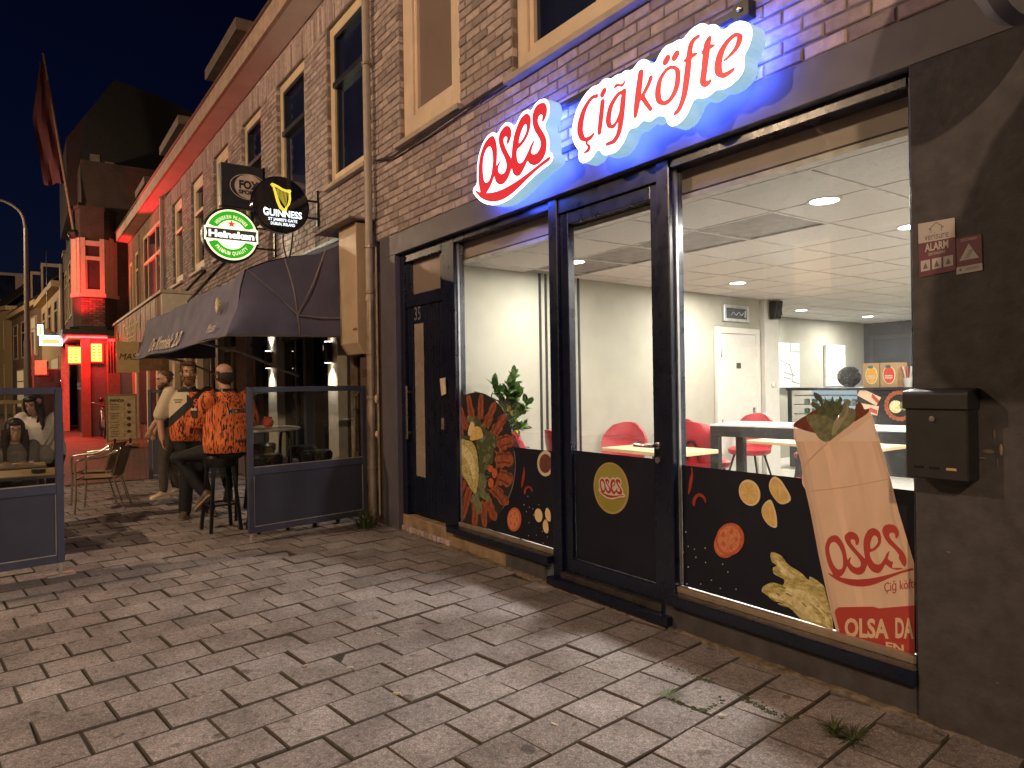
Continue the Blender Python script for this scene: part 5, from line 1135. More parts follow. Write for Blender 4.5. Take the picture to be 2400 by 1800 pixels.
MB().hexa([(-26.5, a - .34, 6.66), (CX1 + .6, b - .34, 6.66), (CX1 + .6, b + 3.4, 10.2), (-26.5, a + 3.4, 10.2), (-26.5, a - .34, 6.75), (CX1 + .6, b - .34, 6.75), (CX1 + .6, b + 3.4, 10.3), (-26.5, a + 3.4, 10.3)]).build('roof', M_TILE, cafe)
M_DORM = mat('dormer_paint', (.36, .27, .22), .7, var=.2)
def dormer(x0, x1, top, label):
    t = thing('dormer', label, 'dormer', ((x0 + x1) / 2, cy_(x0) + .1, 6.7)); y0 = cy_((x0 + x1) / 2) + .12
    zb = 6.68; w = .14
    MB().box(x0, x0 + w, y0, y0 + .1, zb, top - .2).box(x1 - w, x1, y0, y0 + .1, zb, top - .2).box(x0 + w, x1 - w, y0, y0 + .1, top - .45, top - .2).box((x0 + x1) / 2 - .05, (x0 + x1) / 2 + .05, y0, y0 + .1, zb, top - .45).build('front_frame', M_DORM, t, bev=.005)
    B('pane', M_DGLASS, t, x0 + w, x1 - w, y0 + .05, y0 + .06, zb, top - .45)
    for x in (x0, x1 - .06): MB().prism([(x, y0 + .1, zb), (x, y0 + .1, top - .2), (x, y0 + 1.75, top - .2)], (.06, 0, 0)).build('cheek', M_DORM, t)
    MB().box(x0 - .22, x1 + .22, y0 - .3, y0 + 1.9, top - .2, top).build('flat_roof', mat('dormer_eaves', (.16, .11, .09), .7), t, bev=.01)
    return t
dormer(-14.1, -12.2, 7.62, 'large flat roofed dormer with pale frame, nearest on the dark roof')
dormer(-19.1, -17.0, 7.55, 'second flat roofed dormer along the gutter, further down the street')
dormer(-23.2, -21.8, 7.4, 'third dimmest dormer, farthest along the same roof')
# ground floor front of the cafe
M_CAFEP = mat('cafe_paint_dark', (.045, .045, .055), .45, var=.2)
M_COLM = mat('cafe_column', (.5, .45, .37), .55, var=.12)
tilt_box(cafe, 'shop_lintel', M_CAFEP, CX0, CX1, .0, .2, 2.75, 3.33)
def pier(x0, x1, m, z1=2.75, d=.0): return tilt_box(cafe, 'pier', m, x0, x1, d, .25, 0, z1, bev=.004)
for x0, x1, m in ((-7.5, -7.1, mat('brown_tile', (.12, .075, .05), .5, var=.3)), (-8.62, -8.28, M_COLM), (-9.55, -9.45, M_CAFEP), (-11.15, -10.72, M_COLM), (-12.0, -11.85, M_CAFEP), (-13.05, -12.4, M_BRICK), (-14.6, -14.35, M_COLM), (-16.4, -16.2, M_WOOD2), (-17.6, -17.35, M_WOOD2), (-19.0, -18.7, M_WOOD2), (-19.75, -19.45, M_WOOD2)): pier(x0, x1, m)
M_CPANE = glass('cafe_pane', (.25, .27, .33), refl=1.2)
for x0, x1 in ((-8.28, -7.5), (-9.45, -8.62), (-10.72, -9.55), (-11.85, -11.15), (-12.4, -12.0), (-14.35, -13.05), (-16.2, -14.6), (-17.35, -16.4), (-18.7, -17.6), (-19.45, -19.0)):
    tilt_box(cafe, 'pane', M_CPANE, x0, x1, .12, .128, .45, 2.75)
    tilt_box(cafe, 'stall_riser', M_CAFEP if x0 > -13 else mat('brown_panel', (.13, .06, .04), .55), x0, x1, .06, .2, 0, .45, bev=.004)
    tilt_box(cafe, 'glazing_bar', M_CAFEP if x0 > -13 else M_WOOD2, x0, x1, .09, .16, 2.2, 2.27)
    if x1 - x0 > 1: tilt_box(cafe, 'glazing_bar', M_CAFEP if x0 > -13 else M_WOOD2, (x0 + x1) / 2 - .03, (x0 + x1) / 2 + .03, .09, .16, .45, 2.2)
tilt_box(cafe, 'room_back', mat('cafe_room', (.07, .045, .03), .8, var=.4, scale=1.5), CX0, CX1 - .1, 3.0, 3.1, 0, 3.0); tilt_box(cafe, 'room_ceiling', mat('cafe_room', (.07, .045, .03)), CX0, CX1 - .1, .2, 3.1, 2.9, 3.0); tilt_box(cafe, 'room_floor', mat('cafe_room', (.07, .045, .03)), CX0, CX1 - .1, .2, 3.1, .0, .03)
# cafe door fittings
tilt_box(cafe, 'door_stile', mat('door_brass', (.30, .22, .13), .4), -8.05, -7.95, .07, .13, .45, 2.2); p = Vector((-7.98, 3.2, 1.12))
MB().tube([(-8.0, 3.27, 1.1), (-8.0, 3.2, 1.1), (-8.1, 3.19, 1.1)], .012, 8).build('door_handle', M_METAL, cafe, smooth=True); MB().tube([(-7.62, 3.22, .75), (-7.6, 3.14, .78), (-7.6, 3.14, 1.38), (-7.64, 3.22, 1.45)], .016, 8).build('grab_rail', M_METAL, cafe, smooth=True)
# up and down lights on the two pale columns, plus pendant glows deeper inside
for i, x in enumerate((-8.46, -10.95)):
    y = cy_(x) - .055; t = thing('wall_light', ['cylinder wall light on the pale column nearer the drainpipe', 'cylinder wall light on the farther pale cafe column'][i], 'wall lamp', (x, y, 2.0), 0, 'up and down lights on the cafe columns')
    MB().lathe([(.045, -.13), (.05, -.125), (.05, .125), (.045, .13)], (x, y, 1.93), 16).box(x - .02, x + .02, y + .04, y + .06, 1.9, 1.96).build('body', M_BLACK, t, smooth=True)
    for s in (1, -1):
        MB().lathe([(.04, 0), (.04, .004)], (x, y, 1.93 + s * .132), 16).build('lens', em('led_lens', (1., .93, .76), 14.), t)
        light('lamp', 'SPOT', (x, y - .02, 1.93 + s * .14), 45, (1., .9, .7), t, spot_size=R(110), spot_blend=.9, shadow_soft_size=.03, rot=(0 if s < 0 else math.pi, 0, 0))
for i, (x, y, z) in enumerate([(-13.6, 4.2, 2.1), (-15.2, 4.4, 2.15), (-12.2, 4.4, 2.2), (-17.0, 4.6, 2.1), (-9.9, 5.2, 2.3)]):
    t = thing('pendant_lamp', ['glowing pendant lamp seen through the cafe window between the bearded man and the bald man', 'glowing pendant lamp left of the bearded man head', 'glowing pendant lamp deep in the cafe behind the bald man', 'glowing pendant lamp in the far cafe window', 'dim pendant lamp behind the near cafe pane'][i], 'pendant lamp', (x, y, z), 0, 'cafe pendant lamps')
    MB().ell((x, y, z), (.1, .1, .05), 14, 8).build('shade', em('pendant_glow', (1., .62, .22), 9.), t, smooth=True); MB().tube([(x, y, z + .04), (x, y, 2.9)], .006, 6).build('cord', M_BLACK, t)
    light('lamp', 'POINT', (x, y, z - .1), 9, (1., .6, .25), t, shadow_soft_size=.1)
# awning hood
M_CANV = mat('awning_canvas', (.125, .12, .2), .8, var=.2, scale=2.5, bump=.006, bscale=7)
aw = thing('awning', 'large dark canvas awning with cafe lettering on its front', 'awning', (-11.5, 3.0, 2.1))
AW0, AW1 = -14.4, -7.75
PR = [(1.78, 2.07), (1.84, 2.2), (1.9, 2.38), (1.94, 2.58), (1.99, 2.76), (2.2, 2.86), (2.45, 2.94), (2.75, 3.0), (3.0, 3.12), (3.17, 3.28)]
NX = 46; vs = []; rr = random.Random(4)
for i in range(NX + 1):
    t = i / NX; x = AW0 + (AW1 - AW0) * t; dy = cy_(x) - 3.2
    for k, (y, z) in enumerate(PR):
        sag = -.03 * math.sin(t * math.pi * 5) ** 2 * math.sin(k / 9 * math.pi) - .05 * (1 - (k / 9)) * math.sin(t * math.pi) * .4
        vs.append((x, y + dy + .012 * math.sin(x * 3.1 + k), z + sag + .015 * math.sin(x * 1.9 + k * .7)))
n_ = len(PR)
fs = [(i * n_ + k, (i + 1) * n_ + k, (i + 1) * n_ + k + 1, i * n_ + k + 1) for i in range(NX) for k in range(n_ - 1)]
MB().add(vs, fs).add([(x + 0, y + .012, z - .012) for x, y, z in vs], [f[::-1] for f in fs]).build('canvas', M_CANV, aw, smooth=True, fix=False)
def gore(x, name):
    """closed side of the hood: fan of cloth between the bows, bottom edge slack"""
    top = [(1.78, 2.07), (1.9, 2.38), (1.99, 2.76), (2.2, 2.86), (2.45, 2.94), (2.75, 3.0), (3.0, 3.12), (3.17, 3.28)]; bot = [(1.78, 2.07), (2.0, 2.075), (2.3, 2.075), (2.6, 2.08), (2.9, 2.075), (3.05, 2.085), (3.12, 2.09), (3.17, 2.1)]
    mb = MB(); K = 6; v = []
    for a, b in zip(top, bot):
        for q in range(K + 1):
            t = q / K; y = a[0] + (b[0] - a[0]) * t; z = a[1] + (b[1] - a[1]) * t; v.append((x + .05 * math.sin(t * math.pi) * math.sin((y - 1.78) * 4.4) + .012 * math.sin(9 * z), y + cy_(x) - 3.2, z))
    f = [(i * (K + 1) + q, (i + 1) * (K + 1) + q, (i + 1) * (K + 1) + q + 1, i * (K + 1) + q + 1) for i in range(len(top) - 1) for q in range(K)]
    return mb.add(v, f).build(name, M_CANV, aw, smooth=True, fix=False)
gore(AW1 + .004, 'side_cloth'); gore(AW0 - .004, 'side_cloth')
M_BOW = mat('awning_bow', (.22, .19, .2), .6)
pv = (AW1 + .06, 2.52, 2.3)
for e in ((1.99, 2.77), (2.4, 2.92), (2.86, 3.05)): MB().tube(crom([pv, (AW1 + .05, (e[0] + 2.52) / 2 + .02, (e[1] + 2.3) / 2), (AW1 + .02, e[0], e[1])], 4).tolist(), .009, 6).build('seam_bow', M_BOW, aw, smooth=True)
MB().tube([pv, (AW1 + .05, 2.8, 2.285), (AW1 + .03, 3.15, 2.29)], .008, 6).build('seam_bow', M_BOW, aw); MB().tube([pv, (AW1 + .055, 2.535, 2.2), (AW1 + .02, 2.55, 2.07)], .01, 6).build('seam_bow', M_BOW, aw)
MB().tube([(AW0, 1.72, 2.05), (AW0, 1.8, 2.07), (AW1, 1.79, 2.06), (AW1, 3.15, 2.08)], .012, 6).build('front_bar', mat('awning_hem', (.12, .1, .09), .7), aw)
for x in (-9.6, -13.4): MB().tube([(x, 1.85, 2.1), (x - .05, 2.4, 1.98), (x, 3.15, 1.65)], .018, 8).build('folding_arm', mat('arm_steel', (.3, .28, .26), .4, metal=.6), aw, smooth=True)
# lettering on the valance (front face)
def aw_txt(s, x0, x1, t0, size, **k):
    w = textw(s); V, F = text2d(s, 1., False, **{q: v for q, v in k.items()}); w = max(v[0] for v in V)
    def f(x, y):
        X = x0 + (x1 - x0) * x / w; h = t0 + y * size; zz = 2.07 + h; yy = 1.78 + (zz - 2.07) * (.12 / .31) if zz < 2.38 else 1.9 + (zz - 2.38) * .21
        return Vector((X, yy + cy_(X) - 3.2 - .028, zz - .03 * math.sin((X - AW0) / (AW1 - AW0) * math.pi) + .012 * math.sin(X * 1.9)))
    return MB().add([f(x, y) for x, y in V], F)
M_AWT = mat('awning_print', (.7, .58, .4), .8)
aw_txt('De Kroniek 2.0', -12.9, -10.45, .07, .3, bold=.02).build('lettering', M_AWT, aw, fix=False)
aw_txt('Moeni', -8.75, -8.35, .08, .16).build('lettering', M_AWT, aw, fix=False)
aw_txt('Kroni', -14.3, -13.9, .05, .1).build('lettering', M_AWT, aw, fix=False)
mb = MB()
for a in np.linspace(.3, 2.84, 7): 
    c = Vector((-8.55, 1.93, 2.42)); X = c.x + .12 * math.cos(a); Z = c.z + .13 * math.sin(a); mb.tube([(c.x, 1.865, c.z - .05), (X, 1.875, Z)], .008, 5)
mb.build('emblem', M_AWT, aw)
# cream end box of the roller housing beside the drainpipe
ab = thing('shutter_housing', 'cream painted metal end box hanging beside the drainpipe', 'housing', (-7.45, 3.0, 2.0))
M_CREAMB = mat('cream_metal', (.52, .38, .25), .5, var=.15, scale=3)
MB().prism([(-7.72, 3.02, 1.98), (-7.72, 3.02, 3.3), (-7.72, 3.2, 3.3), (-7.72, 3.2, 1.86), (-7.72, 3.1, 1.86)], (.5, 0, 0)).build('box', M_CREAMB, ab, bev=.006)
B('flashing', mat('flashing', (.3, .24, .22), .6), ab, -8.2, -7.12, 2.9, 3.22, 3.315, 3.335)
B('label_plate', mat('label_brown', (.2, .12, .05), .5), ab, -7.32, -7.225, 3.012, 3.018, 2.12, 2.14)
# brown plate with worn number under the box
np_ = B('number_plate', mat('plate_brown', (.10, .06, .045), .6), None, -7.5, -7.22, 3.165, 3.19, 1.35, 1.83); tag(np_, 'worn brown plate with faded number beside the drainpipe', 'plate')
mb = MB(); put_text(mb, '39', plane((-7.36, 3.16, 1.6), (1, 0, 0), (0, 0, 1)), .14); o = mb.build('faded_number', mat('faded_ink', (.05, .03, .025), .7), np_)
# ------------------------------------------------------------------ hanging signs
def disc(mb, X, c, r0, r1=None, n=48, a0=0., a1=2 * math.pi, lift=0.):
    Y, Z = c; A = np.linspace(a0, a1, n + 1)
    if r1 is None: mb.add([(X + lift, Y + r0 * math.cos(a), Z + r0 * math.sin(a)) for a in A[:-1]], [tuple(range(n))])
    else: mb.add([(X + lift, Y + r * math.cos(a), Z + r * math.sin(a)) for a in A for r in (r0, r1)], [(2 * i, 2 * i + 1, 2 * i + 3, 2 * i + 2) for i in range(n)])
def arc_text(mb, s, X, c, r, h, mid, span, up=True, lift=0., bold=.03, sx=1.):
    ws = [textw(ch, bold) + .12 if ch != ' ' else .45 for ch in s]; T = sum(ws); a = 0
    for ch, w in zip(s, ws):
        t = (a + w / 2) / T - .5; a += w; ang = mid - t * span if up else mid + t * span
        if ch == ' ': continue
        V, F = text2d(ch, h, True, bold, sx=sx); er = Vector((0, math.cos(ang), math.sin(ang))); et = Vector((0, math.sin(ang), -math.cos(ang))) if up else Vector((0, -math.sin(ang), math.cos(ang)))
        o = Vector((X + lift, c[0], c[1])) + er * (r if up else r); uu = er if up else -er
        mb.add([o + et * x + uu * y for x, y in V], F)
def bracket(par, X, y0, Z, dz, yw):
    for z in (Z - dz, Z + dz): MB().tube([(X - .06, y0, z), (X - .06, yw - .02, z)], .014, 8).build('bracket_arm', M_BLACK, par)
    MB().box(X - .09, X - .03, yw - .03, yw - .005, Z - dz - .1, Z + dz + .14).build('wall_plate', M_BLACK, par)
# round green and white beer sign
HX, HC, HR = -10.6, (2.53, 3.72), .385
hk = thing('round_sign', 'lit round green and white beer sign with red star above awning', 'sign', (HX, HC[0], HC[1]))
MB().lathe([(HR, -.13), (HR + .012, -.12), (HR + .012, -.01), (HR, 0), (HR - .02, .0)], (HX, HC[0], HC[1]), 48, 'x').build('casing', M_BLACK, hk, smooth=True)
WHT = em('beer_white', (1., .97, .72), 1.15); GRN = em('beer_green', (.035, .42, .02), .75); BLK = em('beer_black', (.04, .045, .035), .5); REDS = em('beer_red', (.75, .05, .02), .8); CRM = em('beer_cream', (1., .95, .62), .9)
mb = MB(); disc(mb, HX, HC, HR - .02, lift=.003); mb.build('face', WHT, hk, fix=False)
mb = MB(); disc(mb, HX, HC, HR - .085 - .09, HR - .045, 26, R(22), R(158), .006); disc(mb, HX, HC, HR - .085 - .09, HR - .045, 26, R(202), R(338), .006); mb.build('green_band', GRN, hk, fix=False)
mb = MB(); disc(mb, HX, HC, HR - .033, HR - .030, 60, 0, 6.2832, .006); disc(mb, HX, HC, .195, .198, 30, R(30), R(150), .006); disc(mb, HX, HC, .195, .198, 30, R(210), R(330), .006); mb.build('green_line', GRN, hk, fix=False)
mb = MB(); Xb = HX + .012; hb = .075
mb.prism([(Xb, HC[0] - .352, HC[1] - hb), (Xb, HC[0] - .335, HC[1]), (Xb, HC[0] - .352, HC[1] + hb), (Xb, HC[0] + .352, HC[1] + hb), (Xb, HC[0] + .335, HC[1]), (Xb, HC[0] + .352, HC[1] - hb)], (.004, 0, 0)); mb.build('name_band', BLK, hk)
mb = MB(); mb.prism([(HX + .008, HC[0] - .372, HC[1] - .1), (HX + .008, HC[0] - .372, HC[1] + .1), (HX + .008, HC[0] + .372, HC[1] + .1), (HX + .008, HC[0] + .372, HC[1] - .1)], (.002, 0, 0)); mb.build('band_border', WHT, hk)
mb = MB(); V, F = text2d('Heineken', 1., True, bold=.045, spacing=.95); w = max(v[0] for v in V) * 2; mb.add([Vector((HX + .019, HC[0] + x / w * .63, HC[1] - .048 + y * .135)) for x, y in V], F); mb.build('name_lettering', em('beer_name', (1., 1., .95), 1.3), hk, fix=False)
mb = MB(); arc_text(mb, 'HEINEKEN PILSENER', HX, HC, HR - .15, .07, R(90), R(112), True, .011, .02, .62); arc_text(mb, 'PREMIUM QUALITY', HX, HC, HR - .09, .072, R(270), R(104), False, .011, .02, .66); mb.build('ring_lettering', CRM, hk, fix=False)
st = [(math.cos(R(90 + k * 36)) * (.062 if k % 2 == 0 else .024), math.sin(R(90 + k * 36)) * (.062 if k % 2 == 0 else .024)) for k in range(10)]
MB().prism([(HX + .008, HC[0] + x, HC[1] + .155 + z) for x, z in st], (.004, 0, 0)).build('star', REDS, hk)
bracket(hk, HX, HC[0] + HR - .01, HC[1], .15, cy_(HX))
light('lamp', 'AREA', (HX + .06, HC[0], HC[1]), 9, (1., .95, .65), hk, shape='DISK', size=.7, rot=(0, R(-90), 0))
# round black stout sign
GX, GC, GR = -8.8, (2.705, 3.79), .355
gs = thing('round_sign', 'round black pub sign with glowing golden harp and white name', 'sign', (GX, GC[0], GC[1]))
MB().lathe([(GR - .01, -.12), (GR, -.11), (GR, -.015), (GR - .015, 0), (.0, .006)], (GX, GC[0], GC[1]), 48, 'x').build('casing', mat('black_gloss', (.008, .01, .022), .08, var=.1, gloss_var=.03), gs, smooth=True)
GLD = em('harp_gold', (.80, .68, .07), .95); WG = em('stout_white', (.85, .95, 1.), 1.6)
hp = lambda y, z: Vector((GX + .012, GC[0] + y, GC[1] + z))
mb = MB()
mb.tube([hp(-.135, .225), hp(-.115, .245), hp(-.09, .235), hp(-.1, .21), hp(-.125, .215)], .008, 6)
# neck, pillar and sound box of the harp
def flatpoly(pts, lift=0.): mb.prism([hp(*p) + Vector((lift, 0, 0)) for p in pts], (.004, 0, 0))
flatpoly([(-.12, .205), (-.125, .24), (-.09, .245), (-.04, .225), (.01, .2), (.06, .19), (.105, .2), (.12, .175), (.1, .155), (.05, .16), (0, .175), (-.05, .195), (-.09, .21)])
flatpoly([(-.115, .21), (-.09, .205), (-.055, .1), (-.02, -.0), (.015, -.045), (.045, -.06), (.04, -.085), (-.0, -.08), (-.035, -.055), (-.07, .03)])
flatpoly([(.085, .16), (.108, .165), (.115, .08), (.1, .01), (.07, -.03), (.055, -.085), (.02, -.085), (.03, -.05), (.065, -.0), (.085, .07)])
for k in range(9): a = (-.075 + k * .018, .195 - k * .004); b = (-.06 + k * .013, .11 - k * .018); mb.tube([hp(*a), hp(*b)], .0022, 4)
mb.build('harp', GLD, gs)
mb = MB()
for s, z, w, hgt, kk in (('GUINNESS', -.155, .48, .105, .03), ("ST JAMES'S GATE", -.212, .36, .036, .02), ('DUBLIN, IRELAND', -.265, .3, .036, .02)):
    V, F = text2d(s, 1., True, bold=kk); W_ = max(v[0] for v in V) * 2; hm = max(v[1] for v in V)
    mb.add([hp(x / W_ * w + .01, z + y / hm * hgt * (1 if not (s == 'GUINNESS' and x / W_ > -.42) else .8)) for x, y in V], F)
mb.build('lettering', WG, gs, fix=False)
bracket(gs, GX, GC[0] + GR - .01, GC[1], .11, cy_(GX)); MB().box(GX - .08, GX - .02, 3.1, 3.16, 3.5, 3.55).build('junction_box', mat('box_grey', (.5, .45, .38), .6), gs)
# square sports channel sign
FX, = -11.15,
fs_ = thing('square_sign', 'unlit dark square sign with pale oval sports logo, behind the round signs', 'sign', (FX, 2.8, 4.2))
fy0, fy1, fz0, fz1 = 2.51, 3.2, 4.3 - .04, 4.93
MB().box(FX - .12, FX, fy0, fy1, fz0, fz1).build('casing', mat('sign_navy', (.02, .024, .04), .4), fs_, bev=.015)
mb = MB(); c0 = (2.93, 4.60); A = np.linspace(0, 2 * math.pi, 40, endpoint=False)
def oval(a, b, dx=0.): return [(FX + .004 + dx, c0[0] + a * math.cos(t), c0[1] + b * math.sin(t)) for t in A]
M_OV = mat('oval_pale', (.62, .52, .47), .5); M_OVD = mat('oval_dark', (.02, .022, .04), .5)
MB().prism(oval(.285, .2), (.002, 0, 0)).build('oval_outer', M_OV, fs_); MB().prism(oval(.275, .19, .003), (.002, 0, 0)).build('oval_gap', M_OVD, fs_)
MB().prism([(x, y if True else y, z) for x, y, z in oval(.215, .188, .006)], (.002, 0, 0)).build('oval_inner', M_OV, fs_)
mb = MB()
for s, z, w, h in (('FOX', -.03, .3, .125), ('SPORTS', -.115, .32, .062)):
    V, F = text2d(s, 1., True, bold=.05); W_ = max(v[0] for v in V) * 2; hm = max(v[1] for v in V); mb.add([Vector((FX + .0155, c0[0] + x / W_ * w, c0[1] + z + y / hm * h)) for x, y in V], F)
mb.build('lettering', M_OVD, fs_, fix=False); bracket(fs_, FX + .03, fy1 - .1, 4.6, .2, cy_(FX))
# stray cables below the signs
cbl = MB().tube(crom([(-9.6, 3.12, 3.9), (-9.62, 3.1, 3.6), (-9.75, 3.1, 3.35), (-9.95, 3.12, 3.33), (-10.05, 3.1, 3.6), (-10.0, 3.12, 3.85)], 6).tolist(), .012, 6).build('cable', mat('black_cable', (.02, .02, .03), .5), smooth=True); tag(cbl, 'loop of black cable hanging on brick between the round signs', 'cable')
for i, x in enumerate((-13.0, -15.2)):
    o = MB().tube([(x, cy_(x) - .02, 3.9), (x - .9, cy_(x) - .25, 3.55), (x - 2.6, cy_(x) - .3, 3.3)], .03, 6).build('awning_stay', M_BLACK); tag(o, ['dark stay rod above the awning, nearer the green beer sign', 'dark stay rod above the awning, nearer the white sign end'][i], 'rod', 'stay rods above the awning')
# ================================================================== further down the street
M_BRK2 = None
def brick_tex(name, c1, c2, mort, w=.21, h=.065, rz=0., vertical_axis='x'):
    if name in MATS: return MATS[name]
    n = NT(name); tc = n.n('TexCoord'); sp = n.n('SeparateXYZ'); n.l(tc.outputs['Object'], sp.inputs[0]); cm = n.n('CombineXYZ')
    n.l(n.math('ADD', sp.outputs[0], sp.outputs[1]), cm.inputs[0]); n.l(sp.outputs[2], cm.inputs[1])
    b = n.n('TexBrick'); n.l(cm.outputs[0], b.inputs['Vector']); b.inputs['Scale'].default_value = 1; b.inputs['Brick Width'].default_value = w; b.inputs['Row Height'].default_value = h; b.inputs['Mortar Size'].default_value = .007
    b.inputs['Color1'].default_value = (*c1, 1); b.inputs['Color2'].default_value = (*c2, 1); b.inputs['Mortar'].default_value = (*mort, 1)
    m = n.ramp(n.noise(n.coord(), 2., 5), [(.3, (.7, .7, .7)), (.7, (1.2, 1.2, 1.2))]); n.col(n.mix(1., b.outputs[0], m, 'MULTIPLY')); n.b.inputs['Roughness'].default_value = .85; n.bump(b.outputs['Fac'], .006, -.6); MATS[name] = n.m; return n.m
M_BRK2 = brick_tex('brown_brick_far', (.24, .15, .10), (.17, .105, .075), (.09, .065, .05))
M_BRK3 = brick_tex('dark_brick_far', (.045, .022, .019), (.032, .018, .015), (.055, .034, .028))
M_OCHRE = mat('ochre_paint', (.5, .37, .2), .6, var=.15)
M_LITW = em('lit_window', (1., .55, .2), 1.2, (.4, .3, .2))
def rwin(par, x0, x1, z0, z1, yf, fr=M_OCHRE, pane=M_DGLASS, bars=(), tr=None, depth=.1):
    w = MB(); s = .09
    def bx(a, b, c, d): 
        ya, yb = yf(a), yf(b); w.hexa([(a, ya - .03, c), (b, yb - .03, c), (b, yb + depth, c), (a, ya + depth, c), (a, ya - .03, d), (b, yb - .03, d), (b, yb + depth, d), (a, ya + depth, d)])
    bx(x0, x0 + s, z0, z1); bx(x1 - s, x1, z0, z1); bx(x0 + s, x1 - s, z1 - s, z1); bx(x0 - .04, x1 + .04, z0 - .06, z0 + .06)
    for b in bars: bx(b - .035, b + .035, z0 + .06, z1 - s)
    if tr: bx(x0 + s, x1 - s, tr - .04, tr + .04)
    o = w.build('window', fr, par); q = MB(); ya, yb = yf(x0) - .005, yf(x1) - .005
    q.add([(x0 + s, ya, z0), (x1 - s, yb, z0), (x1 - s, yb, z1 - s), (x0 + s, ya, z1 - s)], [(0, 1, 2, 3)]).build('pane', pane, o, fix=False); return o
# tattoo parlour
tat = thing('tattoo_shop', 'brick house with rust brown board sign beyond the awning', 'building', (-22, 3.05, 0))
TX0, TX1 = -26.45, -19.76
wall_panel(tat, 'wall', M_BRK2, TX0, TX1, 0., 6.4, [], cy_, .3, .0)
rwin(tat, -23.0, -19.98, 3.95, 5.95, cy_, bars=(-22.2, -20.9), tr=5.15); rwin(tat, -24.6, -23.95, 3.85, 5.75, cy_, tr=5.2); rwin(tat, -25.9, -25.3, 3.9, 5.6, cy_)
MB().tube([(-19.72, cy_(-19.7) - .07, 3.5), (-19.72, cy_(-19.7) - .07, 6.4)], .05, 10).build('downpipe', mat('pvc_pipe', (.4, .33, .29), .5), tat, smooth=True)
bx = thing('board_sign', 'rust brown shop board with pale worn lettering above the street', 'sign', (-20.5, 2.45, 2.65))
B('board', mat('rust_board', (.22, .085, .025), .55, var=.35, scale=1.5), bx, -24.9, -16.02, 2.42, 2.47, 2.65, 3.5)
B('end_panel', mat('board_end', (.62, .58, .5), .6, var=.1), bx, -16.02, -15.97, 2.42, 3.12, 2.95, 3.5); B('cap', mat('board_cap', (.5, .42, .32), .6), bx, -24.95, -15.93, 2.38, 3.14, 3.5, 3.56)
for i in range(11): B('plank_joint', mat('board_dark', (.14, .05, .02), .7), bx, -24.6 + i * .78, -24.57 + i * .78, 2.415, 2.421, 2.66, 3.49)
mb = MB(); M_PL = mat('pale_letter', (.55, .42, .22), .7)
def bt_(s, x0, x1, z, h):
    V, F = text2d(s, 1., False, bold=.02); w = max(v[0] for v in V); hm = max(v[1] for v in V); mb.add([Vector((x0 + (x1 - x0) * x / w, 2.412, z + y / hm * h)) for x, y in V], F)
bt_('Traditional', -22.6, -19.2, 3.0, .34); bt_('Tattoo', -22.4, -20.0, 2.78, .2); bt_('J', -24.4, -23.9, 2.75, .5); mb.build('lettering', M_PL, bx, fix=False)
B('fascia_shade', mat('brown_panel', (.13, .06, .04), .55), tat, -24.9, -19.8, 2.5, 3.03, 2.5, 2.64)
for x in (-24.8, -22.6, -21.0, -19.9): B('pier', M_WOOD2, tat, x, x + .3, cy_(x) - .06, cy_(x) + .02, 0, 2.5)
for a, b in ((-24.4, -22.7), (-22.2, -21.1), (-20.6, -20.0)): B('shop_pane', mat('shop_pane_dark', (.05, .03, .025), .15), tat, a, b, cy_(a) - .03, cy_(a) - .02, .5, 2.4)
ms = thing('hanging_banner', 'beige banner with dark slanted capital letters hanging under the board sign', 'banner', (-16.5, 2.1, 1.9))
B('cloth', mat('banner_beige', (.52, .37, .17), .8, var=.1), ms, -16.52, -16.5, 1.64, 2.05, 1.86, 2.5)
mb = MB(); V, F = text2d('MAS', 1., False, shear=.25); w = max(v[0] for v in V); mb.add([Vector((-16.492, 1.68 + .32 * x / w, 2.13 + y * .19)) for x, y in V], F); mb.build('lettering', mat('banner_ink', (.05, .025, .015), .8), ms, fix=False)
B('banner_back', mat('banner_brown', (.2, .11, .05), .8), ms, -16.53, -16.51, 2.05, 2.62, 1.9, 2.5)
for y in (1.5, 1.55, 1.6): MB().tube([(-16.5, y, 1.85), (-16.5, y, 2.5)], .016, 6).build('bar', M_BLACK, ms)
# corner house with the red lit bay
KX = -26.5
ck = thing('corner_house', 'tall brick corner house with red lit bay window', 'building', (-30, 2, 0))
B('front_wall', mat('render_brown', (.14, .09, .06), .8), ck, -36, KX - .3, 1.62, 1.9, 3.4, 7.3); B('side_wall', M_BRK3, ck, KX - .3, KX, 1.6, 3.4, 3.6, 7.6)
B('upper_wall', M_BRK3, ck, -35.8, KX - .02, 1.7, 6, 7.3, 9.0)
# gable
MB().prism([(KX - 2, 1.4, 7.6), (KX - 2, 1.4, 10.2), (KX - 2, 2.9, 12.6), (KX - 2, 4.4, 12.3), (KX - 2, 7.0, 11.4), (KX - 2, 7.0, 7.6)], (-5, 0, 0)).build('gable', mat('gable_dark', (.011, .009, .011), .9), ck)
for y, z in ((2.1, 8.5), (2.55, 8.3)): B('gable_window', mat('gable_frame', (.12, .1, .08), .7), ck, KX - 2.02, KX - 1.97, y, y + .3, z, z + 1.3)
BAY = [(KX, 1.42), (KX + .42, 1.62), (KX + .42, 2.28), (KX, 2.66)]
def bayring(z0, z1, k=1., name='bay_wall', m=M_BRK3, cy0=2.04):
    P = [(KX + (x - KX) * k, cy0 + (y - cy0) * k) for x, y in BAY] ; return MB().prism([(x, y, z0) for x, y in P], (0, 0, z1 - z0)).build(name, m, ck)
M_BAYR = mat('bay_paint', (.40, .25, .2), .5, var=.12)
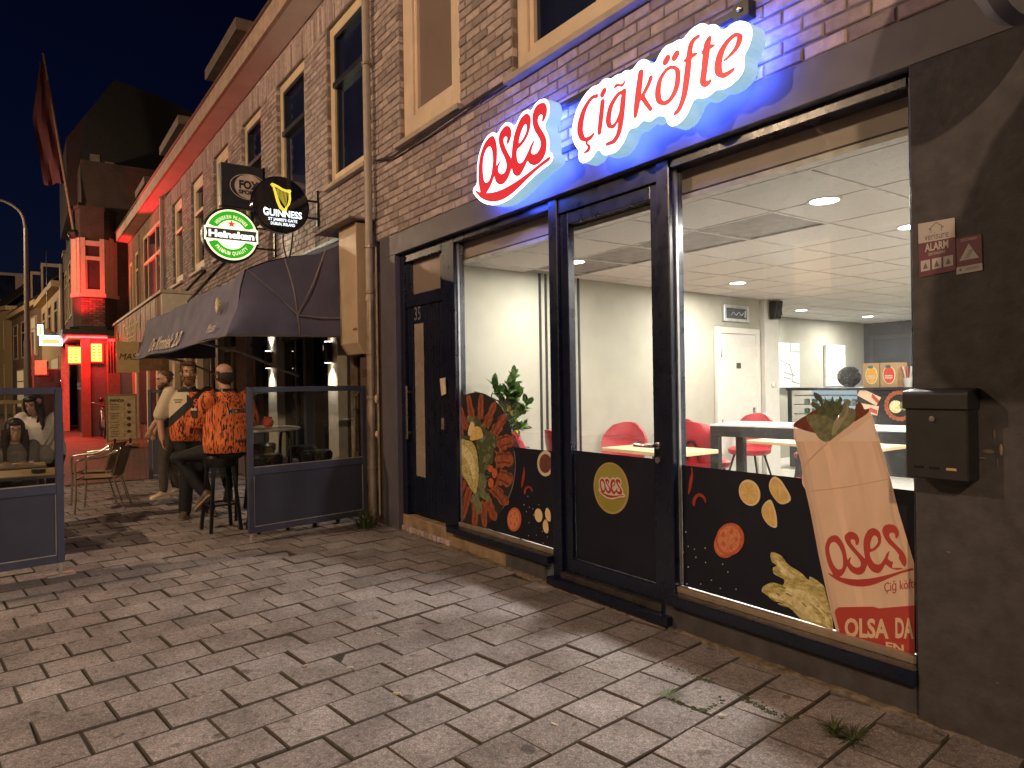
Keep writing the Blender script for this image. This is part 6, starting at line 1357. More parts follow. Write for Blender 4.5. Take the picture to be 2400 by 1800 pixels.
bayring(3.55, 4.5); bayring(4.5, 4.62, 1.12, 'bay_sill', M_BAYR); bayring(6.3, 7.3, 1.02, 'bay_top', M_BRK3); bayring(3.45, 3.55, 1.15, 'bay_base', M_BLACK); bayring(7.3, 7.4, 1.1, 'bay_cap', M_BRK3)
# single bricks of the bay face (too small to pick apart one by one further off)
mb = MB(); rr = random.Random(2); z = 3.57; row = 0
while z < 4.46:
    y = 1.63 + (0 if row % 2 else -.1)
    while y < 2.27:
        a, b = max(1.625, y), min(2.275, y + .19)
        if b - a > .03: mb.box(KX + .42, KX + .428 + rr.uniform(0, .004), a, b, z, z + .062)
        y += .205
    z += .075; row += 1
stuff(mb.build('brick_field', brick_mat('bay_brick', [(.10, .035, .03), (.16, .055, .045), (.2, .075, .06)]), ck))
def bayface(p, q, name, z0=4.62, z1=6.3, wid=.12):
    p, q = Vector((*p, 0)), Vector((*q, 0)); d = (q - p); L = d.length; d.normalize(); n = Vector((d.y, -d.x, 0)); n = n if n.x > 0 else -n; mb = MB()
    def pb(s0, s1, a, b, o0, o1): P = [p + d * s0 + n * o0, p + d * s1 + n * o0, p + d * s1 + n * o1, p + d * s0 + n * o1]; mb.hexa([v + Vector((0, 0, a)) for v in P] + [v + Vector((0, 0, b)) for v in P])
    pb(0, wid, z0, z1 + .08, 0, .05); pb(L - wid, L, z0, z1 + .08, 0, .05); pb(wid, L - wid, z1 - .16, z1, 0, .04); pb(wid, L - wid, z0, z0 + .12, 0, .05); pb(wid, L - wid, z1 - .62, z1 - .5, 0, .045)
    pb(wid, wid + .05, z0 + .12, z1 - .62, 0, .03)
    o = mb.build('window', M_BAYR, ck); MB().add([p + n * .008 + Vector((0, 0, z0)) , q + n * .008 + Vector((0, 0, z0)), q + n * .008 + Vector((0, 0, z1)), p + n * .008 + Vector((0, 0, z1))], [(0, 1, 2, 3)]).build('pane', mat('bay_glass', (.05, .02, .022), .2), o, fix=False)
MB().prism([(x + (.0 if x == KX else -.03), 2.04 + (y - 2.04) * .93, 4.62) for x, y in BAY], (0, 0, 1.68)).build('bay_core', M_BLACK, ck)
bayface(BAY[1], BAY[2], 'b', wid=.13)
for p, q in ((BAY[0], BAY[1]), (BAY[2], BAY[3])):   # blank panelled corner faces
    p, q = Vector((*p, 4.6)), Vector((*q, 4.6)); d = (q - p).normalized(); n = Vector((abs(d.y), -d.x if d.y > 0 else d.x, 0)) * .04; MB().prism([p, q, q + n, p + n], (0, 0, 1.78)).build('corner_panel', M_BAYR, ck, bev=.008)
    m = (p + q) / 2 + n * 1.0; MB().prism([m - d * .1, m + d * .1, m + d * .1 + n * .5, m - d * .1 + n * .5], (0, 0, 1.86)).build('pilaster_strip', M_BAYR, ck)
# front windows of the corner house
yk = lambda x: 1.62
rwin(ck, -29.6, -28.2, 4.35, 6.6, yk, bars=(-28.9,), tr=5.9); rwin(ck, -32.5, -30.8, 4.35, 6.4, yk, tr=5.8); rwin(ck, -35.3, -33.6, 4.35, 6.4, yk, tr=5.8)
MB().tube([(-36, 1.5, 3.4), (-36, 1.5, 7.0)], .06, 8).build('downpipe', mat('pvc_pipe', (.4, .33, .29), .5), ck, smooth=True)
B('canopy', M_BLACK, ck, -30.5, KX + .55, 1.1, 3.1, 3.28, 3.44); B('soffit', mat('canopy_soffit', (.45, .3, .28), .5), ck, -30.4, KX + .45, 1.2, 3.0, 3.24, 3.28)
# ground floor: red columns, dark panels and lit menus
M_RCOL = mat('column_red', (.24, .05, .04), .5, var=.2); M_DWALL = mat('slate_panel', (.10, .11, .12), .5, var=.15)
B('column', M_RCOL, ck, KX - .15, KX + .2, 1.62, 1.86, 0, 3.25); B('column', M_RCOL, ck, KX + .15, KX + .6, 2.32, 2.66, 0, 3.25); B('column_foot', M_RCOL, ck, KX + .1, KX + .66, 2.28, 2.7, 0, .35, bev=.03); B('column', mat('column_pink', (.45, .16, .13), .5), ck, -31.3, -30.9, 1.25, 1.5, 0, 3.1)
B('panel_wall', M_DWALL, ck, KX - .2, KX - .1, 1.86, 2.4, 0, 3.25); B('panel_wall', M_DWALL, ck, KX + .5, KX + .58, 2.66, 3.1, 0, 3.0); B('recess', M_BLACK, ck, -30.9, KX - .3, 1.75, 3.1, 0, 3.24)
for i, (x, y0, y1, z0, z1) in enumerate(((KX + .03, 1.9, 2.2, 2.45, 3.02), (-28.2, 1.35, 1.72, 2.45, 3.0))):
    lp = thing('menu_lightbox', ['glowing yellow menu panel right of the red column under the canopy', 'glowing yellow menu panel left of the red column under the canopy'][i], 'light box', (x, y0, z0), 0, 'yellow menu panels')
    B('frame', M_RCOL, lp, x - .08, x, y0 - .06, y1 + .06, z0 - .06, z1 + .06); B('screen', em('menu_yellow', (1., .72, .12), 2.2), lp, x, x + .01, y0, y1, z0, z1)
    mb = MB()
    for k in range(5):
        for c in range(2): mb.box(x + .011, x + .014, y0 + .04 + c * .15, y0 + .04 + c * .15 + .09, z0 + .06 + k * .1, z0 + .1 + k * .1)
    mb.build('print', em('menu_red', (.8, .25, .02), 1.), lp)
nt_ = thing('neon_tube', 'red neon strip beneath the canopy of the corner house', 'neon lamp', (KX + .5, 2.0, 3.2))
MB().tube([(KX + .5, 1.25, 3.2), (KX + .5, 2.95, 3.2)], .025, 8).tube([(KX + .5, 1.25, 3.2), (-30, 1.25, 3.2)], .025, 8).build('tube', em('neon_red', (1., .03, .03), 14.), nt_)
light('lamp', 'AREA', (KX + .6, 2.0, 3.15), 260, (1., .02, .02), nt_, shape='RECTANGLE', size=.5, size_y=1.6, rot=(0, R(25), 0))
aim = lambda a, b: (Vector(b) - Vector(a)).to_track_quat('-Z', 'Y').to_euler()
for a, b, e, c in (((KX + 1.3, .9, 3.5), (KX + .3, 1.75, 5.2), 900, 70), ((KX + .9, 2.1, 4.4), (-18., 2.92, 6.55), 2600, 26)): light('lamp', 'SPOT', a, e, (1., .025, .03), nt_, spot_size=R(c), spot_blend=.6, shadow_soft_size=.1, rot=aim(a, b))  # red spots added in mid-air to redden the bay and cornice
light('lamp', 'AREA', (-28.5, 1.15, 3.1), 160, (1., .02, .02), nt_, shape='RECTANGLE', size=2., size_y=.3)
ls = thing('blade_sign', 'blue white lit L shaped light box sign sticking out from corner house', 'light box', (KX - .5, 1.1, 3.4))
B('frame', em('sign_bluewhite', (.6, .85, 1.), 3.2), ls, -28.6, -28.45, .55, 1.2, 3.05, 3.4); B('frame', em('sign_bluewhite', (.6, .85, 1.), 3.2), ls, -28.6, -28.45, .5, .66, 3.4, 3.75)
B('panel', em('sign_amber', (.9, .6, .18), .9), ls, -28.45, -28.43, .62, 1.12, 3.12, 3.26); B('panel', em('sign_amber', (.9, .6, .18), .9), ls, -28.45, -28.43, .54, .62, 3.4, 3.68)
# small rounded gable box and its eaves beside the gutter
B('eaves', M_GUT, ck, -27.6, -26.6, 2.3, 3.2, 7.05, 7.35); B('eaves_soffit', mat('soffit_paint', (.56, .5, .45), .6), ck, -27.6, -26.6, 2.35, 3.2, 7.02, 7.05)
fp = thing('flagpole', 'tall slanted flagpole with red flag hanging from it', 'flagpole', (-26.3, 1.45, 6.5))
a, b = Vector((-26.3, 1.48, 6.5)), Vector((-26.3, .72, 12.1)); MB().tube([a, b], [.05, .035], 8).build('pole', mat('pole_wood', (.14, .09, .07), .7), fp, smooth=True); MB().ell(a, (.22, .2, .16), 10, 7).build('bracket', M_BLACK, fp)
vs = []; N = 18
for i in range(N + 1):
    t = i / N; p = b.lerp(a, .05 + .66 * t)
    for k in range(6): w = (.12 + .45 * min(1, t * 2.2)) * k / 5; vs.append((p.x + .05 * math.sin(k * 1.9 + t * 6), p.y - w, p.z - .35 * w - .05 * math.sin(k * 2.2)))
MB().add(vs, [(i * 6 + k, i * 6 + k + 1, i * 6 + k + 7, i * 6 + k + 6) for i in range(N) for k in range(5)]).build('flag', mat('flag_red', (.055, .008, .012), .8, var=.25, scale=3), fp, smooth=True, fix=False)
# street lamps: sodium lights on curved arms
M_POST = mat('lamp_post', (.11, .09, .085), .5, var=.15)
SOD = (1., .70, .43)
def street_lamp(label, base, d, h, energy, arm=1.6, spot=False):
    t = thing('street_lamp', label, 'street lamp', base, 0, 'sodium street lamps'); x, y, z = base; d = Vector((*d, 0)).normalized()
    MB().lathe([(.12, 0), (.12, .9), (.1, 1.0), (.085, 1.05), (.085, 2.9), (.065, 3.0), (.05, h - .5)], base, 12).build('post', M_POST, t, smooth=True)
    P = crom([Vector(base) + Vector((0, 0, h - .5)), Vector(base) + Vector((0, 0, h)) + d * .15, Vector(base) + Vector((0, 0, h + .28)) + d * .8, Vector(base) + Vector((0, 0, h + .38)) + d * arm], 6)
    MB().tube(P.tolist(), .04, 8).build('arm', M_POST, t, smooth=True); e = Vector(P[-1])
    MB().ell(e + d * .25 + Vector((0, 0, .02)), (.4 if abs(d.x) > .5 else .17, .17 if abs(d.x) > .5 else .4, .09), 14, 8).build('head', M_POST, t, smooth=True)
    MB().ell(e + d * .27 - Vector((0, 0, .045)), (.26 if abs(d.x) > .5 else .12, .12 if abs(d.x) > .5 else .26, .06), 12, 8).build('lens', em('sodium_lens', (1., .6, .22), 20.), t, smooth=True)
    light('lamp', 'POINT', e + d * .27 - Vector((0, 0, .17)), energy, SOD, t, shadow_soft_size=.12); return t
street_lamp('tall street lamp post lit red from the side, at the far left', (-24, .18, 0), (0, -1), 6.6, 1500, 2.7)
street_lamp('sodium street lamp across the road behind the photographer', (5.2, -4.9, 0), (-.6, .8), 6.0, 2300, 1.2)
street_lamp('sodium street lamp beyond the left edge of the view', (-8.0, -7.2, 0), (0, 1), 6.4, 1700)
street_lamp('distant sodium street lamp down the street', (-44, -7.6, 0), (0, 1), 6.4, 2200)
hl = thing('hanging_lantern', 'conical hanging lantern over the distant street', 'lantern', (-33, .9, 3.6))
MB().lathe([(.34, .0), (.3, .06), (.1, .18), (.03, .26)], (-33, .9, 3.72), 16).build('hood', mat('lantern_hood', (.45, .32, .16), .6), hl, smooth=True); MB().lathe([(.18, -.38), (.2, -.36), (.3, .0)], (-33, .9, 3.72), 12).build('cage', mat('lantern_cage', (.16, .06, .04), .6), hl)
MB().tube([(-33, .9, 3.9), (-33, .9, 7.0)], .012, 5).tube([(-33, .9, 7.0), (-33, 1.7, 7.0)], .012, 5).build('wire', M_BLACK, hl)
# distant houses
def far_house(label, x0, x1, ya, yb, ez, cols, m, rng, roofz=9., dorm=(), lit=()):
    t = thing('row_house', label, 'building', ((x0 + x1) / 2, (ya + yb) / 2, 0), 0, 'distant row houses'); f = lambda x: ya + (yb - ya) * (x - x0) / (x1 - x0)
    wall_panel(t, 'wall', m, x0, x1, 0, ez, [], f, .3, 0); a, b = f(x0), f(x1)
    MB().hexa([(x0, a - .35, ez - .05), (x1, b - .35, ez - .05), (x1, b + .3, ez - .05), (x0, a + .3, ez - .05), (x0, a - .35, ez + .22), (x1, b - .35, ez + .22), (x1, b + .3, ez + .22), (x0, a + .3, ez + .22)]).build('gutter', M_OCHRE, t)
    MB().hexa([(x0, a - .3, ez + .22), (x1, b - .3, ez + .22), (x1, b + 3, roofz), (x0, a + 3, roofz), (x0, a - .3, ez + .3), (x1, b - .3, ez + .3), (x1, b + 3, roofz + .1), (x0, a + 3, roofz + .1)]).build('roof', M_TILE, t)
    for i, (c0, c1, z0, z1) in enumerate(cols): rwin(t, c0, c1, z0, z1, f, pane=(em('lit_pane', (.9, .62, .3), .35, (.3, .25, .2)) if i in lit else M_DGLASS), tr=z0 + .68 * (z1 - z0))
    for d0, d1, dz in dorm:
        y = f((d0 + d1) / 2) + .5; o = B('dormer', M_DORM, t, d0, d1, y, y + 1.6, ez + .4, ez + dz); B('pane', M_DGLASS, o, d1, d1 + .01, y + .1, y + 1., ez + .9, ez + dz - .2); B('pane', M_DGLASS, o, d0 + .2, d1 - .2, y - .02, y - .005, ez + .9, ez + dz - .25)
    return t
far_house('pale house with gutter right behind the hanging lantern', -46, -36.3, 1.0, 1.5, 6.1, [(-39, -37.6, 4.1, 5.7), (-42, -40.6, 4.1, 5.7), (-45.2, -43.8, 4.1, 5.7), (-41, -37.5, .6, 3.1), (-45, -42, .6, 3.1)], M_OCHRE, 1, 8.6, [(-41.5, -40, 2.2)], (3,))
far_house('brick house with deep eaves left of the lantern', -57, -46.1, -.4, 1.0, 6.3, [(-49.5, -47.5, 3.6, 5.8), (-53, -51, 3.6, 5.8), (-56.3, -54.5, 3.6, 5.8), (-50, -47, .5, 2.9), (-55, -51.5, .5, 2.9)], M_BRK2, 2, 9.4, [(-50.5, -48.5, 2.6), (-54, -52.2, 2.6)], (0, 3, 4))
far_house('ochre house front at the far left edge of the street', -74, -57.1, -6.0, -.4, 7.0, [(-60.5, -58.5, 4.4, 6.3), (-64.5, -62, 4.4, 6.3), (-68.5, -66, 4.4, 6.3), (-61, -58.5, .8, 3.4), (-66, -62.5, .8, 3.4), (-72, -68, .8, 3.4)], M_OCHRE, 3, 10.2, [(-62, -60, 2.8)], (3, 4, 5))
dk = thing('kiosk', 'dark flat topped kiosk with red lit rim behind the left glass screen', 'kiosk', (-33.5, .7, 0))
B('body', M_BLACK, dk, -35.5, -32.2, .35, 1.55, 0, 2.3, bev=.02); B('roof_rim', mat('kiosk_red', (.4, .05, .04), .5), dk, -35.6, -32.15, .3, 1.6, 2.3, 2.36)  # red light along the roof rim is put into its colour
for y, z in ((1.3, 1.9), (1.42, 1.75), (1.44, 1.6)): MB().ell((-32.1, y, z), (.03, .03, .03), 8, 6).build('lamp_bulb', em('bulb_small', (1., .9, .7), 6.), dk)
B('counter_edge', mat('kiosk_red', (.4, .05, .04), .5), dk, -32.2, -32.1, .35, .9, 2.1, 2.25)
for i, (x, y, h, lab) in enumerate(((-30, .38, 3.6, 'thin sign pole just right of the red lamp post'), (-34, -1.6, 2.6, 'thin pole with small red framed sign at the far left'))):
    t = thing('sign_pole', lab, 'pole', (x, y, 0)); MB().tube([(x, y, 0), (x, y, h)], .035, 8).build('post', M_POST, t, smooth=True)
    if i: MB().box(x - .02, x, y - .12, y + .12, h - 1.0, h - .35).build('plate', mat('kiosk_red', (.4, .05, .04), .5), t); MB().box(x, x + .01, y - .07, y + .07, h - .93, h - .42).build('plate_face', M_BLACK, t)
    else: B('plate', M_OCHRE, t, x, x + .02, y + .05, y + .4, 2.1, 2.6)
rl = thing('railing', 'low ochre railing behind the women at the terrace', 'railing', (-20, -1.2, 0))
for k in range(14): MB().box(-20.02, -19.98, -1.9 + k * .16, -1.86 + k * .16, 0, 1.25).build('baluster', M_OCHRE, rl)
for z in (.12, 1.22): B('rail', M_OCHRE, rl, -20.05, -19.95, -2.0, .35, z, z + .08)
# menu board on the pavement
pb_ = thing('menu_board', 'pale pavement menu board with dark heading standing in the street', 'signboard', (-20.7, 2.0, 0))
Xp = -20.6; pq = lambda y, z: Vector((Xp + .012, y, z))
MB().box(Xp - .04, Xp, 1.82, 2.46, .22, 1.35).build('board', mat('menu_cream', (.58, .47, .28), .7), pb_)
MB().box(Xp - .045, Xp + .01, 1.79, 1.83, .15, 1.4).box(Xp - .045, Xp + .01, 2.45, 2.49, .15, 1.4).box(Xp - .045, Xp + .01, 1.83, 2.45, 1.35, 1.4).box(Xp - .045, Xp + .01, 1.83, 2.45, .18, .22).build('frame', mat('menu_frame', (.3, .22, .13), .6), pb_)
MB().box(Xp - .3, Xp + .3, 1.78, 2.5, .03, .12).build('foot', mat('menu_foot', (.34, .2, .1), .6), pb_, bev=.03); MB().box(Xp - .03, Xp + .02, 1.95, 2.0, .1, .25).box(Xp - .03, Xp + .02, 2.3, 2.35, .1, .25).build('spring', M_BLACK, pb_)
mb = MB(); V, F = text2d('PANDA', 1., False, bold=.04); w = max(v[0] for v in V); mb.add([pq(1.88 + .32 * x / w, 1.2 + y * .1) for x, y in V], F); rr = random.Random(3)
for k in range(15): 
    z = 1.12 - k * .058
    if k % 4 != 3: mb.add([pq(1.88, z), pq(1.88 + rr.uniform(.12, .24), z), pq(1.88 + .2, z + .014), pq(1.88, z + .014)], [(0, 1, 2, 3)]); mb.add([pq(2.18, z), pq(2.22, z), pq(2.22, z + .014), pq(2.18, z + .014)], [(0, 1, 2, 3)])
for k in range(5): mb.add([pq(2.3 + .06 * math.cos(a) * rr.uniform(.6, 1), .42 + k * .17 + .06 * math.sin(a) * rr.uniform(.5, 1)) for a in np.linspace(0, 5.6, 8)], [tuple(range(8))])
mb.build('print', mat('menu_ink', (.08, .05, .04), .8), pb_, fix=False)
# a bicycle parked against the slate panel: front wheel and bars show
bc = thing('bicycle', 'parked bicycle by the slate grey panel of the corner house', 'bicycle', (KX + .7, 2.15, 0))
for x in (KX + .35, KX + 1.4): MB().tube([(x + .33 * math.cos(a), 2.12, .34 + .33 * math.sin(a)) for a in np.linspace(0, 2 * math.pi, 20, endpoint=False)], .018, 6, close=True).build('wheel', M_BLACK, bc)
MB().tube([(KX + .35, 2.12, .34), (KX + .55, 2.12, .95), (KX + 1.05, 2.12, .9), (KX + .9, 2.12, .3), (KX + .55, 2.12, .85)], .018, 6).tube([(KX + .9, 2.12, .3), (KX + 1.4, 2.12, .34), (KX + 1.05, 2.12, .85)], .016, 6).build('frame', mat('bike_grey', (.3, .3, .3), .4, metal=.5), bc); MB().box(KX + .98, KX + 1.2, 2.06, 2.18, .98, 1.03).build('saddle', M_BLACK, bc, bev=.02); MB().tube([(KX + .45, 1.85, 1.12), (KX + .55, 1.95, 1.1), (KX + .56, 2.12, 1.05), (KX + .55, 2.3, 1.1), (KX + .45, 2.4, 1.12)], .014, 6).build('handlebar', M_METAL, bc); MB().ell((KX + .5, 2.12, 1.2), (.08, .08, .08), 8, 6).build('head_lamp', M_BLACK, bc)
# round sign on the wall at the near right, whose shadow falls over the shop pilaster
nd = thing('round_sign', 'unlit round wall sign rim in the top right corner', 'sign', (-.45, 2.9, 3.5))
RS = (-1.0, 2.84, 3.14)
MB().lathe([(.36, -.05), (.38, -.04), (.4, -.0), (.38, .04), (.3, .06), (.0, .07)], RS, 40, 'x').build('casing', mat('sign_pewter', (.2, .2, .23), .45, var=.1), nd, smooth=True)
MB().tube([(-1.0, 3.0, 3.25), (-1.0, 3.18, 3.25)], .02, 8).build('bracket_arm', M_BLACK, nd)
naw = thing('added_shade_awning', 'unseen folded awning added at the right to shade the wall', 'awning', (.1, 2.7, 2.2))  # added out of view to cast the shade on the dark pier
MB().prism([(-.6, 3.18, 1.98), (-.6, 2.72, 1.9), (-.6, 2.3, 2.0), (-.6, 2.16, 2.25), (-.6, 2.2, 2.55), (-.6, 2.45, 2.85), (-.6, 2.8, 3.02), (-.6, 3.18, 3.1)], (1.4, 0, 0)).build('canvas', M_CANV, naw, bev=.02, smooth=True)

# houses across the road (behind the photographer): they show only in the panes
for i, (x0, x1, c) in enumerate(((-16, -6, M_BRK2), (-5.9, 4, M_OCHRE), (4.1, 14, M_BRK2))):
    t = thing('row_house', ['brick house across the road, left of three opposite the shop', 'ochre house across the road, straight opposite the shop', 'brick house across the road, right of three opposite the shop'][i], 'building', ((x0 + x1) / 2, -13, 0), 0, 'houses across the road')
    B('wall', c, t, x0, x1, -13.6, -13.2, 0, 7.2); B('roof', M_TILE, t, x0, x1, -17, -13.0, 7.2, 7.5)
    for k in range(4):
        for f in range(2):
            a = x0 + .8 + k * 2.4; w = B('window', M_OCHRE, t, a, a + 1.5, -13.2, -13.12, .9 + f * 3.1, 2.7 + f * 3.1); B('pane', (M_LITW if (k * 3 + f + i) % 4 == 0 else M_DGLASS), w, a + .1, a + 1.4, -13.12, -13.11, 1.0 + f * 3.1, 2.6 + f * 3.1)
# ================================================================== terrace screens and furniture
M_SCR = mat('screen_frame', (.055, .058, .10), .45, var=.15, scale=5)
M_SCRP = mat('screen_panel', (.04, .042, .072), .5, var=.18, scale=3, bump=.001)
M_SGL = glass('screen_glass', (.82, .84, .85), dust=.01, refl=1.0, dscale=120.)
M_TRIMS = mat('screen_trim', (.45, .40, .36), .4, metal=.4)
def screen(label, p0, p1, h=1.51, z0=.08, mid=.72, foot0=True, foot1=True):
    p0, p1 = Vector((*p0, 0)), Vector((*p1, 0)); d = p1 - p0; L = d.length; rz = math.atan2(d.y, d.x)
    t = thing('windscreen', label, 'windscreen', tuple(p0), rz); w = .055; th = .022
    def bx(name, m, a, b, c, e, o=th, bev=.004): return MB().box(a, b, -o, o, c, e).build(name, m, t, False, bev)
    bx('post', M_SCR, 0, w, z0, h); bx('post', M_SCR, L - w, L, z0, h); bx('rail', M_SCR, w, L - w, h - .055, h, th - .001); bx('rail', M_SCR, w, L - w, mid - .075, mid, th - .001); bx('rail', M_SCR, w, L - w, z0, z0 + .06, th - .001)
    bx('panel', M_SCRP, w, L - w, z0 + .06, mid - .075, .008, 0); bx('pane', M_SGL, w, L - w, mid, h - .055, .003, 0)
    for a, b, c, e in ((w, L - w, z0 + .06, z0 + .068), (w, w + .007, z0 + .06, mid - .08), (L - w - .007, L - w, z0 + .06, mid - .08), (w, L - w, mid, mid + .006)): bx('trim', M_TRIMS, a, b, c, e, .013, 0)
    for s, ok in ((.03, foot0), (L - .03, foot1)):
        if ok: MB().tube([(s, 0, .0), (s, 0, z0 + .01)], .016, 8).box(s - .1, s + .1, -.06, .06, -.004, .008).build('foot', M_TRIMS, t, False)
    return t
screen('glazed dark terrace screen joining the drainpipe wall', (-7.06, 1.8), (-7.29, 3.13))
screen('glazed dark terrace screen at the left edge, women behind it', (-6.83, .28), (-6.58, -1.35), 1.53, .1, .74)
screen('dark terrace screen behind the man in black shirt', (-12.74, 1.70), (-12.35, 3.0), 1.5, .04, .78)
# bar stools
M_STK = mat('stool_black', (.01, .01, .013), .4, var=.2); M_STS = mat('stool_vinyl', (.012, .012, .014), .28, bump=.002, bscale=30)
def bar_stool(label, c, rz=0., h=.78):
    t = thing('bar_stool', label, 'stool', (c[0], c[1], 0), rz, 'black bar stools on the terrace')
    MB().lathe([(.06, -.11), (.15, -.1), (.17, -.05), (.172, .0), (.15, .03), (.05, .035)], (0, 0, h - .03), 22).build('seat', M_STS, t, False, smooth=True)
    for x in (-1, 1):
        for y in (-1, 1): MB().beam((x * .1, y * .1, h - .12), (x * .155, y * .155, 0), .034, .034, (1, 0, 0)).build('leg', M_STK, t, False, bev=.004)
    MB().tube([(x * .14, y * .14, .28) for x, y in ((-1, -1), (1, -1), (1, 1), (-1, 1))], .012, 6, close=True).build('rung', M_STK, t, False); return t
st0 = bar_stool('four legged black bar stool under the seated bald man', (-7.88, 1.73), .1, .8)
for c, rz, lab in (((-7.6, 2.68), .3, 'round black bar stool nearest behind the terrace screen glass'), ((-8.3, 2.75), .6, 'black bar stool behind the nearest one, by the pale column'), ((-7.55, 2.12), .1, 'black bar stool at the left edge of the screen glass'), ((-9.1, 2.5), .8, 'farthest black bar stool, beyond the bar table leg')):
    o = copy_tree(st0); o.location = (*c, 0); o.rotation_euler = (0, 0, rz); o['label'] = lab
btb = thing('bar_table', 'high bar table with pale top and bent black legs behind the screen', 'table', (-8.2, 2.4, 0))
TZ = 1.05
MB().prism([(-8.12 + .52 * math.cos(a) * (1.0 if True else 1), 2.22 + .42 * math.sin(a), TZ - .025) for a in np.linspace(0, 2 * math.pi, 28, endpoint=False)], (0, 0, .025)).build('table_top', mat('marble_top', (.5, .45, .38), .3, var=.15), btb, bev=.004)
for y in (1.98, 2.46):
    MB().tube(crom([(-8.3, y, 0), (-8.22, y, .6), (-8.18, y, .92), (-8.1, y, 1.0), (-7.95, y, 1.0), (-7.85, y, .93), (-7.8, y, .6), (-7.72, y, 0)], 6).tolist(), .017, 8).build('leg', M_STK, btb, smooth=True)
jr = thing('candle_jar', 'small round red glass candle jar on the bar table', 'candle holder', (-8.2, 2.33, TZ))
MB().lathe([(.035, 0), (.055, .02), (.062, .055), (.05, .09), (.04, .1), (.047, .115), (.04, .112), (.034, .098)], (-8.2, 2.33, TZ), 18).build('jar', mat('red_glass', (.42, .03, .04), .12, var=.15, gloss_var=.04), jr, smooth=True)
ash = MB().lathe([(.045, 0), (.05, .035), (.042, .035), (.04, .01)], (-8.1, 1.98, TZ), 16).build('ashtray', mat('clear_glass', (.5, .5, .48), .1), smooth=True); tag(ash, 'small glass ashtray at the left end of the bar table', 'ashtray')
# aluminium armchairs with woven seats
M_ALT = mat('alu_tube', (.62, .56, .5), .22, metal=1., var=.08); M_WEAVE = None
def weave():
    n = NT('woven_cane'); co = n.coord('Object', (1, 1, 1)); c = n.n('TexChecker'); c.inputs['Scale'].default_value = 70; n.l(co, c.inputs[0]); c.inputs[1].default_value = (.30, .21, .12, 1); c.inputs[2].default_value = (.17, .115, .065, 1)
    n.col(c.outputs[0]); n.b.inputs['Roughness'].default_value = .7; n.bump(c.outputs[1], .003, .6); return n.m
M_WEAVE = weave()
def armchair(label, c, rz):
    t = thing('armchair', label, 'chair', (*c, 0), rz, 'aluminium terrace armchairs')
    for s in (-1, 1):
        MB().tube(crom([(s * .24, -.22, 0), (s * .25, -.2, .3), (s * .26, -.2, .6), (s * .26, -.12, .66), (s * .26, .1, .68), (s * .24, .24, .76)], 6).tolist(), .0125, 8).build('arm_frame', M_ALT, t, False, smooth=True)
        MB().tube(crom([(s * .24, .32, 0), (s * .22, .2, .42), (s * .21, .19, .46), (s * .22, .27, .8)], 6).tolist(), .0125, 8).build('leg', M_ALT, t, False, smooth=True)
    MB().tube([(-.25, -.2, .41), (.25, -.2, .41)], .012, 8).tube([(-.22, .2, .41), (.22, .2, .41)], .012, 8).build('seat_bar', M_ALT, t, False, smooth=True)
    def sheet(name, P0, P1, P2, P3, th, sag):
        N = 8; vs = []
        for i in range(N + 1):
            for j in range(N + 1):
                u, v = i / N, j / N; p = Vector(P0).lerp(Vector(P1), u).lerp(Vector(P3).lerp(Vector(P2), u), v); vs.append(p + Vector(sag) * (4 * u * (1 - u)))
        f = [(i * (N + 1) + j, (i + 1) * (N + 1) + j, (i + 1) * (N + 1) + j + 1, i * (N + 1) + j + 1) for i in range(N) for j in range(N)]
        MB().add(vs, f).add([v + Vector(th) for v in vs], [q[::-1] for q in f]).build(name, M_WEAVE, t, False, smooth=True, fix=False)
    sheet('seat', (-.22, -.21, .425), (.22, -.21, .425), (.22, .2, .425), (-.22, .2, .425), (0, 0, -.018), (0, 0, -.02))
    sheet('backrest', (-.23, .2, .44), (.23, .2, .44), (.25, .3, .8), (-.25, .3, .8), (0, .016, 0), (0, .05, 0))
    return t
ac = armchair('woven aluminium armchair nearest the open terrace gap', (-10.2, .80), R(-16))
o = copy_tree(ac); o.location = (-10.95, .82, 0); o.rotation_euler = (0, 0, R(-22)); o['label'] = 'woven aluminium armchair half hidden behind the nearer one'
# terrace tables behind the left screen
def ttable(label, x0, x1, y0, y1, z):
    cx, cy = (x0 + x1) / 2, (y0 + y1) / 2; t = thing('terrace_table', label, 'table', (cx, cy, 0), 0, 'terrace tables behind the left screen')
    B('table_top', mat('terrace_top', (.42, .28, .13), .35, var=.2, scale=3), t, x0, x1, y0, y1, z - .02, z); MB().box(x0 - .008, x1 + .008, y0 - .008, y1 + .008, z - .035, z - .008).build('edge_band', M_ALT, t)
    MB().tube([(cx, cy, .03), (cx, cy, z - .03)], .03, 10).build('column', M_ALT, t, smooth=True); MB().lathe([(.24, 0), (.22, .02), (.04, .05)], (cx, cy, 0), 18).build('base', M_ALT, t, smooth=True)
ttable('wooden topped table with steel edge just behind the left screen', -8.35, -7.68, -.75, .32, .74); ttable('second table at which the seated woman eats', -9.1 + .25, -8.42, -.7, .2, .76)
an = MB().lathe([(.055, 0), (.06, .03), (.05, .03), (.045, .008)], (-7.85, .13, .745), 14).build('ashtray', M_BLACK, smooth=True); tag(an, 'dark round ashtray on the table just behind the left screen', 'ashtray')
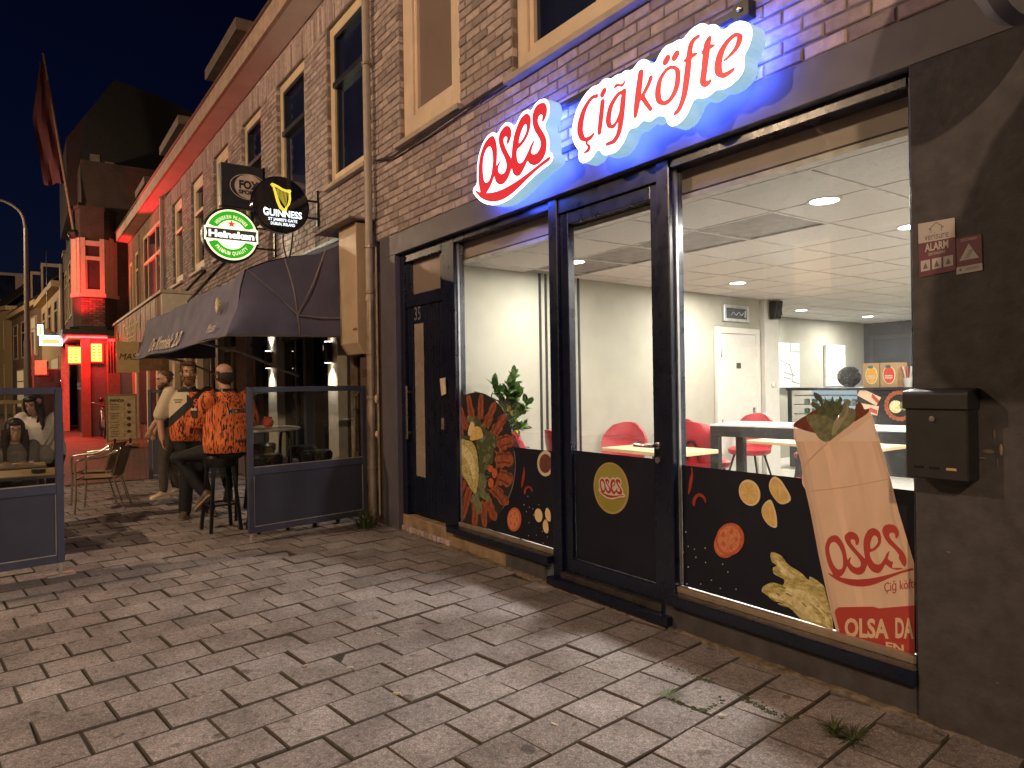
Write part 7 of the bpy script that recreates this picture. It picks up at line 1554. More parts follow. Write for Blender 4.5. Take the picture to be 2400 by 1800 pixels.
for i, (x, y, lab) in enumerate(((-8.5, -.12, 'pale paper food tray in front of the seated woman'), (-8.52, .02, 'second paper tray with dark snack on the women table'))):
    t = thing('food_tray', lab, 'food tray', (x, y, .76)); MB().lathe([(.05, 0), (.07, .03), (.062, .03), (.045, .006)], (x, y, .76), 10, sx=.7, sy=1.2).build('tray', mat('paper_tray', (.6, .5, .42), .8), t); MB().ell((x, y, .785), (.03, .05, .02), 8, 6).build('snack', mat('snack', (.2, .09, .04), .7, bump=.01), t)
# ================================================================== people
SKIN = mat('skin', (.48, .26, .17), .5, var=.12, scale=14); SKIN2 = mat('skin_pale', (.52, .31, .22), .5, var=.1, scale=14)
def V3(*a): return Vector(a)
def ball(mb, c, r): mb.ell(c, (r, r, r), 12, 8)
def limb(mb, pts, rad):
    pts = [Vector(p) for p in pts]; mb.tube(pts, rad, 12)
    for p, r in zip(pts, rad): ball(mb, p, r * .99)
def loft(mb, rings, n=18):
    """rings: (centre, side vector, front vector)"""
    vs = []
    for c, a, b in rings:
        for k in range(n): t = 2 * math.pi * k / n; vs.append(Vector(c) + Vector(a) * math.cos(t) + Vector(b) * math.sin(t))
    m = len(rings); mb.add(vs, [(i * n + k, i * n + (k + 1) % n, (i + 1) * n + (k + 1) % n, (i + 1) * n + k) for i in range(m - 1) for k in range(n)] + [tuple(range(n))[::-1], tuple((m - 1) * n + k for k in range(n))])
def fuse(mb, name, m, parent, voxel=.011, sm=4, matfn=None):
    """weld overlapping volumes into one continuous skin"""
    org = Vector((0, 0, 0)); p = parent
    while p: org += p.location; p = p.parent
    me = mb.mesh(name, org); o = bpy.data.objects.new(name, me); COL.objects.link(o)
    r = o.modifiers.new('r', 'REMESH'); r.mode = 'VOXEL'; r.voxel_size = voxel; r.use_smooth_shade = True
    s = o.modifiers.new('s', 'SMOOTH'); s.factor = .5; s.iterations = sm
    dg = bpy.context.evaluated_depsgraph_get(); ne = bpy.data.meshes.new_from_object(o.evaluated_get(dg)); bpy.data.objects.remove(o); bpy.data.meshes.remove(me)
    ne.name = name; o = link(name, ne, m, parent); ne.polygons.foreach_set('use_smooth', [True] * len(ne.polygons)); return o
def hand(mb, w, d, palm, spread=.0, curl=.4):
    """w wrist, d direction of the fingers, palm = palm normal"""
    w, d, pn = Vector(w), Vector(d).normalized(), Vector(palm).normalized(); s = d.cross(pn).normalized(); pn = s.cross(d)
    for k in range(4): mb.ell(w + d * (.03 + .015 * k), (.03, .03, .03), 8, 6) if False else None
    loft(mb, [(w, s * .026, pn * .02), (w + d * .04, s * .038, pn * .017), (w + d * .085, s * .04, pn * .014)], 12)
    for k, L in enumerate((.062, .075, .07, .055)):
        b = w + d * .08 + s * (.03 - .02 * k); a = d + s * ((1.5 - k) * .12 * (1 + spread)); p1 = b + a * (L * .45) + pn * (L * .1 * curl); p2 = p1 + (a * (1 - curl) + pn * curl).normalized() * (L * .35); p3 = p2 + (a * (1 - 1.6 * curl) + pn * 1.4 * curl).normalized() * (L * .28)
        mb.tube([b, p1, p2, p3], [.0095, .009, .0085, .007], 8); ball(mb, p3, .007)
    b = w + d * .025 + s * .03; p1 = b + (s * .7 + d * .7).normalized() * .038; p2 = p1 + (s * .25 + d + pn * .35).normalized() * .032; mb.tube([b, p1, p2], [.013, .0115, .009], 8); ball(mb, p2, .009)
def head_prims(mb, c, f, l, s=1., jaw=1.):
    """c centre of skull, f facing, l to the person's left"""
    u = f.cross(l); u = -u if u.z < 0 else u; M = Matrix((l, -f, u)).transposed()   # local x left, -y front, z up
    P = lambda x, y, z: c + M @ Vector((x, y, z)) * s
    E = lambda p, r: mb.ell(P(*p), tuple(q * s for q in r), 14, 10, M)
    E((0, .012, .035), (.076, .096, .088)); E((0, -.012, -.03), (.064, .078, .085)); E((0, -.035, -.085), (.045 * jaw, .05, .035)); E((0, -.06, -.02), (.048, .035, .06))
    E((0, -.098, -.02), (.012, .02, .022)); E((0, -.092, .008), (.009, .014, .025)); E((0, -.083, .034), (.055, .012, .01)); E((.03, -.078, -.018), (.02, .015, .016)); E((-.03, -.078, -.018), (.02, .015, .016)); E((0, -.09, -.058), (.024, .01, .006)); E((0, -.088, -.07), (.02, .011, .007))
    for k in (-1, 1): E((k * .078, .01, -.008), (.011, .02, .033))
    return P, M
def eyes(par, P, s=1., col=(.03, .025, .02)):
    for k in (-1, 1):
        MB().ell(P(k * .031, -.083, .012), (.0125 * s, .0125 * s, .0085 * s), 10, 6).build('eye', mat('eye_white', (.5, .45, .42), .2), par, smooth=True)
        MB().ell(P(k * .031, -.093, .012), (.005 * s, .005 * s, .005 * s), 8, 6).build('iris', mat('iris', col, .2), par, smooth=True)
        MB().ell(P(k * .032, -.093, .031), (.019 * s, .019 * s, .0045 * s), 8, 5).build('brow', mat('brow', (.06, .035, .02), .9), par, smooth=True)
    MB().ell(P(0, -.1, -.0645), (.02 * s, .02 * s, .003 * s), 8, 5).build('lips', mat('lips', (.25, .08, .07), .5), par, smooth=True)
def hairs(par, name, P, M, m, blobs, seed=1, n=0, L=.02):
    mb = MB(); rr = random.Random(seed)
    for p, r in blobs:
        mb.ell(P(*p), r, 14, 10, M)
        for _ in range(n):   # tufts break the outline
            a, b = rr.uniform(0, 6.28), rr.uniform(-1, 1); q = Vector((math.cos(a) * math.sqrt(1 - b * b) * r[0], math.sin(a) * math.sqrt(1 - b * b) * r[1], b * r[2])); o = Vector(P(*p)) + M @ q; d = (M @ q).normalized() + Vector((rr.uniform(-.5, .5), rr.uniform(-.5, .5), rr.uniform(-.3, .6))); d.normalize()
            mb.tube([o - d * .006, o + d * L * rr.uniform(.5, 1.)], [.006, .0015], 5)
    return mb.build(name, m, par, smooth=True)
def shoe(par, name, ankle, d, m, sole, L=.28, pitch=0.):
    d = Vector(d).normalized(); a = Vector(ankle); s = d.cross(UP).normalized(); u = s.cross(d).normalized(); h = a.z if pitch == 0 else .09; base = a - u * h
    mb = MB(); F = lambda x, y, z: base + d * x + s * y + u * z
    R_ = []
    for x, w, z0, z1 in ((-.08, .028, .012, .07), (-.065, .036, .012, .1), (-.02, .038, .012, .115), (.04, .04, .012, .1), (.1, .046, .012, .07), (.15, .046, .012, .055), (.185, .035, .012, .042), (.2, .015, .014, .03)): R_.append((F(x, 0, (z0 + z1) / 2), s * w, u * ((z1 - z0) / 2)))
    loft(mb, R_, 14); o = mb.build(name, m, par, smooth=True)
    mb = MB(); P = [(-.09, .02), (-.075, .038), (0, .042), (.1, .05), (.16, .05), (.2, .03), (.212, 0)]; Q = [F(x, y, 0) for x, y in P] + [F(x, -y, 0) for x, y in P[:-1][::-1]]; mb.prism(Q, u * .022).build('sole', sole, o, bev=.004); return o
def jersey_mat():
    n = NT('orange_jersey'); co = n.coord('Object', (1, 1, 1))
    sp = n.n('SeparateXYZ'); n.l(co, sp.inputs[0])
    ang = n.math('ARCTAN2', sp.outputs[0], sp.outputs[1]); cm = n.n('CombineXYZ'); n.l(n.math('MULTIPLY', n.math('ADD', sp.outputs[0], sp.outputs[1]), 1.0), cm.inputs[0]); n.l(n.math('SUBTRACT', sp.outputs[1], sp.outputs[0]), cm.inputs[1]); n.l(n.math('MULTIPLY', sp.outputs[2], .11), cm.inputs[2])
    v = n.n('TexVoronoi'); v.inputs['Scale'].default_value = 78; n.l(cm.outputs[0], v.inputs['Vector'])
    c = n.n('RGBToBW'); n.l(v.outputs['Color'], c.inputs[0]); dash = n.math('GREATER_THAN', c.outputs[0], .66)
    org = n.ramp(n.noise(co, 6., 4), [(.3, (.74, .15, .035)), (.7, (.88, .22, .055))]); shade = n.ramp(n.noise(n.coord('Object', (14, 14, 2)), 1.6, 3), [(.35, (.35, .05, .015)), (.5, (1, 1, 1))])
    body = n.mix(.35, org, shade, 'MULTIPLY'); n.col(n.mix(dash, body, (.03, .012, .008))); n.b.inputs['Roughness'].default_value = .75
    n.bump(n.noise(co, 9., 4), .02, .5); MATS['orange_jersey'] = n.m; return n
def drape(par, target, name, m, s, o, r, u, size, width, dirv, lift=.004):
    """lettering pressed on to a garment along dirv"""
    org = Vector((0, 0, 0)); p = par
    while p: org += p.location; p = p.parent
    bvh = BVHTree.FromPolygons([v.co + org for v in target.data.vertices], [tuple(q.vertices) for q in target.data.polygons])
    V, F = text2d(s, 1., True, bold=.03); w = max(v[0] for v in V) * 2; hm = max(v[1] for v in V); o, r, u, dirv = Vector(o), Vector(r).normalized(), Vector(u).normalized(), Vector(dirv).normalized(); mb = MB(); pts = []
    for x, y in V:
        q = o + r * (x / w * width) + u * (y / hm * size); hit = bvh.ray_cast(q - dirv * .6, dirv)[0]; pts.append((hit if hit else q) - dirv * lift)
    mb.add(pts, F); return mb.build(name, m, par, fix=False)
NJ = jersey_mat(); M_JER = NJ.m
M_TROU = mat('dark_trousers', (.008, .008, .011), .8, var=.3, scale=12, bump=.008, bscale=12); M_BOOT = mat('brown_boot', (.10, .06, .035), .7); M_SOLE = mat('shoe_sole', (.2, .15, .11), .8)
# ------------------------------------------------------------------ bald man on the stool, seen from behind
sm = thing('person', 'seated balding man in orange patterned jersey with back turned', 'person', (-7.88, 1.73, 0))
hip = V3(-7.86, 1.80, .86); fw = V3(-.97, -.24, 0).normalized(); lf = UP.cross(fw).normalized()
chest = hip + V3(.0, .0, .42) + fw * .02; sh = hip + UP * .55
LS, RS_ = sh + lf * .2, sh - lf * .2; LE, RE = LS + V3(-.12, -.1, -.28), RS_ + V3(-.06, .1, -.28); LW, RW = LE + V3(-.2, .1, -.14), RE + V3(-.22, -.12, -.1)
hd = sh + UP * .23 + fw * .06
mb = MB(); P, M = head_prims(mb, hd, V3(-.93, -.36, .0).normalized(), UP.cross(V3(-.93, -.36, 0).normalized()), 1.04)
limb(mb, [sh + UP * .0, hd - UP * .06], [.062, .058]); loft(mb, [(hip, lf * .15, fw * .11), (chest, lf * .16, fw * .12), (sh, lf * .15, fw * .08)])
limb(mb, [LS, LE, LW], [.05, .043, .03]); limb(mb, [RS_, RE, RW], [.05, .043, .03]); hand(mb, LW, V3(-.5, .5, -.4), (.3, .3, -1)); hand(mb, RW, V3(-.6, -.4, -.4), (.3, -.2, -1))
LK, RK = V3(-8.17, 1.36, .76), V3(-8.32, 1.84, .80); LA, RA = V3(-8.0, 1.58, .40), V3(-8.2, 1.88, .42)
limb(mb, [hip, LK, LA], [.08, .05, .035]); limb(mb, [hip, RK, RA], [.08, .05, .035])
fuse(mb, 'body', SKIN, sm, .010, 3)
mb = MB()
loft(mb, [(hip - UP * .04 - fw * .01, lf * .235, fw * .21), (hip + UP * .06 - fw * .02, lf * .26, fw * .225), (hip + UP * .2 - fw * .01, lf * .25, fw * .215), (hip + UP * .36, lf * .24, fw * .18), (hip + UP * .48, lf * .215, fw * .145), (hip + UP * .56, lf * .15, fw * .1), (hip + UP * .61, lf * .075, fw * .07)])
limb(mb, [LS - UP * .02, LS.lerp(LE, .35), LS.lerp(LE, .92)], [.088, .086, .082]); limb(mb, [RS_ - UP * .02, RS_.lerp(RE, .35), RS_.lerp(RE, .92)], [.088, .086, .082])
jer = fuse(mb, 'jersey', M_JER, sm, .012, 4)
mb = MB(); loft(mb, [(hip + UP * .585 - fw * .005, lf * .08, fw * .075), (hip + UP * .64 + fw * .015, lf * .072, fw * .066)]); fuse(mb, 'collar', M_BLACK, sm, .01, 2)
mb = MB(); limb(mb, [hip - UP * .02, hip.lerp(LK, .5), LK, LK.lerp(LA, .5), LA], [.13, .098, .075, .068, .055]); limb(mb, [hip - UP * .02, hip.lerp(RK, .5), RK, RK.lerp(RA, .5), RA], [.13, .098, .075, .068, .055]); mb.ell(hip - UP * .03 - fw * .02, (.17, .19, .1), 14, 8); fuse(mb, 'trousers', M_TROU, sm, .012, 4)
shoe(sm, 'shoe', LA - UP * .02, V3(-.05, .0, -.0) + V3(-.55, -.3, -.55), mat('grey_trainer', (.13, .10, .08), .7), mat('trainer_sole', (.35, .26, .19), .8), pitch=1); shoe(sm, 'shoe', RA - UP * .02, V3(-.7, .1, -.5), M_BLACK, M_BLACK, pitch=1)
hairs(sm, 'hair', P, M, mat('hair_dark', (.03, .02, .015), .8, bump=.01, bscale=80), [((0, .042, -.018), (.083, .082, .085)), ((.052, .005, -.0), (.036, .06, .06)), ((-.052, .005, -.0), (.036, .06, .06))], 3, 60, .014)
TXB = mat('print_black', (.012, .01, .01), .7); TXW = mat('print_white', (.6, .5, .42), .7); dv = fw
rgt = -lf
drape(sm, jer, 'name_outline', TXW, 'MICHAEL', hip + UP * .372 - lf * .045, rgt, UP, .058, .235, fw, .003); drape(sm, jer, 'name_print', TXB, 'MICHAEL', hip + UP * .376 - lf * .045, rgt, UP, .05, .225, fw, .0055)
drape(sm, jer, 'club_print', TXB, 'Atletico Nacional', hip + UP * .07 - lf * .12, rgt, UP, .045, .32, fw, .004)
mb = MB(); q = LS.lerp(LE, .6); n_ = V3(.55, -.83, 0); mb.beam(q + n_ * .084 - UP * .045, q + n_ * .092 + UP * .035, .07, .006, n_); mb.build('sleeve_badge', mat('badge_dark', (.05, .03, .02), .7, var=.9, scale=60), sm); mb = MB(); mb.beam(q + n_ * .09 + UP * .03, q + n_ * .092 + UP * .055, .075, .008, n_); mb.build('sleeve_badge', mat('badge_white', (.62, .52, .5), .6), sm)
# ------------------------------------------------------------------ bearded man in orange, black and white jersey
bm_ = thing('person', 'standing bearded man in orange black and white jersey facing the camera', 'person', (-8.95, 1.63, 0))
base = V3(-8.95, 1.63, 0); fw = V3(.975, -.22, 0).normalized(); lf = UP.cross(fw).normalized()
hip = base + UP * .95; sh = base + UP * 1.47; hd = base + UP * 1.69 + fw * .03
RS_ = sh - lf * .2; LS = sh + lf * .2; RE = RS_ + V3(-.04, -.06, -.3) - lf * .05; LE = LS + V3(-.02, .0, -.3) + lf * .06; RW = RE + fw * .1 - UP * .24 + lf * .03; LW = LE + fw * .14 - UP * .2 - lf * .05
mb = MB(); P, M = head_prims(mb, hd, V3(.985, -.15, -.03).normalized(), UP.cross(V3(.985, -.15, 0).normalized()), 1.03)
limb(mb, [sh, hd - UP * .05], [.066, .06]); loft(mb, [(hip, lf * .16, fw * .12), (hip + UP * .3, lf * .17, fw * .13), (sh, lf * .16, fw * .09)])
limb(mb, [RS_, RE, RW], [.055, .047, .033]); limb(mb, [LS, LE, LW], [.055, .047, .033]); hand(mb, RW, V3(.25, .1, -1), (.3, .9, 0)); hand(mb, LW, V3(.3, -.1, -1), (.3, -.9, 0))
RA, LA = base + fw * .1 - lf * .06 + UP * .1, base - fw * .02 + lf * .2 + UP * .1; RK, LK = hip.lerp(RA, .5) + fw * .03, hip.lerp(LA, .5) + fw * .03
limb(mb, [hip - lf * .08, RK, RA], [.08, .05, .04]); limb(mb, [hip + lf * .08, LK, LA], [.08, .05, .04]); fuse(mb, 'body', SKIN, bm_, .010, 3); eyes(bm_, P, 1.03)
def jersey2():
    n = NT('panel_jersey'); src = NJ.m; n.t.nodes.clear(); 
    m = src.copy(); m.name = 'panel_jersey'; t = m.node_tree; b = t.nodes['Principled BSDF']; old = b.inputs['Base Color'].links[0].from_socket
    n.m = m; n.t = t; n.b = b
    g = n.n('NewGeometry').outputs['Position']; sub = n.n('VectorMath', operation='SUBTRACT'); n.l(g, sub.inputs[0]); sub.inputs[1].default_value = tuple(base)
    d1 = n.n('VectorMath', operation='DOT_PRODUCT'); n.l(sub.outputs[0], d1.inputs[0]); d1.inputs[1].default_value = tuple(lf); s = d1.outputs['Value']   # s > 0 = his left (image right)
    sp = n.n('SeparateXYZ'); n.l(sub.outputs[0], sp.inputs[0]); z = sp.outputs[2]
    # diagonal black band from his right hip to his left shoulder, white above it on his right
    k = n.math('SUBTRACT', z, n.math('ADD', 1.31, n.math('MULTIPLY', s, .95)))
    band = n.math('MULTIPLY', n.math('GREATER_THAN', k, -.055), n.math('LESS_THAN', k, .06)); above = n.math('GREATER_THAN', k, .06)
    k2 = n.math('ADD', n.math('SUBTRACT', z, 1.36), n.math('MULTIPLY', s, .95)); cross = n.math('MULTIPLY', n.math('GREATER_THAN', k2, -.04), n.math('MULTIPLY', n.math('LESS_THAN', k2, .06), n.math('GREATER_THAN', s, -.02)))
    white = n.math('MULTIPLY', above, n.math('LESS_THAN', s, .0)); yoke = n.math('MULTIPLY', n.math('GREATER_THAN', z, 1.465), n.math('LESS_THAN', n.math('ABSOLUTE', s), .12))
    c = n.mix(white, old, (.62, .52, .38)); c = n.mix(band, c, (.018, .014, .014)); c = n.mix(cross, c, (.018, .014, .014)); c = n.mix(yoke, c, (.018, .014, .014)); n.l(c, b.inputs['Base Color']); return m
mb = MB()
loft(mb, [(hip - UP * .06, lf * .2, fw * .17), (hip + UP * .02 + fw * .02, lf * .215, fw * .2), (hip + UP * .14 + fw * .035, lf * .22, fw * .205), (hip + UP * .3 + fw * .02, lf * .215, fw * .18), (hip + UP * .44, lf * .215, fw * .15), (hip + UP * .51, lf * .175, fw * .105), (hip + UP * .56, lf * .08, fw * .075)])
limb(mb, [RS_ - UP * .02, RS_.lerp(RE, .4), RS_.lerp(RE, .88)], [.085, .084, .085]); limb(mb, [LS - UP * .02, LS.lerp(LE, .4), LS.lerp(LE, .88)], [.085, .084, .085])
j2 = fuse(mb, 'jersey', jersey2(), bm_, .012, 4)
mb = MB(); loft(mb, [(hip + UP * .535 - fw * .005, lf * .088, fw * .082), (hip + UP * .585 + fw * .0, lf * .076, fw * .07)]); fuse(mb, 'collar', M_BLACK, bm_, .01, 2)
drape(bm_, j2, 'chest_letter', mat('print_orange', (.6, .12, .04), .7), 'S', sh - UP * .16 + lf * .075, lf, UP, .075, .055, -fw)
drape(bm_, j2, 'sponsor_print', TXB, 'NATIONALE', sh - UP * .1 - lf * .11, lf, UP, .014, .1, -fw); drape(bm_, j2, 'sponsor_print', TXB, 'sponsor', sh - UP * .125 - lf * .11, lf, UP, .012, .07, -fw)
mb = MB(); limb(mb, [hip - lf * .08 + UP * .02, RK, RA - UP * .02], [.125, .085, .07]); limb(mb, [hip + lf * .08 + UP * .02, LK, LA - UP * .02], [.125, .085, .07]); mb.ell(hip + UP * .03, (.17, .18, .12), 14, 8); fuse(mb, 'trousers', M_TROU, bm_, .012, 4)
shoe(bm_, 'boot', RA, fw - lf * .2, M_BOOT, M_SOLE); shoe(bm_, 'boot', LA, fw + lf * .35, M_BOOT, M_SOLE)
HB = mat('hair_brown', (.10, .055, .03), .85, bump=.01, bscale=80)
hairs(bm_, 'hair', P, M, HB, [((0, .03, .075), (.08, .09, .06)), ((0, -.03, .1), (.07, .06, .035)), ((.055, .02, .03), (.032, .07, .05)), ((-.055, .02, .03), (.032, .07, .05))], 5, 40, .04)
hairs(bm_, 'beard', P, M, mat('beard_ginger', (.17, .085, .04), .85, bump=.01, bscale=90), [((0, -.055, -.1), (.058, .05, .05)), ((.045, -.03, -.065), (.028, .05, .045)), ((-.045, -.03, -.065), (.028, .05, .045)), ((0, -.092, -.048), (.03, .014, .009))], 6, 30, .014)
# ------------------------------------------------------------------ man in black t-shirt behind
mm = thing('person', 'man in black t-shirt, grey jeans and white trainers behind the bearded man', 'person', (-10.85, 1.7, 0))
base = V3(-10.85, 1.70, 0); fw = V3(.05, -1., 0).normalized(); lf = UP.cross(fw).normalized(); hip = base + UP * .93; sh = base + UP * 1.43; hd = base + UP * 1.63 + fw * .04
RS_ = sh - lf * .18; LS = sh + lf * .18; RE = RS_ + fw * .03 - UP * .29; RW = RE + fw * .1 - UP * .22; LE = LS + fw * .12 - UP * .27; LW = LE + fw * .14 - UP * .2
mb = MB(); P, M = head_prims(mb, hd, V3(.05, -1, -.08).normalized(), UP.cross(V3(.05, -1, 0).normalized()), 1.)
limb(mb, [sh, hd - UP * .05], [.06, .056]); loft(mb, [(hip, lf * .15, fw * .1), (hip + UP * .3, lf * .16, fw * .11), (sh, lf * .15, fw * .08)]); limb(mb, [LS, LE, LW], [.05, .043, .03]); limb(mb, [RS_, RE, RW], [.05, .043, .03]); hand(mb, LW, V3(.05, -.35, -1), (-.9, 0, .1)); hand(mb, RW, V3(.05, -.3, -1), (.9, 0, .1))
LA, RA = base + fw * .1 + lf * .13 + UP * .09, base + lf * -.16 - fw * .12 + UP * .09; LK, RK = hip.lerp(LA, .5) + fw * .03, hip.lerp(RA, .5) + fw * .02; limb(mb, [hip + lf * .08, LK, LA], [.07, .045, .035]); limb(mb, [hip - lf * .08, RK, RA], [.07, .045, .035]); fuse(mb, 'body', SKIN, mm, .010, 3); eyes(mm, P)
mb = MB(); loft(mb, [(hip - UP * .02, lf * .17, fw * .13), (hip + UP * .15, lf * .18, fw * .145), (hip + UP * .36, lf * .19, fw * .135), (hip + UP * .48, lf * .16, fw * .1), (hip + UP * .53, lf * .07, fw * .07)]); limb(mb, [LS, LS.lerp(LE, .75)], [.078, .074]); limb(mb, [RS_, RS_.lerp(RE, .75)], [.078, .074]); fuse(mb, 'tshirt', mat('black_cotton', (.014, .013, .014), .9, bump=.008, bscale=10), mm, .012, 4)
mb = MB(); limb(mb, [hip + lf * .08, LK, LA + UP * .02], [.11, .075, .055]); limb(mb, [hip - lf * .08, RK, RA + UP * .02], [.11, .075, .055]); mb.ell(hip, (.15, .16, .1), 14, 8); fuse(mb, 'jeans', mat('grey_denim', (.07, .055, .045), .85, var=.3, scale=8, bump=.008, bscale=12), mm, .012, 4)
WT = mat('white_trainer', (.62, .5, .34), .6); shoe(mm, 'shoe', LA, fw + V3(.5, 0, 0), WT, WT); shoe(mm, 'shoe', RA, fw + V3(.9, 0, 0), WT, WT)
hairs(mm, 'hair', P, M, HB, [((0, .03, .07), (.08, .09, .062)), ((.05, .04, .02), (.035, .06, .05)), ((-.05, .04, .02), (.035, .06, .05))], 7, 26, .016); hairs(mm, 'beard', P, M, mat('beard_brown', (.10, .05, .028), .85), [((0, -.055, -.09), (.052, .045, .042)), ((.045, -.02, -.06), (.024, .045, .04)), ((-.045, -.02, -.06), (.024, .045, .04))], 8, 22, .012)
# ------------------------------------------------------------------ standing woman in white top
ws = thing('person', 'standing long haired woman in white top behind the left glass screen', 'person', (-9.3, .2, 0))
base = V3(-9.3, .2, 0); fw = V3(.86, -.5, 0).normalized(); lf = UP.cross(fw).normalized(); hip = base + UP * .78; sh = base + UP * 1.2 + fw * .08; hd = base + UP * 1.36 + fw * .17
RS_ = sh - lf * .17; LS = sh + lf * .17; RE = RS_ - lf * .03 - UP * .22 + fw * .08; RW = RE + fw * .14 + lf * .1 + UP * .04; LE = LS + lf * .03 - UP * .26; LW = LE + fw * .05 - UP * .22 + lf * .02
mb = MB(); P, M = head_prims(mb, hd, (fw - UP * .35).normalized(), lf, .95); limb(mb, [sh, hd - UP * .03 - fw * .03], [.055, .05]); loft(mb, [(hip, lf * .16, fw * .12), (hip + UP * .25, lf * .15, fw * .12), (sh, lf * .14, fw * .08)]); limb(mb, [RS_, RE, RW], [.045, .038, .027]); limb(mb, [LS, LE, LW], [.045, .038, .027]); hand(mb, RW, fw * .6 + lf * .6 - UP * .4, (0, 0, -1)); hand(mb, LW, fw * .2 - UP, (0, -.9, 0))
LA, RA = base + lf * .1 + UP * .08, base - lf * .1 + UP * .08; limb(mb, [hip + lf * .09, hip.lerp(LA, .5), LA], [.08, .055, .035]); limb(mb, [hip - lf * .09, hip.lerp(RA, .5), RA], [.08, .055, .035]); fuse(mb, 'body', SKIN2, ws, .010, 3); eyes(ws, P, .95)
mb = MB(); loft(mb, [(hip + UP * .0, lf * .215, fw * .17), (hip + UP * .1, lf * .225, fw * .185), (hip + UP * .25 + fw * .03, lf * .205, fw * .18), (hip + UP * .34 + fw * .06, lf * .19, fw * .15), (sh - UP * .03, lf * .17, fw * .1), (sh + UP * .03, lf * .08, fw * .07)]); limb(mb, [RS_, RS_.lerp(RE, .85)], [.078, .07]); limb(mb, [LS, LS.lerp(LE, .6)], [.075, .068]); fuse(mb, 'white_top', mat('white_jersey', (.66, .58, .52), .85, var=.06, bump=.012, bscale=9), ws, .012, 4)
mb = MB(); limb(mb, [hip + lf * .09, hip.lerp(LA, .5), LA], [.13, .085, .06]); limb(mb, [hip - lf * .09, hip.lerp(RA, .5), RA], [.13, .085, .06]); mb.ell(hip, (.18, .18, .1), 14, 8); fuse(mb, 'trousers', M_TROU, ws, .012, 4); shoe(ws, 'shoe', LA, fw, M_BLACK, M_BLACK); shoe(ws, 'shoe', RA, fw, M_BLACK, M_BLACK)
HK = mat('hair_black', (.016, .009, .009), .45, bump=.01, bscale=60)
def long_hair(par, P, M, curls, s=1.):
    mb = MB(); mb.ell(P(0, .03, .035), (.094 * s, .105 * s, .098 * s), 16, 10, M); mb.ell(P(.062, .0, -.02), (.036 * s, .075 * s, .1 * s), 12, 8, M); mb.ell(P(-.062, .0, -.02), (.036 * s, .075 * s, .1 * s), 12, 8, M); mb.ell(P(0, -.055, .085), (.065 * s, .05 * s, .03 * s), 12, 8, M)
    for pts, r in curls: mb.tube(crom([P(*p) for p in pts], 5).tolist(), [r * (1 - .6 * i / (5 * (len(pts) - 1))) for i in range(5 * (len(pts) - 1) + 1)], 8)
    mb.build('hair', HK, par, smooth=True)
rr = random.Random(12); cur = []
for k in range(11): x = .04 + .055 * rr.random(); y = -.06 + .1 * rr.random(); cur.append(([(x, y, -.02), (x + .02, y - .03, -.12), (x + rr.uniform(-.01, .04), y - .05, -.2), (x + rr.uniform(-.02, .03), y - .05, -.28 - .05 * rr.random())], .022))
for k in range(8): x = -.05 - .04 * rr.random(); y = .0 + .07 * rr.random(); cur.append(([(x, y, -.02), (x - .01, y + .02, -.12), (x, y + .03, -.2)], .024))
long_hair(ws, P, M, cur, .97); MB().lathe([(.0, -.006), (.028, 0), (.02, .006)], P(.085, -.03, .05), 10, 'x').build('hair_flower', mat('hair_clip', (.4, .12, .14), .5), ws)
bag = thing('handbag', 'small grey handbag hanging at the standing woman side', 'bag', tuple(base + fw * .26 + lf * .14 + UP * .82)); c = base + fw * .27 + lf * .16 + UP * .84
mb = MB(); loft(mb, [(c - UP * .11, lf * .07, fw * .04), (c - UP * .06, lf * .1, fw * .06), (c, lf * .095, fw * .055), (c + UP * .07, lf * .06, fw * .035), (c + UP * .09, lf * .03, fw * .02)]); fuse(mb, 'pouch', mat('grey_bag', (.25, .22, .18), .6, bump=.01, bscale=20), bag, .01, 3); MB().tube(crom([c + UP * .08, c + UP * .25 - fw * .05 + lf * .06, LS + UP * .06], 6).tolist(), .008, 6).build('strap', mat('grey_bag', (.25, .22, .18)), bag)
# ------------------------------------------------------------------ seated woman with glasses
wo = thing('person', 'seated woman with glasses and long dark hair behind the left screen', 'person', (-9.0, -.06, 0))
base = V3(-9.0, -.06, 0); fw = V3(.985, .15, 0).normalized(); lf = UP.cross(fw).normalized(); hip = base + UP * .5 - fw * .02; sh = base + UP * .93 + fw * .02; hd = base + UP * 1.1 + fw * .07
RS_ = sh - lf * .16; LS = sh + lf * .16; RE = RS_ - UP * .22 + fw * .06; LE = LS - UP * .22 + fw * .06; RW = RE + fw * .22 + UP * .05 + lf * .06; LW = LE + fw * .22 + UP * .05 - lf * .06
mb = MB(); P, M = head_prims(mb, hd, V3(.99, .1, -.08).normalized(), UP.cross(V3(.99, .1, 0).normalized()), .95); limb(mb, [sh, hd - UP * .04], [.052, .048]); loft(mb, [(hip, lf * .16, fw * .12), (hip + UP * .25, lf * .14, fw * .1), (sh, lf * .13, fw * .08)]); limb(mb, [RS_, RE, RW], [.042, .036, .026]); limb(mb, [LS, LE, LW], [.042, .036, .026]); hand(mb, RW, fw + lf * .3, (0, 0, -1)); hand(mb, LW, fw - lf * .3, (0, 0, -1))
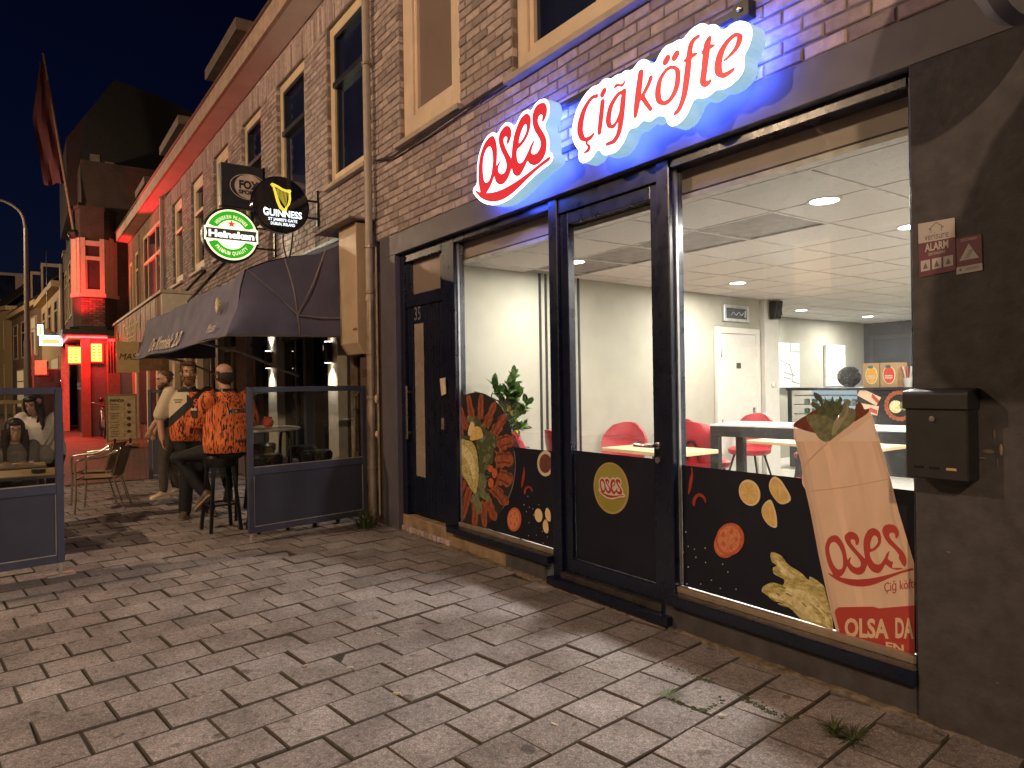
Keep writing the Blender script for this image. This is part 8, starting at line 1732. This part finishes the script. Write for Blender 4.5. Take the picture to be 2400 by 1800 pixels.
RK, LK = hip + fw * .4 - lf * .09, hip + fw * .4 + lf * .09; RA, LA = base + fw * .38 - lf * .09 + UP * .09, base + fw * .38 + lf * .09 + UP * .09; limb(mb, [hip - lf * .08, RK, RA], [.08, .052, .036]); limb(mb, [hip + lf * .08, LK, LA], [.08, .052, .036]); fuse(mb, 'body', SKIN2, wo, .010, 3); eyes(wo, P, .95)
mb = MB(); loft(mb, [(hip, lf * .18, fw * .14), (hip + UP * .2, lf * .165, fw * .135), (sh - UP * .06, lf * .17, fw * .115), (sh + UP * .01, lf * .12, fw * .08), (sh + UP * .03, lf * .06, fw * .055)]); limb(mb, [RS_, RE, RE.lerp(RW, .8)], [.066, .056, .045]); limb(mb, [LS, LE, LE.lerp(LW, .8)], [.066, .056, .045]); fuse(mb, 'cardigan', mat('grey_knit', (.16, .135, .125), .9, bump=.01, bscale=30), wo, .012, 4)
mb = MB(); limb(mb, [hip - lf * .08, RK, RA], [.1, .075, .055]); limb(mb, [hip + lf * .08, LK, LA], [.1, .075, .055]); fuse(mb, 'trousers', M_TROU, wo, .012, 4); shoe(wo, 'shoe', LA, fw, M_BLACK, M_BLACK); shoe(wo, 'shoe', RA, fw, M_BLACK, M_BLACK)
cur = []
for k in range(22):
    s_ = 1 if k % 2 else -1; x = s_ * (.055 + .035 * rr.random()); y = -.05 + .12 * rr.random(); cur.append(([(x, y, .0), (x + s_ * .02, y - .01, -.13), (x + s_ * rr.uniform(.0, .05), y - .02, -.24), (x + s_ * rr.uniform(-.02, .04), y - .02, -.36 - .06 * rr.random())], .026))
long_hair(wo, P, M, cur, .97)
mb = MB()
for k in (-1, 1): mb.tube([P(k * .032 + .024 * math.cos(a), -.1, .01 + .021 * math.sin(a)) for a in np.linspace(0, 2 * math.pi, 16, endpoint=False)], .0022, 5, close=True); mb.tube([P(k * .056, -.098, .012), P(k * .076, -.02, .012), P(k * .078, .01, .005)], .002, 5)
mb.tube([P(-.008, -.104, .013), P(.008, -.104, .013)], .002, 5).build('glasses', mat('glasses_wire', (.2, .16, .14), .3, metal=.7), wo)
sc = thing('armchair', 'chair on which the seated woman sits behind the left screen', 'chair', (-9.02, -.06, 0), R(90), 'aluminium terrace armchairs')
for ch_ in list(ac.children):
    c = ch_.copy(); COL.objects.link(c); c.parent = sc
